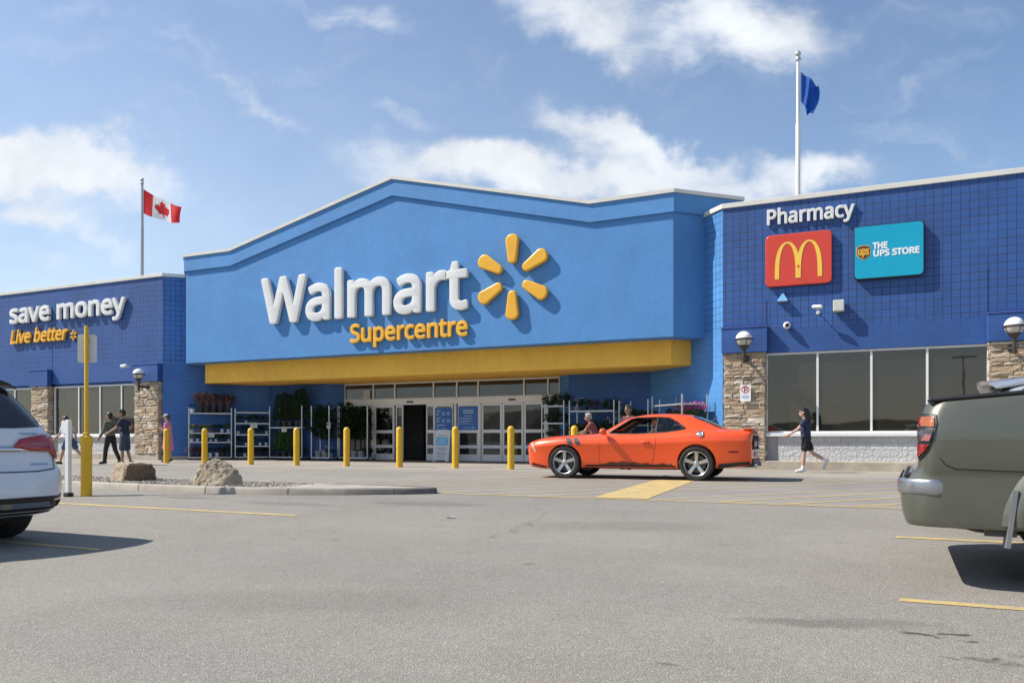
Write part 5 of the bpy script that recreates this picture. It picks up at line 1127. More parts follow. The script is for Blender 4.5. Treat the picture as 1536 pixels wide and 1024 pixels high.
# ---------------------------------------------------------------- plant racks and plants
m_rack = paint('galvanised', (.50, .51, .52), .38, .1, 4, metal=.55)
def rack(label, p0, p1, depth, shelves, post_h, rear_h=None):
    """p0,p1: front edge (plan); shelves: heights. Returns frame (origin, ux, uy)"""
    a = Vector(p0); d = Vector(p1)-a; L = d.length; ang = math.atan2(d.y, d.x)
    o = thing('plant_rack', label, 'rack', (a.x, a.y, 0), ang, 'wheeled plant racks along the entrance walls')
    for x in (0, L):
        for y in (0, depth):
            mb = MB(); mb.box(x-.019, x+.019, y-.019, y+.019, .10, post_h if y == 0 else (rear_h or post_h)); mb.build('post', m_rack, o)
            mb = MB(); mb.lathe([(.055, -.02), (.055, .02)], 14, Matrix.Translation((x*.94+.03*L*1.0*(1 if x == 0 else 1)*.9, y*.88+.03, .055)) @ Matrix.Rotation(PI/2, 4, 'X')); mb.build('castor', paint('black_rubber', (.02, .02, .02), .8), o)
    for z in shelves:
        mb = MB(); mb.box(.02, L-.02, .02, depth-.02, z-.018, z-.004)
        mb.box(-.006, L+.006, -.024, -.004+.02, z-.03, z+.012); mb.box(.02, L-.02, depth-.016, depth+.02, z-.03, z+.01)
        mb.box(-.016, .018, .02, depth-.02, z-.03, z+.01); mb.box(L-.018, L+.016, .02, depth-.02, z-.03, z+.01)
        mb.build('shelf', m_rack, o)
    return a, Vector((math.cos(ang), math.sin(ang))), Vector((-math.sin(ang), math.cos(ang))), L, ang

def leaves(n, spread, h0, h1, lw, ll, seed, up=.3, shape='dome', droop=0.0, clump=0):
    """leaf-shaped faces scattered through a crown; returns MB"""
    R = random.Random(seed); mb = MB()
    cl = [Vector((R.gauss(0, spread*.45), R.gauss(0, spread*.45), lerp(h0, h1, R.random()))) for _ in range(clump)] if clump else None
    for i in range(n):
        if shape == 'cone':
            t = R.random()**1.3; r = spread*(1-t)**.38*(.55+.5*R.random()); w = R.random()*2*PI; c = Vector((r*math.cos(w), r*math.sin(w), lerp(h0, h1, t)))
        elif cl: c = cl[i % clump] + Vector((R.gauss(0, .035), R.gauss(0, .035), R.gauss(0, .03)))
        else:
            w = R.random()*2*PI; r = spread*math.sqrt(R.random()); t = R.random(); c = Vector((r*math.cos(w), r*math.sin(w), lerp(h0, h1, t)*(1-.35*(r/spread)**2)))
        d = Vector((c.x, c.y, 0)); d = d.normalized() if d.length > 1e-4 else Vector((1, 0, 0))
        d = (d + Vector((R.gauss(0, .5), R.gauss(0, .5), up + R.gauss(0, .35) - droop))).normalized()
        sd_ = d.cross(Vector((R.gauss(0, 1), R.gauss(0, 1), 1))).normalized(); l = ll*R.uniform(.7, 1.3); w_ = lw*R.uniform(.7, 1.2)
        mb.add([c, c+d*l*.5+sd_*w_, c+d*l, c+d*l*.5-sd_*w_], [(0, 1, 2, 3)])
    return mb
def blades(n, h, spread, w, seed):
    R = random.Random(seed); mb = MB()
    for i in range(n):
        a = R.random()*2*PI; r = R.random()*.05; s_ = spread*R.uniform(.3, 1); hh = h*R.uniform(.6, 1.1); dx, dy = math.cos(a), math.sin(a); nx_, ny_ = -dy*w, dx*w
        pts = [(r, 0, 1), (r+s_*.25, hh*.55, .9), (r+s_*.65, hh*.92, .6), (r+s_, hh*R.uniform(.75, 1.0), .08)]
        vs = []
        for q, z, k in pts: vs += [(dx*q+nx_*k, dy*q+ny_*k, z), (dx*q-nx_*k, dy*q-ny_*k, z)]
        mb.add(vs, [(0,1,3,2), (2,3,5,4), (4,5,7,6)])
    return mb
def pot_mb(r, h):
    mb = MB(); mb.lathe([(r*.78, 0), (r*.97, h*.86), (r*1.06, h*.87), (r*1.06, h), (r*.95, h), (r*.9, h*.9), (0, h*.88)], 14); return mb
G1 = leaf_mat('leaf_green', (.03, .09, .018), (.07, .16, .03)); G2 = leaf_mat('leaf_dark', (.008, .026, .008), (.022, .055, .016)); G3 = leaf_mat('leaf_lime', (.10, .19, .03), (.18, .27, .05))
P1 = leaf_mat('leaf_purple', (.07, .042, .052), (.14, .095, .105)); PK = leaf_mat('petal_pink', (.65, .05, .20), (.75, .16, .38)); RD = leaf_mat('petal_red', (.35, .05, .04), (.45, .14, .05)); OR = leaf_mat('petal_orange', (.6, .28, .03), (.65, .4, .08)); WH = leaf_mat('petal_white', (.6, .6, .58), (.7, .68, .66))
BZ = leaf_mat('leaf_bronze', (.06, .028, .02), (.11, .06, .035))
PW = paint('pot_white', (.62, .62, .62), .5); PT = paint('pot_terracotta', (.30, .11, .05), .7); PB = paint('pot_black', (.02, .02, .02), .5); PG = paint('pot_grey', (.25, .25, .26), .6)
BARK = paint('bark_brown', (.10, .07, .045), .9, .25, 8)
PROTO = {}
def proto(kind):
    """one plant of each kind at the origin of its own meshes"""
    if kind in PROTO: return PROTO[kind]
    spec = {
     'purple_grass': (PB, .13, .17, lambda: blades(300, .58, .46, .010, 1), P1, None, None),
     'flowering_lime': (PW, .085, .13, lambda: leaves(170, .15, .10, .26, .016, .07, 2), G3, lambda: leaves(60, .15, .2, .30, .014, .03, 3), OR),
     'flowering_red': (PT, .09, .13, lambda: leaves(160, .15, .10, .25, .016, .07, 4), G1, lambda: leaves(60, .16, .2, .31, .016, .035, 5), RD),
     'leafy_green': (PW, .075, .14, lambda: leaves(150, .13, .10, .30, .02, .09, 6), G1, None, None),
     'leafy_dark': (PB, .09, .14, lambda: leaves(170, .16, .10, .30, .02, .10, 7), G2, None, None),
     'bronze_leaf': (PB, .09, .13, lambda: leaves(150, .17, .08, .28, .016, .10, 8), BZ, None, None),
     'white_pot_small': (PW, .07, .15, lambda: leaves(80, .10, .12, .24, .014, .06, 9), G2, None, None),
     'pink_flower': (PB, .12, .16, lambda: leaves(190, .2, .10, .30, .018, .08, 10), G1, lambda: leaves(190, .22, .24, .42, .022, .04, 11, clump=22), PK),
     'white_flower': (PG, .10, .15, lambda: leaves(160, .17, .10, .28, .018, .08, 12), G2, lambda: leaves(80, .18, .2, .33, .016, .03, 13, clump=12), WH),
     'evergreen': (PB, .15, .26, lambda: leaves(1900, .25, .14, 1.22, .010, .085, 14, up=1.3, shape='cone'), G2, None, None),
     'short_evergreen': (PB, .14, .22, lambda: leaves(1300, .23, .12, .86, .012, .085, 15, up=1.1, shape='cone'), G1, None, None),
     'trailing': (PB, .12, .15, lambda: leaves(330, .24, -.04, .30, .018, .10, 16, up=.0, droop=.35), G2, None, None),
     'small_tree': (PG, .16, .27, lambda: leaves(1500, .36, .75, 2.0, .028, .13, 17, clump=90), G2, None, None)}[kind]
    potm, r, h, lf, lm, fl, fm = spec
    PROTO[kind] = (pot_mb(r, h).mesh('pot'), potm, lf().mesh('foliage'), lm, fl().mesh('flowers') if fl else None, fm, h)
    for me in (PROTO[kind][0],):
        for p in me.polygons: p.use_smooth = True
        me.set_sharp_from_angle(angle=rad(40))
    return PROTO[kind]
PSRC = {}
NICE = {'purple_grass': 'purple grass', 'flowering_lime': 'orange-flowered lime plant', 'flowering_red': 'red-flowering plant', 'leafy_green': 'leafy green plant', 'leafy_dark': 'dark leafy plant', 'bronze_leaf': 'bronze-leaved plant',
        'white_pot_small': 'small plant in white pot', 'pink_flower': 'pink-flowering plant', 'white_flower': 'white-flowering plant', 'evergreen': 'tall dark evergreen', 'short_evergreen': 'short green evergreen', 'trailing': 'dark trailing plant', 'small_tree': 'young tree'}
def plant(kind, loc, label, s=1.0):
    if kind not in PSRC:
        pm, pmat, fm_, lmat, flm, flmat, h = proto(kind)
        nm = {'evergreen': 'potted_evergreen', 'short_evergreen': 'potted_evergreen', 'small_tree': 'potted_tree'}.get(kind, 'potted_plant')
        o = thing(nm, label, 'tree' if 'ever' in kind or 'tree' in kind else 'plant', loc, 0, 'potted plants for sale on the racks')
        put('pot', pm, pmat, o); q = put('foliage', fm_, lmat, o)
        q.location = (0, 0, h*.75 if kind not in ('small_tree',) else 0)
        if flm: f = put('blossom', flm, flmat, o); f.location = (0, 0, h*.75)
        if kind == 'small_tree':
            mb = MB(); mb.tube([(0, 0, .2), (.02, 0, .7), (0, .02, 1.5)], [.02, .017, .008], 7)
            for w in range(5): a = w*1.3; mb.tube([(0, 0, 1.0+.08*w), (.2*math.cos(a), .2*math.sin(a), 1.25+.08*w)], [.008, .004], 5)
            mb.build('trunk', BARK, o)
        PSRC[kind] = o
    else: o = copy_tree(PSRC[kind])
    o.location = loc; o.rotation_euler = (0, 0, rnd.random()*6.28); o.scale = (s,)*3
    return tag(o, label)
ORD = ['first', 'second', 'third', 'fourth', 'fifth', 'sixth', 'seventh', 'eighth', 'ninth', 'tenth']
def stock(fr, z, kinds, where, y=None, s=1.0, jit=.03):
    a, ux, uy, L, ang = fr; n = len(kinds)
    for i, k in enumerate(kinds):
        if not k: continue
        x = L*(i+.5)/n + rnd.uniform(-jit, jit); yy = (y if y is not None else .22) + rnd.uniform(-.04, .04); p = a + ux*x + uy*yy
        plant(k, (p.x, p.y, z), f"{NICE[k]}, {ORD[i]} from left, {where}", s*rnd.uniform(.9, 1.1))
def card(fr, x, z, label, w=.11, h=.075):
    a, ux, uy, L, ang = fr; p = a + ux*x - uy*.03
    o = thing('price_card', label, 'card', (p.x, p.y, z), ang)
    mb = MB(); mb.box(-w, w, -.004, 0, -h, h); mb.build('sheet', paint('card_paper', (.55, .56, .50), .6), o)
    mb = MB(); mb.box(-w*.7, w*.7, -.006, -.0042, h*.3, h*.6); mb.box(-w*.4, w*.5, -.006, -.0042, -h*.5, -h*.1); mb.build('faint_print', paint('grey_print', (.3, .33, .36), .6), o)

f1 = rack('four-shelf rack topped with purple grasses, leftmost by the blue wall', (-25.17, 23.33), (-24.03, 24.47), .56, [.12, .73, 1.10, 1.90], 2.12)
stock(f1, 1.905, ['white_pot_small', 'purple_grass', 'purple_grass', 'purple_grass', 'purple_grass', 'purple_grass'], 'top shelf of the leftmost rack', y=.28, s=1.2)
stock(f1, 1.105, ['flowering_lime', 'flowering_red', 'flowering_lime', 'flowering_red', 'leafy_dark', 'white_pot_small', 'leafy_green'], 'second shelf of the leftmost rack')
stock(f1, .735, ['flowering_lime', 'leafy_green', 'flowering_lime', 'leafy_green', 'leafy_green', 'leafy_dark', 'leafy_green'], 'third shelf of the leftmost rack', s=.85)
stock(f1, .125, ['bronze_leaf', 'bronze_leaf', 'bronze_leaf', 'white_pot_small', 'white_pot_small', 'bronze_leaf', 'leafy_dark'], 'bottom shelf of the leftmost rack', s=1.15)
card(f1, .85, 1.0, 'pale price card on the leftmost rack, below its second shelf')
f2 = rack('five-shelf rack of small white pots, second from the left', (-23.93, 24.58), (-22.97, 25.54), .45, [.12, .57, 1.04, 1.50, 1.95], 2.10)
stock(f2, 1.505, ['leafy_dark', 'white_pot_small', 'leafy_dark', 'leafy_dark', 'bronze_leaf'], 'second shelf of the five-shelf rack', s=.85)
stock(f2, 1.045, ['white_pot_small', 'leafy_dark', 'white_pot_small', 'leafy_dark', 'white_pot_small'], 'middle shelf of the five-shelf rack', s=.9)
stock(f2, .575, ['leafy_dark', 'white_pot_small', 'leafy_green', 'white_pot_small', 'white_pot_small'], 'fourth shelf of the five-shelf rack', s=.9)
stock(f2, .125, ['leafy_dark', 'white_pot_small', 'bronze_leaf', 'bronze_leaf', 'leafy_dark'], 'bottom shelf of the five-shelf rack', s=1.0)
card(f2, .72, 1.42, 'white price card on the five-shelf rack of small pots', .14, .11)
f3 = rack('two-shelf rack crowded with tall dark evergreens', (-22.87, 25.42), (-21.2, 25.42), .6, [.12, 1.33], 2.2)
stock(f3, 1.335, ['evergreen', 'evergreen', 'evergreen', 'evergreen', 'evergreen'], 'upper shelf of the evergreen rack', y=.3, s=1.0)
stock(f3, .125, ['short_evergreen', 'short_evergreen', 'short_evergreen', 'short_evergreen', 'leafy_dark'], 'lower shelf of the evergreen rack', y=.3)
card(f3, .78, 1.25, 'pale price card on the evergreen rack', .13, .10)
f4 = rack('open tall frame rack holding young trees, left of the glazing', (-20.62, 25.3), (-19.75, 25.3), .55, [.12], 2.18)
stock(f4, .125, ['small_tree', 'small_tree', 'white_flower'], 'open frame rack left of the glazing', y=.28)
card(f4, .86, 1.4, 'pale price card on the open frame rack', .09, .12)
f5 = rack('tall frame rack of young trees standing before the glazing', (-19.6, 25.75), (-18.25, 25.75), .55, [.12], 2.15)
stock(f5, .125, ['small_tree', 'small_tree', 'small_tree', 'leafy_dark'], 'tree rack before the glazing', y=.28, s=1.05)
f6 = rack('narrow rack of trailing plants right of the doors', (-10.82, 25.7), (-10.0, 25.7), .5, [.12, .8, 1.41, 2.01], 2.2)
for z, s_, w in ((2.015, 1.1, 'top shelf'), (1.415, 1.0, 'second shelf'), (.805, 1.0, 'third shelf'), (.125, 1.0, 'bottom shelf')):
    stock(f6, z, ['trailing', 'trailing'] if z > 1 else ['white_flower', 'bronze_leaf'], w+' of the narrow rack', s=s_, y=.25)
f7 = rack('half-empty rack against the blue wall above the orange bonnet', (-9.6, 25.2), (-8.03, 25.2), .75, [.12, .95, 1.80], 2.15)
stock(f7, 1.805, ['white_flower', 'leafy_dark', 'bronze_leaf', None, 'trailing'], 'top shelf of the half-empty rack', y=.3)
stock(f7, .955, ['trailing', 'flowering_red', 'bronze_leaf', 'trailing', 'flowering_red', 'white_flower'], 'second shelf of the half-empty rack', y=.25, s=1.3)
stock(f7, .125, ['leafy_dark', 'leafy_dark', 'bronze_leaf'], 'bottom shelf of the half-empty rack', y=.25, s=1.15)
f8 = rack('rack with pink flowers in the sun beside the stone pillar', (-6.43, 24.03), (-5.23, 22.83), .85, [.12, .8, 1.28, 1.88], 2.16)
stock(f8, 1.285, ['leafy_dark', 'flowering_red', 'pink_flower', 'pink_flower', 'pink_flower'], 'third shelf of the pink flower rack', y=.62, s=1.15)
stock(f8, .805, ['leafy_green', 'flowering_red', 'leafy_dark', 'pink_flower'], 'second shelf of the pink flower rack', y=.3)
f9 = rack('low rack of dark plants behind the orange car', (-7.75, 24.9), (-6.6, 24.2), .5, [.12, .8, 1.30], 2.1)
stock(f9, 1.305, ['leafy_dark', 'leafy_dark', 'leafy_dark', 'leafy_dark'], 'top shelf of the low dark rack', y=.25, s=1.2)

# ---------------------------------------------------------------- vehicles
m_tyre = paint('tyre_rubber', (.022, .021, .020), .85, .2, 6, .2, 80); m_rimm = paint('alloy', (.50, .50, .50), .28, .05, 3, metal=.75); m_well = paint('wheel_well_black', (.008, .008, .008), .9)
m_brake = paint('brake_steel', (.10, .09, .08), .5, .2, 6, metal=.6)
m_black = paint('trim_black', (.014, .014, .015), .45, .15, 4); m_chrome = paint('chrome', (.62, .63, .64), .12, .04, 4, metal=1.0)
m_carglass = dark_glass('car_glass', (.012, .013, .014), 1.7, .02, 0.0)
m_clear = thin_glass('clear_car_glass', (.36, .40, .39), .06)
m_lampred = paint('lamp_red', (.24, .006, .008), .12, .2, 20, coat=1); m_lampclear = paint('lamp_clear', (.48, .47, .45), .12, .25, 25, coat=1); m_lampamber = paint('lamp_amber', (.34, .085, .02), .15, .15, 25, coat=1)

def ring_mesh(stations, half):
    """closed body: half(x) gives [(y>=0, z)...] bottom centre to top centre"""
    vs = []; n = None
    for x in stations:
        h = half(x); r = [(-y, z) for y, z in h] + [(y, z) for y, z in h[-2:0:-1]]; n = len(r)
        vs += [(x, y, z) for y, z in r]
    m = len(stations); fs = [(i*n+k, (i+1)*n+k, (i+1)*n+(k+1) % n, i*n+(k+1) % n) for i in range(m-1) for k in range(n)]
    fs += [tuple(range(n)), tuple(range((m-1)*n, m*n))[::-1]]
    return vs, fs
def slice_mesh(levels, outline):
    """closed body from horizontal slices: outline(z) gives plan points (closed)"""
    vs = []; n = None
    for z in levels:
        r = outline(z); n = len(r); vs += [(x, y, z) for x, y in r]
    m = len(levels); fs = [(i*n+k, i*n+(k+1) % n, (i+1)*n+(k+1) % n, (i+1)*n+k) for i in range(m-1) for k in range(n)]
    fs += [tuple(range(n))[::-1], tuple(range((m-1)*n, m*n))]
    return vs, fs
def solid(vs, fs, sub=2):
    mb = MB(); mb.add(vs, fs); o = mb.build('tmp', [])
    if sub: s = o.modifiers.new('s', 'SUBSURF'); s.levels = s.render_levels = sub
    me = baked(o); drop(o); return me
def cut(me, cutters):
    o = bpy.data.objects.new('tmp', me); COL.objects.link(o); cs = []
    for mb in cutters:
        c = mb.build('cutter', []); cs.append(c)
        b_ = o.modifiers.new('b', 'BOOLEAN'); b_.operation = 'DIFFERENCE'; b_.object = c; b_.solver = 'EXACT'
    r = baked(o); drop(o)
    for c in cs: drop(c)
    return r
def bvh_of(me): return BVHTree.FromPolygons([v.co.copy() for v in me.vertices], [tuple(p.vertices) for p in me.polygons])
def patch(bvh, outline, axis, sign, off=.004, maxlen=.05, name='panel', mat=None, parent=None, thick=0.0, smooth=60):
    """panel laid onto a body: 2D outline thrown along an axis; axis y: (x,z); x: (y,z); z: (x,y)"""
    bm = bmesh.new()
    P = (lambda p: (p[0], 0, p[1])) if axis == 'y' else (lambda p: (0, p[0], p[1])) if axis == 'x' else (lambda p: (p[0], p[1], 0))
    # densify outline
    pts = []
    for i, p in enumerate(outline):
        q = outline[(i+1) % len(outline)]; L = math.dist(p, q); k = max(1, int(L/maxlen))
        pts += [(lerp(p[0], q[0], j/k), lerp(p[1], q[1], j/k)) for j in range(k)]
    f = bm.faces.new([bm.verts.new(P(p)) for p in pts]); bmesh.ops.triangulate(bm, faces=[f])
    for _ in range(5):
        e = [e for e in bm.edges if e.calc_length() > maxlen*1.5]
        if not e: break
        bmesh.ops.subdivide_edges(bm, edges=e, cuts=1); bmesh.ops.triangulate(bm, faces=[f for f in bm.faces if len(f.verts) > 3])
    ai = 'xyz'.index(axis); d = Vector((0, 0, 0)); d[ai] = -sign; last = None
    miss = []
    for v in bm.verts:
        o_ = v.co.copy(); o_[ai] = sign*20; h = bvh.ray_cast(o_, d)
        if h[0] is None: miss.append(v); continue
        nn = h[1]
        if nn.dot(d) > 0: nn = -nn
        v.co = h[0] + nn*off
        v.co[ai] += 0
    if miss: bmesh.ops.delete(bm, geom=miss, context='VERTS')
    bmesh.ops.recalc_face_normals(bm, faces=bm.faces)
    # face outwards
    s_ = sum(f.normal[ai]*f.calc_area() for f in bm.faces)
    if s_*sign < 0: bmesh.ops.reverse_faces(bm, faces=bm.faces)
    me = bpy.data.meshes.new(name); bm.to_mesh(me); bm.free()
    o = put(name, me, mat, parent, smooth=smooth)
    if thick: t = o.modifiers.new('t', 'SOLIDIFY'); t.thickness = thick; t.offset = 1
    return o
def polyline_strip(bvh, path, w, axis, sign, name, mat, parent, off=.003):
    """thin strip (shut line, trim) along a 2D path thrown on the body"""
    L, Rr = [], []; n = len(path); P2 = [Vector(p) for p in path]; dense = []
    for a, b_ in zip(P2, P2[1:]):
        k = max(1, int((b_-a).length/.06)); dense += [a.lerp(b_, i/k) for i in range(k)]
    dense.append(P2[-1])
    for i, p in enumerate(dense):
        t = (dense[min(i+1, len(dense)-1)] - dense[max(i-1, 0)]).normalized(); nn = Vector((-t.y, t.x))*w/2; L.append(p+nn); Rr.append(p-nn)
    vs = []; ai = 'xyz'.index(axis); d = Vector((0, 0, 0)); d[ai] = -sign
    for p in [q for pr in zip(L, Rr) for q in pr]:
        o_ = Vector((p[0], sign*20, p[1])) if axis == 'y' else Vector((sign*20, p[0], p[1])) if axis == 'x' else Vector((p[0], p[1], sign*20))
        h = bvh.ray_cast(o_, d)
        if h[0] is None: vs.append(None); continue
        nn = h[1] if h[1].dot(d) < 0 else -h[1]; vs.append(tuple(h[0]+nn*off))
    ok = [i for i in range(len(dense)) if vs[2*i] is not None and vs[2*i+1] is not None]; mp_ = {j: k for k, j in enumerate(ok)}
    mb = MB(); mb.add([vs[2*j+q] for j in ok for q in (0, 1)], [(2*mp_[i], 2*mp_[i]+1, 2*mp_[i+1]+1, 2*mp_[i+1]) for i in range(len(dense)-1) if i in mp_ and i+1 in mp_]); return mb.build(name, mat, parent)

def wheel(parent, x, y, r, w, spokes=5, side=-1, rim_r=None, twin=True, rim_mat=None):
    """wheel > tyre, rim, brake disc; its outer face looks to side*y"""
    rim_r = rim_r or r*.73; rim_mat = rim_mat or m_rimm
    R_ = Matrix.Translation((x, y, r)) @ Matrix.Rotation(rad(90)*side*-1, 4, 'X')       # local z -> side*y
    if side < 0: R_ = Matrix.Translation((x, y, r)) @ Matrix.Rotation(rad(90), 4, 'X')
    else: R_ = Matrix.Translation((x, y, r)) @ Matrix.Rotation(rad(-90), 4, 'X')
    h = w/2; mb = MB()
    mb.lathe([(rim_r*.97, -h*.9), (rim_r+.01, -h), (r*.93, -h), (r*.985, -h*.8), (r, -h*.55), (r, h*.55), (r*.985, h*.8), (r*.93, h*.98), (rim_r+.03, h), (rim_r+.008, h*.95), (rim_r*.97, h*.8)], 40, R_, cap=False)
    tw = mb.build('wheel', m_tyre, parent, smooth=40)
    mb = MB(); mb.lathe([(rim_r*.99, h*.93), (rim_r*.97, h*.97), (rim_r*.93, h*.9), (rim_r*.90, h*.55), (rim_r*.86, -h*.5), (rim_r*.84, -h*.5), (rim_r*.88, h*.4)], 40, R_, cap=False)
    for k in range(spokes):
        a = 2*PI*k/spokes + .3
        arms = ((-.10, .06), (.10, .06)) if twin else ((0, .135),)
        for off, wd in arms:
            ca, sa = math.cos(a), math.sin(a); q = []
            for rr, t_, zz in ((.10, .9, .55), (.45, .95, .72), (.93, 1.15, .74)):
                ro = rim_r*rr; c = off*rim_r*(1.1 if rr > .2 else .6)*(1.0+.35*(rr > .9)); ww = wd*rim_r*t_
                q.append((ro, c-ww, c+ww, zz*h))
            vs = []
            for ro, a0, a1, zz in q:
                for aa, zq in ((a0, zz), (a1, zz), (a1, zz-.03), (a0, zz-.03)): vs.append((ro*ca-aa*sa, ro*sa+aa*ca, zq))
            fs = [(4*i+k_, 4*i+(k_+1) % 4, 4*(i+1)+(k_+1) % 4, 4*(i+1)+k_) for i in range(2) for k_ in range(4)] + [(0,1,2,3), (8,9,10,11)]
            mb.add(vs, fs, R_)
    mb.lathe([(rim_r*.2, h*.45), (rim_r*.2, h*.68), (rim_r*.13, h*.78), (0, h*.79)], 20, R_)
    mb.build('rim', rim_mat, tw, smooth=35)
    mb = MB(); mb.lathe([(.02, h*.12), (rim_r*.72, h*.12), (rim_r*.72, h*.02), (.02, h*.02)], 28, R_); mb.build('brake_disc', m_brake, tw)
    mb = MB(); mb.lathe([(.0, -h*.3), (rim_r*.9, -h*.3)], 28, R_); mb.build('hub', m_well, tw)
    return tw
def well_cut(x, r, y0, y1, zc):
    mb = MB(); M = Matrix.Translation((x, 0, zc)) @ Matrix.Rotation(PI/2, 4, 'X'); mb.lathe([(r, -y1), (r, -y0)], 48, M)
    return mb

# ---- orange coupe (nose towards -x); origin on the ground under the front axle
coupe = thing('parked_car', 'orange two-door coupe with rusty sills and two grey bonnet stripes', 'car', (-6.30, 17.0, 0.004), rad(2.4)); coupe.scale = (.968, .968, .968)
m_org = car_paint('orange_paint', (.82, .078, .003), .06, 0.0, .3, .08)
K = {  # x: zb, hw, z_mid, zs, ws, wb, zr, wt, zt
 'zb': [(-.96,.31),(-.90,.24),(-.6,.20),(-.4,.2),(.6,.24),(2.4,.24),(3.3,.26),(3.9,.30),(4.05,.36)],
 'hw': [(-.96,.70),(-.90,.80),(-.8,.865),(-.6,.915),(-.3,.945),(0,.955),(.5,.945),(1.4,.935),(2.2,.94),(2.9,.965),(3.4,.96),(3.8,.92),(4.0,.87),(4.05,.80)],
 'zm': [(-.96,.52),(-.6,.55),(0,.60),(2,.58),(4.05,.62)],
 'zs': [(-.96,.765),(-.90,.81),(-.6,.86),(0,.915),(.6,.93),(1.2,.945),(2.0,.965),(2.5,1.0),(3.0,1.035),(3.5,1.045),(4.0,1.03),(4.05,.99)],
 'wb': [(-.96,.52),(-.6,.74),(0,.78),(.7,.79),(1.2,.82),(2.2,.82),(2.8,.80),(3.4,.76),(4.05,.70)],
 'zr': [(-.96,.80),(-.90,.845),(-.6,.90),(0,.95),(.6,.975),(.78,1.0),(1.0,1.12),(1.40,1.33),(1.78,1.385),(2.25,1.39),(2.72,1.35),(2.95,1.27),(3.2,1.17),(3.42,1.09),(3.6,1.075),(3.95,1.065),(4.02,1.05),(4.05,1.0)],
 'wt': [(-.96,.40),(-.6,.60),(0,.64),(.78,.66),(1.0,.66),(1.4,.585),(1.78,.56),(2.25,.56),(2.72,.56),(3.0,.58),(3.42,.62),(4.05,.62)],
 'zt': [(-.96,.82),(-.90,.865),(-.6,.93),(-.3,.96),(0,.98),(.6,1.01),(.76,1.02),(.9,1.09),(1.40,1.375),(1.78,1.445),(2.25,1.455),(2.72,1.42),(2.95,1.34),(3.2,1.22),(3.42,1.12),(3.6,1.095),(3.95,1.09),(4.02,1.07),(4.05,1.02)],
}
def half_c(x):
    k = {a: interp(v, x) for a, v in K.items()}
    zb, hw, zm, zs, wb, zr, wt, zt = (k[a] for a in ('zb', 'hw', 'zm', 'zs', 'wb', 'zr', 'wt', 'zt'))
    cab = max(0, min(1, (zr-zs-.06)/.25))
    return [(0, zb), (hw-.25, zb), (hw-.10, zb+.005), (hw-.075, zb+.05), (hw-.055, zb+.14), (hw-.040, zm-.06), (hw-.012, lerp(zm, zs, .42)), (hw+.004, lerp(zm, zs, .54)), (hw-.018, zs-.085), (hw-.052, zs-.020), (lerp(hw-.06, wb+.02, .5), zs+.004), (wb, zs+.022+.0*cab),
            (lerp(wb, wt, .33)+.02*cab, lerp(zs+.022, zr, .36)), (lerp(wb, wt, .68)+.022*cab, lerp(zs+.022, zr, .72)), (wt+.012, zr-.02*cab), (wt-.035, lerp(zr, zt, .38)), (wt*.72, lerp(zr, zt, .75)), (wt*.35, lerp(zr, zt, .95)), (0, zt)]
st_ = [-.96, -.93, -.88, -.78, -.6, -.4, -.2, 0, .2, .4, .6, .72, .80, .92, 1.08, 1.24, 1.40, 1.6, 1.8, 2.05, 2.3, 2.55, 2.72, 2.84, 2.96, 3.08, 3.2, 3.32, 3.42, 3.54, 3.7, 3.85, 3.96, 4.02, 4.05]
cm = solid(*ring_mesh(st_, half_c), 2)
WB = 2.93; WR = .362
cb_full = bvh_of(cm)
cuts = [well_cut(0, .398, .52, 1.2, WR+.01), well_cut(0, .398, -1.2, -.52, WR+.01), well_cut(WB, .405, .52, 1.2, WR+.01), well_cut(WB, .405, -1.2, -.52, WR+.01)]
side_win = [(.98, 1.015), (1.46, 1.318), (1.60, 1.345), (2.02, 1.352), (2.30, 1.338), (2.50, 1.24), (2.68, 1.11), (2.62, 1.085), (2.20, 1.03), (1.6, 1.0), (1.1, 1.0)]
mb = MB(); mb.prism(side_win, -1.3, 1.3, 'y'); cuts.append(mb)
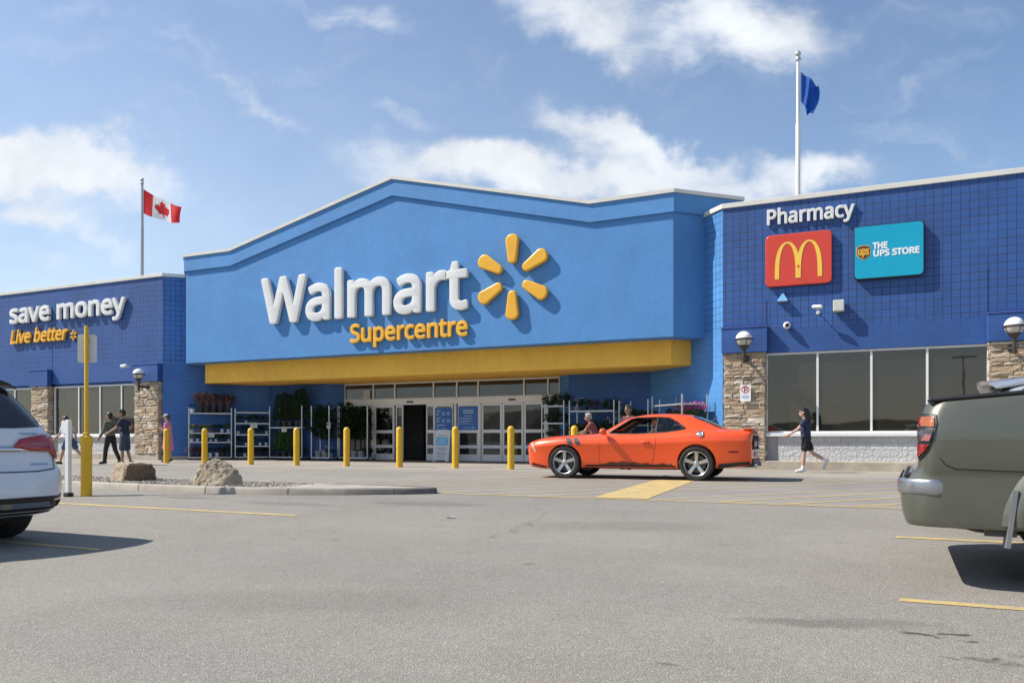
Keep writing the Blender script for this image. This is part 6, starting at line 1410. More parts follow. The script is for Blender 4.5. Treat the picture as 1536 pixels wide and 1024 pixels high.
# the cabin hollow, so the driver can sit in it
mb = MB(); mb.prism([(.95, .42), (2.55, .42), (2.60, 1.04), (2.35, 1.30), (1.6, 1.33), (1.0, 1.02)], -.66, .66, 'y'); cuts.append(mb)
mb = MB(); mb.prism([(.90, -.58), (1.42, -.47), (1.42, .47), (.90, .58)], 1.0, 1.6); cuts.append(mb)
cm2 = cut(cm, cuts); cb = bvh_of(cm2)
body = put('body', cm2, [m_org, m_black], coupe, smooth=38)
for p in cm2.polygons:          # the lining of the cabin
    c = p.center
    if abs(c.y) < .70 and .88 < c.x < 2.64 and .40 < c.z < 1.34:
        h = cb_full.find_nearest(c)
        if h[0] is not None and h[3] > .012: p.material_index = 1
for s_ in (-1, 1):
    # sill skirt, door shut lines, glass
    patch(cb_full, [(.42, .235), (2.50, .235), (2.50, .30), (2.38, .325), (.50, .315)], 'y', s_, .006, name='sill', mat=m_black, parent=coupe)
    patch(cb_full, [(.75, .318), (2.4, .325), (2.42, .36), (2.32, .335), (2.22, .375), (2.12, .342), (1.98, .338), (1.86, .372), (1.74, .35), (1.60, .392), (1.48, .368), (1.34, .405), (1.22, .375), (1.08, .388), (.95, .348)], 'y', s_, .0035, .03, 'rust_patch', paint('rust', (.13, .045, .018), .9, .5, 14, .5, 60), coupe)
    patch(cb_full, [(2.62, 1.0-.6), (2.56, .34), (2.5, .43)], 'y', s_, .003, .03, 'rust_patch', MATS['rust'], coupe)
    polyline_strip(cb_full, [(.86, .97), (.82, .75), (.80, .5), (.83, .34)], .007, 'y', s_, 'shut_line', m_black, coupe)
    polyline_strip(cb_full, [(2.06, .99), (2.07, .8), (2.02, .5), (1.98, .34)], .007, 'y', s_, 'shut_line', m_black, coupe)
    dh = patch(cb_full, [(1.76, .80), (1.94, .80), (1.94, .835), (1.76, .835)], 'y', s_, .014, .05, 'door_handle', m_org, coupe, thick=.012)
    patch(cb_full, [(1.78, .803), (1.92, .803), (1.91, .816), (1.79, .816)], 'y', s_, .006, .05, 'handle_recess', m_black, coupe)
    fc = MB(); M = Matrix.Translation((3.02, 0, .995)); 
    patch(cb_full, [(3.02+.072*math.cos(t*PI/10), .985+.062*math.sin(t*PI/10)) for t in range(20)], 'y', s_, .012, .03, 'fuel_cap', m_chrome, coupe, thick=.01) if s_ < 0 else None
    patch(cb_full, [(3.02+.045*math.cos(t*PI/10), .985+.04*math.sin(t*PI/10)) for t in range(20)], 'y', s_, .024, .03, 'fuel_cap_center', m_rimm, coupe) if s_ < 0 else None
    for x0 in (.02, .20):       # the two grey bonnet stripes
        patch(cb_full, [(x0, .905), (x0+.12, .905), (x0+.205, .755), (x0+.085, .755)][::1], 'y', s_, .0032, .03, 'stripe', paint('stripe_grey', (.045, .045, .052), .4), coupe)
    patch(cb_full, [(-.84, .79), (-.80, .80), (-.68, .60), (-.72, .585)], 'y', s_, .004, .03, 'marker_lamp', m_lampclear, coupe)
    patch(cb_full, [(3.58, .60), (3.78, .60), (3.78, .635), (3.6, .63)], 'y', s_, .004, .04, 'side_marker', paint('marker_dark_red', (.10, .01, .008), .3), coupe)
    # quarter glass and its pillar
    mbp = MB()
    patch(cb_full, [(2.06, 1.02), (2.06, 1.35), (2.30, 1.335), (2.50, 1.24), (2.68, 1.105), (2.60, 1.085), (2.20, 1.03)], 'y', s_, -.008, .06, 'quarter_window', m_clear, coupe)
    patch(cb_full, [(2.02, 1.01), (2.06, 1.015), (2.065, 1.352), (2.03, 1.352)], 'y', s_, -.004, .06, 'window_pillar', m_black, coupe)
    polyline_strip(cb_full, [(.97, 1.01), (1.46, 1.325), (1.60, 1.353), (2.02, 1.360), (2.31, 1.345), (2.51, 1.245), (2.70, 1.11)], .016, 'y', s_, 'window_seal', m_black, coupe, .003)
    polyline_strip(cb_full, [(2.69, 1.10), (2.62, 1.078), (2.20, 1.023), (1.6, .993), (1.0, .996)], .016, 'y', s_, 'window_seal', m_black, coupe, .003)
    patch(cb_full, [(3.55, .30), (4.0, .36), (4.0, .42), (3.4, .36), (3.36, .29)], 'y', s_, .012, .03, 'bumper_skirt', m_black, coupe)
    patch(cb_full, [(-.86, .30), (-.48, .225), (-.42, .26), (-.8, .345)], 'y', s_, .004, .05, 'air_dam', m_black, coupe)
    # mirror
    mr = MB(); mr.ball((.93, s_*1.03, 1.045), (.075, .115, .075), 16, 10); mo = mr.build('mirror', m_org, coupe, smooth=60)
    mr = MB(); mr.tube([(.95, s_*.86, .99), (.94, s_*.97, 1.02)], .03, 8); mr.build('mirror_arm', m_org, mo)
    wheel(coupe, 0, s_*.825, WR, .235, 5, s_, twin=False); wheel(coupe, WB, s_*.83, WR, .245, 5, s_, twin=False)
for s_ in (-.62, .62): polyline_strip(cb_full, [(-.7, s_*.86), (-.2, s_*1.0), (.72, s_*1.02)], .007, 'z', 1, 'bonnet_line', m_black, coupe)
mb = MB(); mb.tube([(.80, -.45, 1.035), (.84, .05, 1.07)], .008, 6); mb.tube([(.80, .05, 1.035), (.84, .5, 1.065)], .008, 6); mb.build('wiper', m_black, coupe)
mb = MB(); mb.tube([(3.05, .3, 1.28), (3.2, .3, 1.36)], .006, 6); mb.build('aerial', m_black, coupe)
patch(cb_full, [(.98, 1.012), (1.46, 1.322), (1.60, 1.35), (2.04, 1.356), (2.04, 1.01), (1.6, .998), (1.1, .998)], 'y', 1, -.008, .06, 'side_window', m_clear, coupe)
# glass front and rear
patch(cb_full, [(.84, -.62), (1.40, -.50), (1.46, 0), (1.40, .50), (.84, .62), (.80, 0)], 'z', 1, .004, .08, 'windscreen', m_clear, coupe)
patch(cb_full, [(2.80, -.50), (3.40, -.60), (3.44, 0), (3.40, .60), (2.80, .50), (2.76, 0)], 'z', 1, .004, .08, 'rear_window', m_carglass, coupe)
mb = MB(); vs = []
for i in range(13):
    y = lerp(-.80, .80, i/12); xb = 4.078 - .06*(y/.80)**4
    vs += [(3.85, y, .655), (xb, y, .66), (xb-.01, y, .965), (3.85, y, .985)]
mb.add(vs, [(4*i+k_, 4*i+(k_+1) % 4, 4*(i+1)+(k_+1) % 4, 4*(i+1)+k_) for i in range(12) for k_ in range(4)] + [(0,1,2,3), (48,49,50,51)[::-1]]); mb.build('tail_panel', paint('matt_black', (.012, .012, .013), .75), coupe, bevel=.012)
for s_ in (-1, 1): mb = MB(); mb.box(4.06, 4.084, min(s_*.64, s_*.12), max(s_*.64, s_*.12), .73, .84); mb.build('tail_lamp', m_lampred, coupe, bevel=.008)
mb = MB(); mb.box(3.8, 4.07, -.68, .68, .30, .47); mb.build('lower_valance', m_black, coupe, bevel=.02)
mb = MB(); mb.box(4.05, 4.072, -.26, .26, .50, .62); mb.build('number_plate', paint('plate_pale', (.5, .5, .5), .5), coupe)
for s_ in (-.5, .5): mb = MB(); mb.tube([(3.8, s_, .335), (4.12, s_, .335)], .045, 14); mb.build('exhaust_pipe', m_chrome, coupe, smooth=40)
patch(cb_full, [(-.58, .56), (.58, .56), (.60, .72), (-.60, .72)], 'x', -1, .006, .06, 'grille', m_black, coupe)
for s_ in (-.42, .42): mb = MB(); mb.lathe([(.0, .03), (.06, .02), (.075, 0)], 18, Matrix.Translation((-.955, s_, .645)) @ Matrix.Rotation(rad(-90), 4, 'Y')); mb.build('headlight', m_lampclear, coupe, smooth=50)
mb = MB(); mb.box(3.86, 4.04, -.70, .70, 1.075, 1.10); mb.build('spoiler', m_org, coupe, bevel=.012)
mb = MB(); mb.box(-.4, 3.3, -.50, .50, .22, .40); mb.build('underbody', m_well, coupe)
# interior
mb = MB()
for y in (-.36, .36): mb.box(1.62, 2.1, y-.24, y+.24, .42, .60); mb.box(2.0, 2.18, y-.23, y+.23, .55, 1.05, Matrix.Translation((0, 0, 0))); mb.box(2.08, 2.18, y-.13, y+.13, 1.07, 1.24)
mb.build('seat', m_black, coupe, bevel=.03)
mb = MB(); mb.box(.98, 1.22, -.64, .64, .62, .94); mb.build('dashboard', m_black, coupe, bevel=.03)
mb = MB(); M = Matrix.Translation((1.34, -.36, .93)) @ Matrix.Rotation(rad(-65), 4, 'Y')
mb.lathe([(.19+.014*math.cos(t*PI/5), .014*math.sin(t*PI/5)) for t in range(10)], 28, M, closed=True); mb.box(-.17, .17, -.02, .02, -.012, .012, M); mb.build('steering_wheel', paint('wheel_grey', (.10, .10, .10), .5), coupe, smooth=50)

# ---- slices: tall body with rounded plan corners
def plan(x0, x1, w, rf, rr, bow=.05, nc=6, ns=5):
    """closed plan outline, nose x0, tail x1, half width w"""
    pts = []
    def corner(cx, cy, r, a0):
        for i in range(nc+1): t = rad(a0 + 90*i/nc); pts.append((cx+r*math.cos(t), cy+r*math.sin(t)))
    corner(x1-rr, w-rr, rr, 0)
    for i in range(1, ns): pts.append((lerp(x1-rr, x0+rf, i/ns), w))
    corner(x0+rf, w-rf, rf, 90); corner(x0+rf, -w+rf, rf, 180)
    for i in range(1, ns): pts.append((lerp(x0+rf, x1-rr, i/ns), -w))
    corner(x1-rr, -w+rr, rr, 270)
    out = []
    for x, y in pts:
        k = 1-(y/w)**2
        out.append((x + (bow*k if x > (x0+x1)/2 else -bow*1.5*k), y))
    return out
def suv(name, label, loc, rz, col_mat, full=True, k=1.0, spoiler_mat=None, glass=None):
    """tall estate-bodied car; tail at local x=0, nose at -4.95; near parts modelled for the tail"""
    t = thing('parked_car', label, 'car', loc, rz); t.scale = (k, k, k)
    # z: tail x, half width, nose x, rear corner radius
    S = [(.24,(-.34,.80,-4.55,.25)),(.30,(-.14,.90,-4.8,.28)),(.36,(-.055,.94,-4.88,.30)),(.46,(-.03,.965,-4.92,.30)),(.58,(-.045,.975,-4.95,.30)),(.68,(-.065,.98,-4.95,.28)),(.735,(-.10,.978,-4.93,.26)),(.76,(-.165,.975,-4.92,.24)),(.90,(-.195,.968,-4.9,.24)),(1.0,(-.215,.958,-4.84,.25)),(1.08,(-.24,.945,-4.70,.26)),(1.11,(-.26,.94,-4.2,.26)),
         (1.14,(-.285,.93,-3.62,.27)),(1.20,(-.33,.905,-3.42,.27)),(1.35,(-.46,.84,-3.02,.26)),(1.50,(-.60,.775,-2.65,.25)),(1.58,(-.69,.735,-2.45,.24)),(1.65,(-.83,.68,-2.28,.24)),(1.69,(-1.1,.60,-2.1,.24)),(1.705,(-1.5,.40,-1.9,.2))]
    def outl(z): a, w, n_, r = interp(S, z); return plan(n_, a, w, .34 if z < 1.1 else .3, r, .06)
    me = solid(*slice_mesh([s[0] for s in S], outl), 1); bv = bvh_of(me)
    WXr, WXf, wr = -1.0, -3.95, .375
    me2 = cut(me, [well_cut(x, .43, a, b_, wr+.02) for x in (WXr, WXf) for a, b_ in ((.55, 1.2), (-1.2, -.55))])
    put('body', me2, col_mat, t, smooth=35)
    for s_ in (-1, 1):
        wheel(t, WXr, s_*.85, wr, .245, 5, s_); wheel(t, WXf, s_*.835, wr, .245, 5, s_)
        # side windows
        for a in ([(-2.95, 1.16), (-2.40, 1.54), (-1.95, 1.58), (-1.95, 1.17)], [(-1.90, 1.17), (-1.90, 1.58), (-1.25, 1.59), (-1.15, 1.18)], [(-1.08, 1.18), (-1.18, 1.58), (-.86, 1.53), (-.62, 1.30), (-.60, 1.22)]):
            patch(bv, a[::s_], 'y', s_, .004, .09, 'side_window', m_carglass, t)
        patch(bv, [(-.58, .28), (-.30, .28), (-.16, .36), (-.15, .49), (-.5, .49), (-.57, .40)], 'y', s_, .003, .08, 'lower_cladding', m_black, t)
        for x in (-1.98, -3.0): polyline_strip(bv, [(x, 1.12), (x+.02, .8), (x, .45)], .008, 'y', s_, 'shut_line', m_black, t)
        for x in (-2.25, -3.25): patch(bv, [(x, .93), (x+.2, .94), (x+.2, .975), (x, .97)], 'y', s_, .02, .06, 'door_handle', col_mat, t, thick=.012)
        mr = MB(); mr.ball((-3.3, s_*1.03, 1.17), (.08, .13, .09)); mr.tube([(-3.28, s_*.88, 1.12), (-3.3, s_*.98, 1.15)], .03); mr.build('mirror', col_mat, t, smooth=60)
        patch(bv, [(s_*.55, .80), (s_*.9, .86), (s_*.85, .72), (s_*.58, .70)][::s_], 'x', -1, .004, .06, 'headlight', m_lampclear, t)
    patch(bv, [(-3.45, -.78), (-2.62, -.60), (-2.5, 0), (-2.62, .60), (-3.45, .78), (-3.55, 0)], 'z', 1, .004, .1, 'windscreen', m_carglass, t)
    patch(bv, [(-.42, .55), (.42, .55), (.5, .78), (-.5, .78)], 'x', -1, .006, .08, 'grille', m_black, t)
    # tail: window, spoiler, lamps, black bumper foot
    gl = [(-.80, 1.15), (-.5, 1.132), (0, 1.128), (.5, 1.132), (.80, 1.15), (.755, 1.30), (.67, 1.49), (.60, 1.555), (0, 1.585), (-.60, 1.555), (-.67, 1.49), (-.755, 1.30)]
    patch(bv, gl, 'x', 1, .005, .06, 'rear_window', m_carglass, t)
    for s_ in (-1, 1):
        patch(bv, [(s_*.80, 1.175), (s_*.865, 1.20), (s_*.83, 1.34), (s_*.775, 1.46), (s_*.70, 1.54), (s_*.66, 1.53), (s_*.73, 1.40), (s_*.775, 1.28)][::s_], 'x', 1, .006, .05, 'pillar_trim', m_black, t)
    sp_ = MB(); ns = 14; vs = []
    for i in range(ns+1):
        y = lerp(-.74, .74, i/ns); e = 1-abs(y/.74)**4; xb = -.50-.10*(y/.74)**2
        vs += [(-1.05, y, 1.672+.02*e-.03*(1-e)), (xb, y, 1.60+.045*e-.05*(1-e)), (xb-.012, y, 1.572+.03*e-.04*(1-e)), (-1.02, y, 1.60)]
    sp_.add(vs, [(4*i+k_, 4*i+(k_+1) % 4, 4*(i+1)+(k_+1) % 4, 4*(i+1)+k_) for i in range(ns) for k_ in range(4)] + [(0,1,2,3), tuple(4*ns+k_ for k_ in (3,2,1,0))])
    sp_.build('spoiler', spoiler_mat or m_black, t, smooth=40)
    m_lampdark = paint('lamp_dark_red', (.34, .008, .012), .1, .3, 14, coat=1)
    for s_ in (-1, 1):
        lp = patch(bv, [(s_*.42, .945), (s_*.50, 1.025), (s_*.74, 1.068), (s_*.925, 1.066), (s_*.945, .95), (s_*.94, .855), (s_*.88, .82), (s_*.79, .90), (s_*.6, .91)][::s_], 'x', 1, .012, .035, 'tail_lamp', m_lampdark, t, thick=.014)
        patch(bv, [(s_*.58, .955), (s_*.62, .992), (s_*.80, .998), (s_*.80, .965)][::s_], 'x', 1, .029, .04, 'lamp_reflector', paint('lamp_pink', (.34, .12, .12), .2, .2, 30), lp)
        patch(bv, [(s_*.70, .90), (s_*.955, .905), (s_*.955, .87), (s_*.90, .855), (s_*.84, .90)][::s_], 'x', 1, .029, .04, 'lamp_lower', m_lampred, lp) if False else None
        patch(bv, [(s_*.80, .355), (s_*.90, .37), (s_*.905, .46), (s_*.74, .44)][::s_], 'x', 1, .008, .05, 'exhaust_finisher', m_chrome, t)
        patch(bv, [(s_*.79, .368), (s_*.885, .382), (s_*.888, .435), (s_*.76, .425)][::s_], 'x', 1, .012, .05, 'exhaust_tip', m_well, t)
        patch(bv, [(s_*.91, .53), (s_*.935, .53), (s_*.94, .62), (s_*.925, .62)][::s_], 'x', 1, .006, .03, 'reflector', m_lampred, t)
    patch(bv, [(-.86, .255), (.86, .255), (.925, .36), (.935, .40), (.94, .50), (.8, .475), (-.8, .475), (-.94, .50), (-.935, .40), (-.925, .36)], 'x', 1, .006, .06, 'bumper_foot', m_black, t)
    patch(bv, [(-.72, .375), (.72, .375), (.68, .425), (-.68, .425)], 'x', 1, .012, .06, 'bumper_trim', m_chrome, t)
    patch(bv, [(-.55, .905), (.55, .905), (.60, .955), (-.60, .955)], 'x', 1, .014, .06, 'tailgate_trim', m_chrome, t, thick=.01)
    polyline_strip(bv, [(-.86, .89), (-.84, .80), (-.80, .735), (-.6, .715), (.6, .715), (.80, .735), (.84, .80), (.86, .89)], .010, 'x', 1, 'shut_line', m_black, t, .004)
    for y0, y1, z in ((.52, .70, 1.072), (.58, .76, .775), (-.70, -.55, 1.072)):
        mbx = [(y0, z), (y1, z), (y1, z+.016), (y0, z+.016)]; patch(bv, mbx, 'x', 1, .006, .03, 'badge', m_chrome, t)
    patch(bv, [(-.26, .76), (.26, .76), (.26, .89), (-.26, .89)], 'x', 1, .008, .06, 'number_plate', paint('plate_pale', (.5, .5, .5), .5), t)
    mb = MB(); mb.box(-4.5, -.3, -.55, .55, .22, .5); mb.build('underbody', m_well, t)
    for s_ in (-.62, .62): mb = MB(); mb.box(-3.3, -.9, s_-.025, s_+.025, 1.69, 1.735); mb.build('roof_rail', m_black, t, bevel=.01)
    return t
m_whitecar = car_paint('white_pearl_paint', (.72, .73, .75), 0, 0, .3, .10); m_silvercar = car_paint('silver_paint', (.42, .44, .46), .3, .5, .3, .08)
suv('suv', 'white SUV seen from behind, cut by the left edge', (-7.36, 4.43, gz(4.43)), 0, m_whitecar)
suv('suv', 'silver car behind the green pickup, only its roof and spoiler showing', (.45, 9.45, gz(9.45)), PI, m_silvercar, k=.885, spoiler_mat=m_silvercar)

# ---- green pickup (tail at x=0, nose +x)
pk = thing('pickup_truck', 'grey-green pickup truck cut by the right edge, its tail towards the store', 'pickup', (.15, 6.98, gz(6.5)), rad(-2.2))
m_grn = car_paint('grey_green_paint', (.098, .102, .077), .45, .45, .34, .25)
S = [(.40,(.055,.945,5.0,.20)),(.405,(.05,.95,5.03,.20)),(.43,(.03,.957,5.08,.20)),(.50,(.012,.962,5.15,.21)),(.60,(.0,.964,5.17,.22)),(.72,(.0,.962,5.18,.24)),(.755,(.03,.96,5.18,.22)),(.775,(.105,.965,5.18,.13)),(.84,(.115,.975,5.16,.12)),(1.0,(.115,.978,5.12,.12)),(1.045,(.118,.976,5.1,.12)),(1.07,(.122,.968,5.0,.12)),(1.20,(.14,.925,4.9,.13)),(1.245,(.165,.905,4.85,.14)),(1.262,(.19,.89,4.8,.15))]
def outl(z):
    a, w, n_, r = interp(S, z); pts = plan(-n_, -a, w, .4, r, .03, ns=9); return [(-x, -y) for x, y in pts]
me = solid(*slice_mesh([s[0] for s in S], outl), 1); bv = bvh_of(me)
pwx, pwr = 1.19, .375
mb = MB(); mb.box(.26, 1.78, -.80, .80, .70, 1.6)
hoodcut = MB(); hoodcut.prism([(3.55, 1.30), (5.4, 1.30), (5.4, .98), (5.05, 1.03), (4.2, 1.13), (3.6, 1.16)], -1.2, 1.2, 'y')
me2 = cut(me, [well_cut(x, .455, a, b_, pwr+.03) for x in (pwx, 4.4) for a, b_ in ((.52, 1.2), (-1.2, -.52))] + [mb, hoodcut])
for v_ in me2.vertices:          # the bed side climbs a little towards the cab
    v_.co.z += .075*max(0, min(1, (v_.co.z-1.0)/.22))*max(0, min(1.75, v_.co.x-.15))*max(0, min(1, (3.0-v_.co.x)/.8))
put('body', me2, m_grn, pk, smooth=35)
for s_ in (-1, 1):
    wheel(pk, pwx, s_*.83, pwr, .25, 5, s_, twin=False); wheel(pk, 4.4, s_*.83, pwr, .25, 5, s_, twin=False)
    # flared arch lip
    for xw in (pwx, 4.4):
        vs = []; N = 26; prof = [(.60, -.006), (.575, .010), (.525, .040), (.49, .052), (.462, .050), (.452, .035), (.452, -.06)]
        for i in range(N+1):
            a = rad(lerp(3, 177, i/N)); 
            for r_, o_ in prof:
                x = xw + r_*math.cos(a)*1.02; z = pwr+.03 + r_*math.sin(a)
                h = bv.ray_cast(Vector((x, s_*20, max(.43, min(1.2, z)))), Vector((0, -s_, 0))); yb = abs(h[0].y) if h[0] is not None else .95
                vs.append((x, s_*(max(yb, .93) + o_), z))
        m_ = len(prof); mb = MB(); mb.add(vs, [(i*m_+j, (i+1)*m_+j, (i+1)*m_+j+1, i*m_+j+1) for i in range(N) for j in range(m_-1)]); mb.build('wheel_arch', m_grn, pk, smooth=60)
    # lamp: black surround with three lenses
    lp = patch(bv, [(0.117, 1.172), (0.219, 1.166), (0.222, 1.10), (0.205, 1.015), (0.169, .918), (0.118, .85)], 'y', s_, .010, .022, 'tail_lamp', m_black, pk)
    patch(bv, [(0.118, 1.148), (0.208, 1.143), (0.210, 1.10), (0.208, 1.076), (0.118, 1.083)], 'y', s_, .017, .022, 'lamp_amber_lens', m_lampamber, lp)
    patch(bv, [(0.118, 1.060), (0.203, 1.054), (0.185, .982), (0.118, .984)], 'y', s_, .017, .022, 'lamp_clear_lens', paint('lamp_smoked', (.06, .045, .05), .15, .4, 22, coat=1), lp)
    patch(bv, [(0.163, 1.030), (0.193, 1.026), (0.182, .986), (0.139, .988)], 'y', s_, .020, .022, 'lamp_reflector', paint('lamp_pink', (.34, .12, .12), .2, .2, 30), lp)
    patch(bv, [(0.118, .965), (0.178, .962), (0.161, .925), (0.118, .872)], 'y', s_, .017, .022, 'lamp_red_lens', m_lampred, lp)
    polyline_strip(bv, [(.24, .87), (.27, .83), (.33, .80), (.80, .785)], .008, 'y', s_, 'shut_line', m_black, pk, .003)
    mb = MB(); mb.prism([(.165, 1.248), (1.80, 1.368), (1.80, 1.40), (.165, 1.276)], s_*.85-.055, s_*.85+.055, 'y'); mb.build('bed_rail_cap', m_black, pk, bevel=.012)
    mb = MB(); vs = [(x-.15, y, z+.10) for x, y, z in [(.80, s_*.74, .55), (.80, s_*1.0, .57), (.76, s_*1.02, .20), (.76, s_*.76, .18), (.83, s_*.74, .55), (.83, s_*1.0, .57), (.785, s_*1.02, .20), (.785, s_*.76, .18)]]
    mb.add(vs, [(0,1,2,3), (4,5,6,7)[::-1], (0,4,5,1), (1,5,6,2), (2,6,7,3), (3,7,4,0)]); mb.build('mud_flap', paint('flap_grey', (.16, .165, .17), .6), pk)
    patch(bv, [(1.86, .95), (2.06, .955), (2.06, 1.0), (1.86, .995)], 'y', s_, .02, .05, 'door_handle', m_grn, pk, thick=.012)
    for x in (1.80, 2.75, 3.75): polyline_strip(bv, [(x, 1.24), (x, .8), (x, .48)], .008, 'y', s_, 'shut_line', m_black, pk)
    mr = MB(); mr.ball((3.55, s_*1.08, 1.3), (.08, .14, .1)); mr.tube([(3.55, s_*.9, 1.24), (3.55, s_*1.0, 1.27)], .03); mr.build('mirror', m_black, pk, smooth=60)
    patch(bv, [(s_*.5, .72), (s_*.88, .74), (s_*.86, .9), (s_*.52, .88)][::s_], 'x', 1, .005, .06, 'headlight', m_lampclear, pk)
pl = [p for p in outl(.67)]; pl = sorted([p for p in pl if p[0] < .245], key=lambda p: math.atan2(p[1], .45-p[0]))
pl = [(.26, -.963), (.22, -.963)] + pl[1:-1] + [(.22, .963), (.26, .963)] if len(pl) > 2 else pl
P2 = [Vector(p) for p in pl]; vs = []; prof = [(-.004, .622), (.007, .628), (.011, .645), (.011, .705), (.006, .724), (-.004, .730)]
for i, p in enumerate(P2):
    t_ = (P2[min(i+1, len(P2)-1)] - P2[max(i-1, 0)]).normalized(); nn = Vector((t_.y, -t_.x)); nn = nn if nn.dot(p - Vector((.8, 0))) > 0 else -nn
    e = 1 if 0 < i < len(P2)-1 else .0
    for o_, z in prof: q = p + nn*(o_*e if e else -.006); vs.append((q.x, q.y, z if e else lerp(z, .67, .35)))
m_ = len(prof); mb = MB(); mb.add(vs, [(i*m_+j, (i+1)*m_+j, (i+1)*m_+j+1, i*m_+j+1) for i in range(len(P2)-1) for j in range(m_-1)]); mb.build('rear_bumper', paint('dull_bumper', (.36, .37, .38), .3, .1, 6, metal=.8, grime=.2), pk, smooth=50)
mb = MB(); mb.box(.02, .12, -.86, .86, .737, .762); mb.build('bumper_step', m_black, pk, bevel=.008)
for s_ in (-1, 1): mb = MB(); mb.box(.110, .15, min(s_*.82, s_*.875), max(s_*.82, s_*.875), .88, 1.15); mb.build('tail_lamp', m_lampred, pk, bevel=.008)
patch(bv, [(-.25, .85), (.25, .85), (.25, .96), (-.25, .96)], 'x', -1, .006, .05, 'number_plate', MATS['plate_pale'], pk); patch(bv, [(-.12, 1.06), (.12, 1.06), (.12, 1.12), (-.12, 1.12)], 'x', -1, .012, .05, 'tailgate_handle', m_black, pk)
patch(bv, [(-.5, .62), (.5, .62), (.5, .92), (-.5, .92)], 'x', 1, .008, .08, 'grille', m_black, pk)
SC_ = [(1.22,(1.62,.905,4.05)),(1.262,(1.70,.885,3.92)),(1.45,(1.86,.815,3.5)),(1.62,(2.0,.745,3.15)),(1.72,(2.12,.69,2.98)),(1.765,(2.3,.60,2.8)),(1.78,(2.5,.4,2.65))]
def oc(z): a, w, n_ = interp(SC_, z); return [(-x, -y) for x, y in plan(-n_, -a, w, .3, .2, .03)]
cme = solid(*slice_mesh([s[0] for s in SC_], oc), 1); cbv = bvh_of(cme); put('cab', cme, m_grn, pk, smooth=40)
for s_ in (-1, 1):
    for a in ([(1.92, 1.29), (2.07, 1.64), (2.65, 1.68), (2.68, 1.28)], [(2.75, 1.28), (2.73, 1.68), (3.05, 1.62), (3.62, 1.28)]): patch(cbv, a, 'y', s_, .004, .09, 'side_window', m_carglass, pk)
patch(cbv, [(-.66, 1.30), (.66, 1.30), (.60, 1.64), (-.60, 1.64)], 'x', -1, .005, .08, 'rear_window', m_carglass, pk); patch(cbv, [(-.76, 1.29), (.76, 1.29), (.62, 1.66), (-.62, 1.66)], 'x', 1, .005, .08, 'windscreen', m_carglass, pk)
mb = MB(); mb.box(.35, 5.0, -.45, .45, .36, .6); mb.box(.22, .34, -.5, -.2, .37, .50); mb.tube([(.3, -.45, .40), (.75, -.5, .38)], .04); mb.build('underbody', m_well, pk)
mb = MB(); mb.box(.50, .68, -.90, -.80, .36, .46); mb.build('tow_bracket', m_brake, pk)

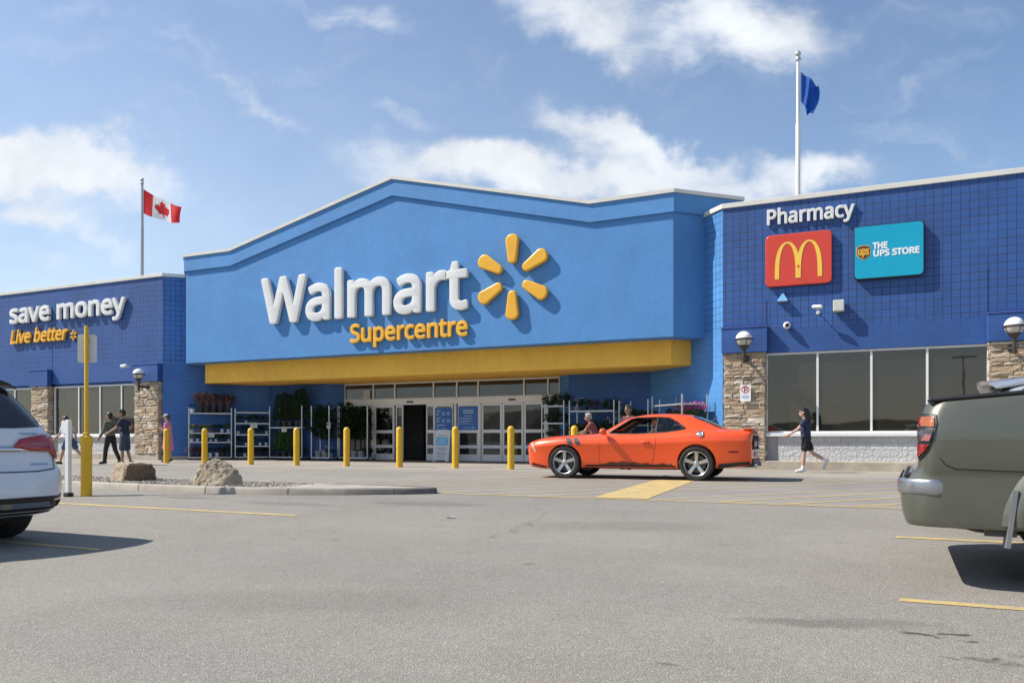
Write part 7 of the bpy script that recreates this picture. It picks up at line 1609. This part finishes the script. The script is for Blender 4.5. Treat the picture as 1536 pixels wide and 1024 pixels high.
# ---------------------------------------------------------------- people
m_skin = paint('skin_light', (.48, .29, .20), .5, .06, 8); m_skin2 = paint('skin_tan', (.34, .19, .12), .5, .06, 8)
m_hair = paint('hair_black', (.012, .010, .009), .45, .2, 30); m_hairb = paint('hair_brown', (.07, .045, .03), .5, .2, 30); m_hairg = paint('hair_grey', (.35, .33, .31), .6, .15, 30)
m_eye = paint('eye_dark', (.015, .012, .01), .2)
def dirv(a, side=0.0):
    """unit vector hanging down, swung forward by a (deg), outward by side"""
    a = rad(a); s = rad(side); return Vector((math.sin(a), math.sin(s), -math.cos(a)*math.cos(s))).normalized()
def person(label, loc, rz, h=1.70, lean=0, legs=((0, 0), (0, 0)), arms=((0, 10, 8), (0, 10, 8)), head=(0, 0), skin=None, hair=None, top=None, bottom=None, shoes=None,
           sleeve=.55, leg_len=.55, long_hair=False, skirt=False, socks=None, seated=False, stout=1.0, cap=None, group=None):
    """legs: (thigh swing forward, knee bend) for left, right; arms: (swing, elbow bend, out); head: (turn, nod)"""
    skin = skin or m_skin; k = h/1.75
    t = thing('person', label, 'person', loc, rz, group); t.scale = (k, k, k)
    pel = Vector((0, 0, .93)); up = Vector((math.sin(rad(lean)), 0, math.cos(rad(lean)))); chest = pel + up*.38; neck = pel + up*.53; hd = neck + Vector((.03+math.sin(rad(lean))*.06, 0, .165))
    J = {}
    for i, s in ((0, 1), (1, -1)):
        hip = pel + Vector((0, s*.095, -.03)); a, kn = legs[i]; knee = hip + dirv(a, s*2)*.42; ank = knee + dirv(a-kn, 0)*.42; toe = ank + Vector((math.cos(rad(a-kn))*.9, 0, math.sin(rad(a-kn))*.9)).normalized()*.14 + Vector((0, s*.02, -.045))
        sh = chest + up*.09 + Vector((0, s*.185, 0)); sw, el, out = arms[i]; elb = sh + dirv(sw, s*out)*.29; wr = elb + dirv(sw+el, s*out*.4)*.25; hand_d = dirv(sw+el+6, 0)
        J[s] = (hip, knee, ank, toe, sh, elb, wr, hand_d)
    low = min(min(J[s][2].z-.075, J[s][3].z-.02) for s in (1, -1))
    dz = Vector((0, 0, -low)) if not seated else Vector((0, 0, -.93+.0))
    pel += dz; chest += dz; neck += dz; hd += dz
    for s in J: J[s] = tuple(v + dz if i < 7 else v for i, v in enumerate(J[s]))
    w = stout
    b = MB()
    b.ball(pel + Vector((0, 0, .02)), (.115*w, .160*w, .115)); b.capsule(pel + up*.02, chest, .118*w, .125*w); b.ball(chest, (.110*w, .165*w, .16)); b.ball(pel + up*.2, (.105*w, .140*w, .15)); b.capsule(chest + up*.07, neck, .075, .052); b.capsule(neck - up*.03, hd - Vector((0, 0, .05)), .050, .048)
    fx = Matrix.Rotation(rad(head[0]), 3, 'Z') @ Matrix.Rotation(rad(head[1]), 3, 'Y')
    def hp(x, y, z): return hd + fx @ Vector((x, y, z))
    b.ball(hp(-.01, 0, .035), (.098, .076, .098)); b.ball(hp(.018, 0, -.035), (.074, .060, .082)); b.ball(hp(.062, 0, -.085), (.028, .032, .026)); b.capsule(hp(.088, 0, .015), hp(.108, 0, -.025), .010, .016); b.ball(hp(.09, 0, -.058), (.014, .026, .010)); b.ball(hp(.078, 0, .035), (.02, .05, .012))
    for s in (1, -1):
        hip, knee, ank, toe, sh, elb, wr, hd_ = J[s]
        b.capsule(hip, knee, .085*w, .056); b.capsule(knee, knee.lerp(ank, .35), .054, .056); b.capsule(knee.lerp(ank, .35), ank, .056, .036); b.capsule(ank - Vector((0, 0, .02)), toe, .042, .030)
        b.capsule(sh, elb, .052, .040); b.capsule(elb, elb.lerp(wr, .3), .039, .040); b.capsule(elb.lerp(wr, .3), wr, .040, .026)
        sd = Vector((0, 1, 0)).cross(hd_).normalized()     # across the palm (front/back when hanging)
        b.capsule(wr, wr + hd_*.075, .026, .032)
        b.ball(wr + hd_*.05, .03)
        for q, (o_, L) in enumerate(((-.030, .066), (-.010, .078), (.011, .072), (.030, .056))):
            p0 = wr + hd_*.082 + sd*o_; p1 = p0 + hd_*L*.5 + Vector((0, -s*.004, 0)); p2 = p1 + hd_*L*.45 + Vector((0, -s*.022, 0)); b.capsule(p0 - hd_*.02, p1, .0095, .009, 8); b.capsule(p1, p2, .009, .0075, 8)
        p0 = wr + hd_*.03 + sd*.028; p1 = p0 + hd_*.035 + sd*.026; b.capsule(p0, p1, .012, .010, 8); b.capsule(p1, p1 + hd_*.03 + sd*.004, .010, .008, 8)
        b.ball(hp(-.005, s*.078, -.0), (.022, .012, .034))
    body = put('body', smooth_union(b, .0075, 4), skin, t)
    e = MB()
    for s in (1, -1): e.ball(hp(.086, s*.032, .008), (.010, .014, .008), 8, 6); e.ball(hp(.090, s*.034, .030), (.008, .020, .005), 8, 6)
    e.build('eyes', m_eye, body, smooth=60); e = MB(); e.ball(hp(.101, 0, -.060), (.006, .024, .005), 10, 6); e.build('mouth', paint('lips', (.30, .09, .08), .5), body, smooth=60)
    # hair
    hm = MB(); hm.ball(hp(-.022, 0, .055), (.104, .086, .092)); hm.ball(hp(-.055, 0, .0), (.07, .078, .09)); hm.ball(hp(.03, 0, .105), (.06, .065, .035))
    if long_hair:
        pth = [hp(-.085, 0, .05), hp(-.115, 0, -.05), hp(-.13, 0, -.18), hp(-.125, .0, -.32), hp(-.12, 0, -.42)]
        for a_, b_, r1, r2 in zip(pth, pth[1:], (.065, .075, .07, .055), (.075, .07, .055, .02)): hm.capsule(a_, b_, r1, r2)
        hm.capsule(hp(-.06, .05, .02), hp(-.085, .06, -.2), .04, .03); hm.capsule(hp(-.06, -.05, .02), hp(-.085, -.06, -.2), .04, .03)
    if hair: put('hair', smooth_union(hm, .01, 3), hair, t)
    if cap:
        c = MB(); c.ball(hp(-.012, 0, .09), (.106, .088, .065)); c.ball(hp(.10, 0, .075), (.07, .06, .012)); put('cap', smooth_union(c, .01, 3), cap, t)
    if top:
        c = MB(); q = .016
        c.ball(pel + Vector((0, 0, .04)), (.115*w+q, .160*w+q, .10)); c.capsule(pel + up*.02, chest, .118*w+q, .125*w+q); c.ball(chest, (.110*w+q, .165*w+q, .15)); c.ball(pel + up*.2, (.105*w+q+.008, .140*w+q+.012, .15)); c.capsule(chest + up*.08, neck - up*.035, .085, .062)
        for s in (1, -1):
            sh, elb, wr = J[s][4:7]; c.capsule(chest + up*.08 + Vector((0, s*.08, 0)), sh, .08, .066)
            if sleeve > 1: c.capsule(sh, elb, .066, .054); c.capsule(elb, elb.lerp(wr, sleeve-1), .054, .044)
            else: c.capsule(sh, sh.lerp(elb, sleeve), .068, .064)
        if skirt:
            for s in (1, -1): c.capsule(J[s][0], J[s][0].lerp(J[s][1], .95), .13, .15)
            c.capsule(pel, pel - Vector((0, 0, .38)), .16, .17)
        put('dress' if skirt else 'shirt', smooth_union(c, .011, 5), top, t)
    if bottom:
        c = MB(); q = .018; c.ball(pel + Vector((0, 0, .0)), (.115*w+q+.006, .160*w+q+.004, .125))
        for s in (1, -1):
            hip, knee, ank = J[s][:3]
            if leg_len > 1: c.capsule(hip, knee, .085*w+q, .076); c.capsule(knee, knee.lerp(ank, leg_len-1), .076, .062)
            else: c.capsule(hip, hip.lerp(knee, leg_len), .085*w+q+.006, .085*w+q-.004)
        put('trousers' if leg_len > 1 else 'shorts', smooth_union(c, .011, 5), bottom, t)
    if shoes:
        for s in (1, -1):
            ank, toe, knee = J[s][2], J[s][3], J[s][1]; c = MB(); c.capsule(ank - Vector((0, 0, .0)), ank.lerp(toe, .5), .052, .05); c.capsule(ank.lerp(toe, .3), toe + (toe-ank).normalized()*.03, .05, .038); hl = ank - (toe-ank).normalized()*.05 - Vector((0, 0, .02)); c.capsule(hl, ank.lerp(toe, .5) - Vector((0, 0, .015)), .042, .042)
            put('shoe', smooth_union(c, .009, 3), shoes, t)
            if socks: c = MB(); c.capsule(ank, ank.lerp(knee, .22), .046, .050); put('sock', smooth_union(c, .009, 3), socks, t)
    return t
def cloth(name, col): return paint(name, col, .85, .12, 7, .3, 70)
person('woman with long black hair, blue top and black shorts striding past the right windows', (-1.75, 21.45, .006), rad(186), 1.63, lean=4, legs=((8, 4), (-24, 36)), arms=((38, 18, 8), (-14, 6, 12)), head=(0, 4), skin=m_skin, hair=m_hair,
       top=cloth('cloth_navy', (.022, .028, .07)), bottom=cloth('cloth_black', (.012, .012, .014)), shoes=cloth('shoe_white', (.6, .6, .6)), sleeve=.5, leg_len=.62, long_hair=True, socks=cloth('sock_white', (.65, .65, .65)))
person('man in navy shirt and shorts, hand on hip, behind the blocky boulder', (-22.55, 18.25, .006), rad(215), 1.79, lean=6, legs=((6, 6), (-6, 8)), arms=((30, 25, 14), (-38, 75, 40)), head=(10, 6), skin=m_skin2, hair=m_hair,
       top=cloth('cloth_darknavy', (.02, .026, .05)), bottom=cloth('cloth_slate', (.045, .06, .09)), shoes=cloth('shoe_dark', (.05, .045, .045)), sleeve=.6, leg_len=.9, stout=1.12)
person('person in olive jacket and dark trousers beside the man in navy', (-23.35, 18.35, .006), rad(190), 1.72, lean=3, legs=((14, 8), (-12, 16)), arms=((10, 25, 10), (14, 35, 8)), skin=m_skin2, hair=m_hair,
       top=cloth('cloth_olive', (.13, .13, .10)), bottom=cloth('cloth_brownblack', (.03, .022, .02)), shoes=cloth('shoe_dark', (.05, .045, .045)), sleeve=1.9, leg_len=1.9)
person('person in white top and denim shorts walking bent forward behind the white SUV', (-24.55, 17.75, .006), rad(196), 1.66, lean=14, legs=((26, 10), (-28, 22)), arms=((20, 30, 8), (-30, 20, 8)), head=(0, 12), skin=m_skin, hair=m_hair,
       top=cloth('cloth_white', (.62, .62, .63)), bottom=cloth('cloth_denim', (.06, .10, .17)), shoes=cloth('shoe_black', (.02, .02, .02)), sleeve=.6, leg_len=.7)
person('woman in a pink dress and grey cap behind the leftmost bollard', (-24.07, 21.35, .006), rad(208), 1.74, lean=2, legs=((2, 2), (-2, 2)), arms=((8, 112, 4), (8, 112, 4)), head=(-4, 18), skin=m_skin, hair=m_hairb,
       top=cloth('cloth_pink', (.62, .22, .34)), shoes=cloth('shoe_dark', (.05, .045, .045)), sleeve=.5, skirt=True, cap=cloth('cap_grey', (.45, .45, .44)))
person('brown-haired person in maroon top standing behind the roof of the orange coupe', (-6.45, 21.6, .006), rad(240), 1.78, legs=((0, 0), (0, 0)), arms=((10, 20, 8), (10, 20, 8)), skin=m_skin2, hair=m_hairb,
       top=cloth('cloth_maroon', (.10, .03, .03)), bottom=cloth('cloth_black', (.012, .012, .014)), shoes=cloth('shoe_dark', (.05, .045, .045)), sleeve=.6, leg_len=1.9)
person('grey-haired person in dusty red top bending by the plants behind the orange coupe', (-7.5, 21.9, .006), rad(200), 1.62, lean=24, legs=((4, 4), (-6, 4)), arms=((40, 30, 8), (30, 30, 8)), head=(0, 5), skin=m_skin2, hair=m_hairg,
       top=cloth('cloth_dustyred', (.24, .07, .06)), bottom=cloth('cloth_slate', (.045, .06, .09)), shoes=cloth('shoe_dark', (.05, .045, .045)), sleeve=.6, leg_len=1.9)
# the driver sits in the coupe
CM = Matrix.Translation((-6.30, 17.0, .004)) @ Matrix.Rotation(rad(2.4), 4, 'Z') @ Matrix.Scale(.968, 4)
p = CM @ Vector((1.86, -.36, .63))
person('driver in a brown shirt at the wheel of the orange coupe', p, rad(182.4), 1.60, lean=-14, legs=((88, 30), (88, 30)), arms=((48, 32, 4), (44, 36, 4)), head=(0, 0), skin=m_skin2, hair=m_hair, top=cloth('cloth_brown', (.06, .04, .03)), bottom=cloth('cloth_black', (.012, .012, .014)), sleeve=.6, leg_len=1.9, seated=True)
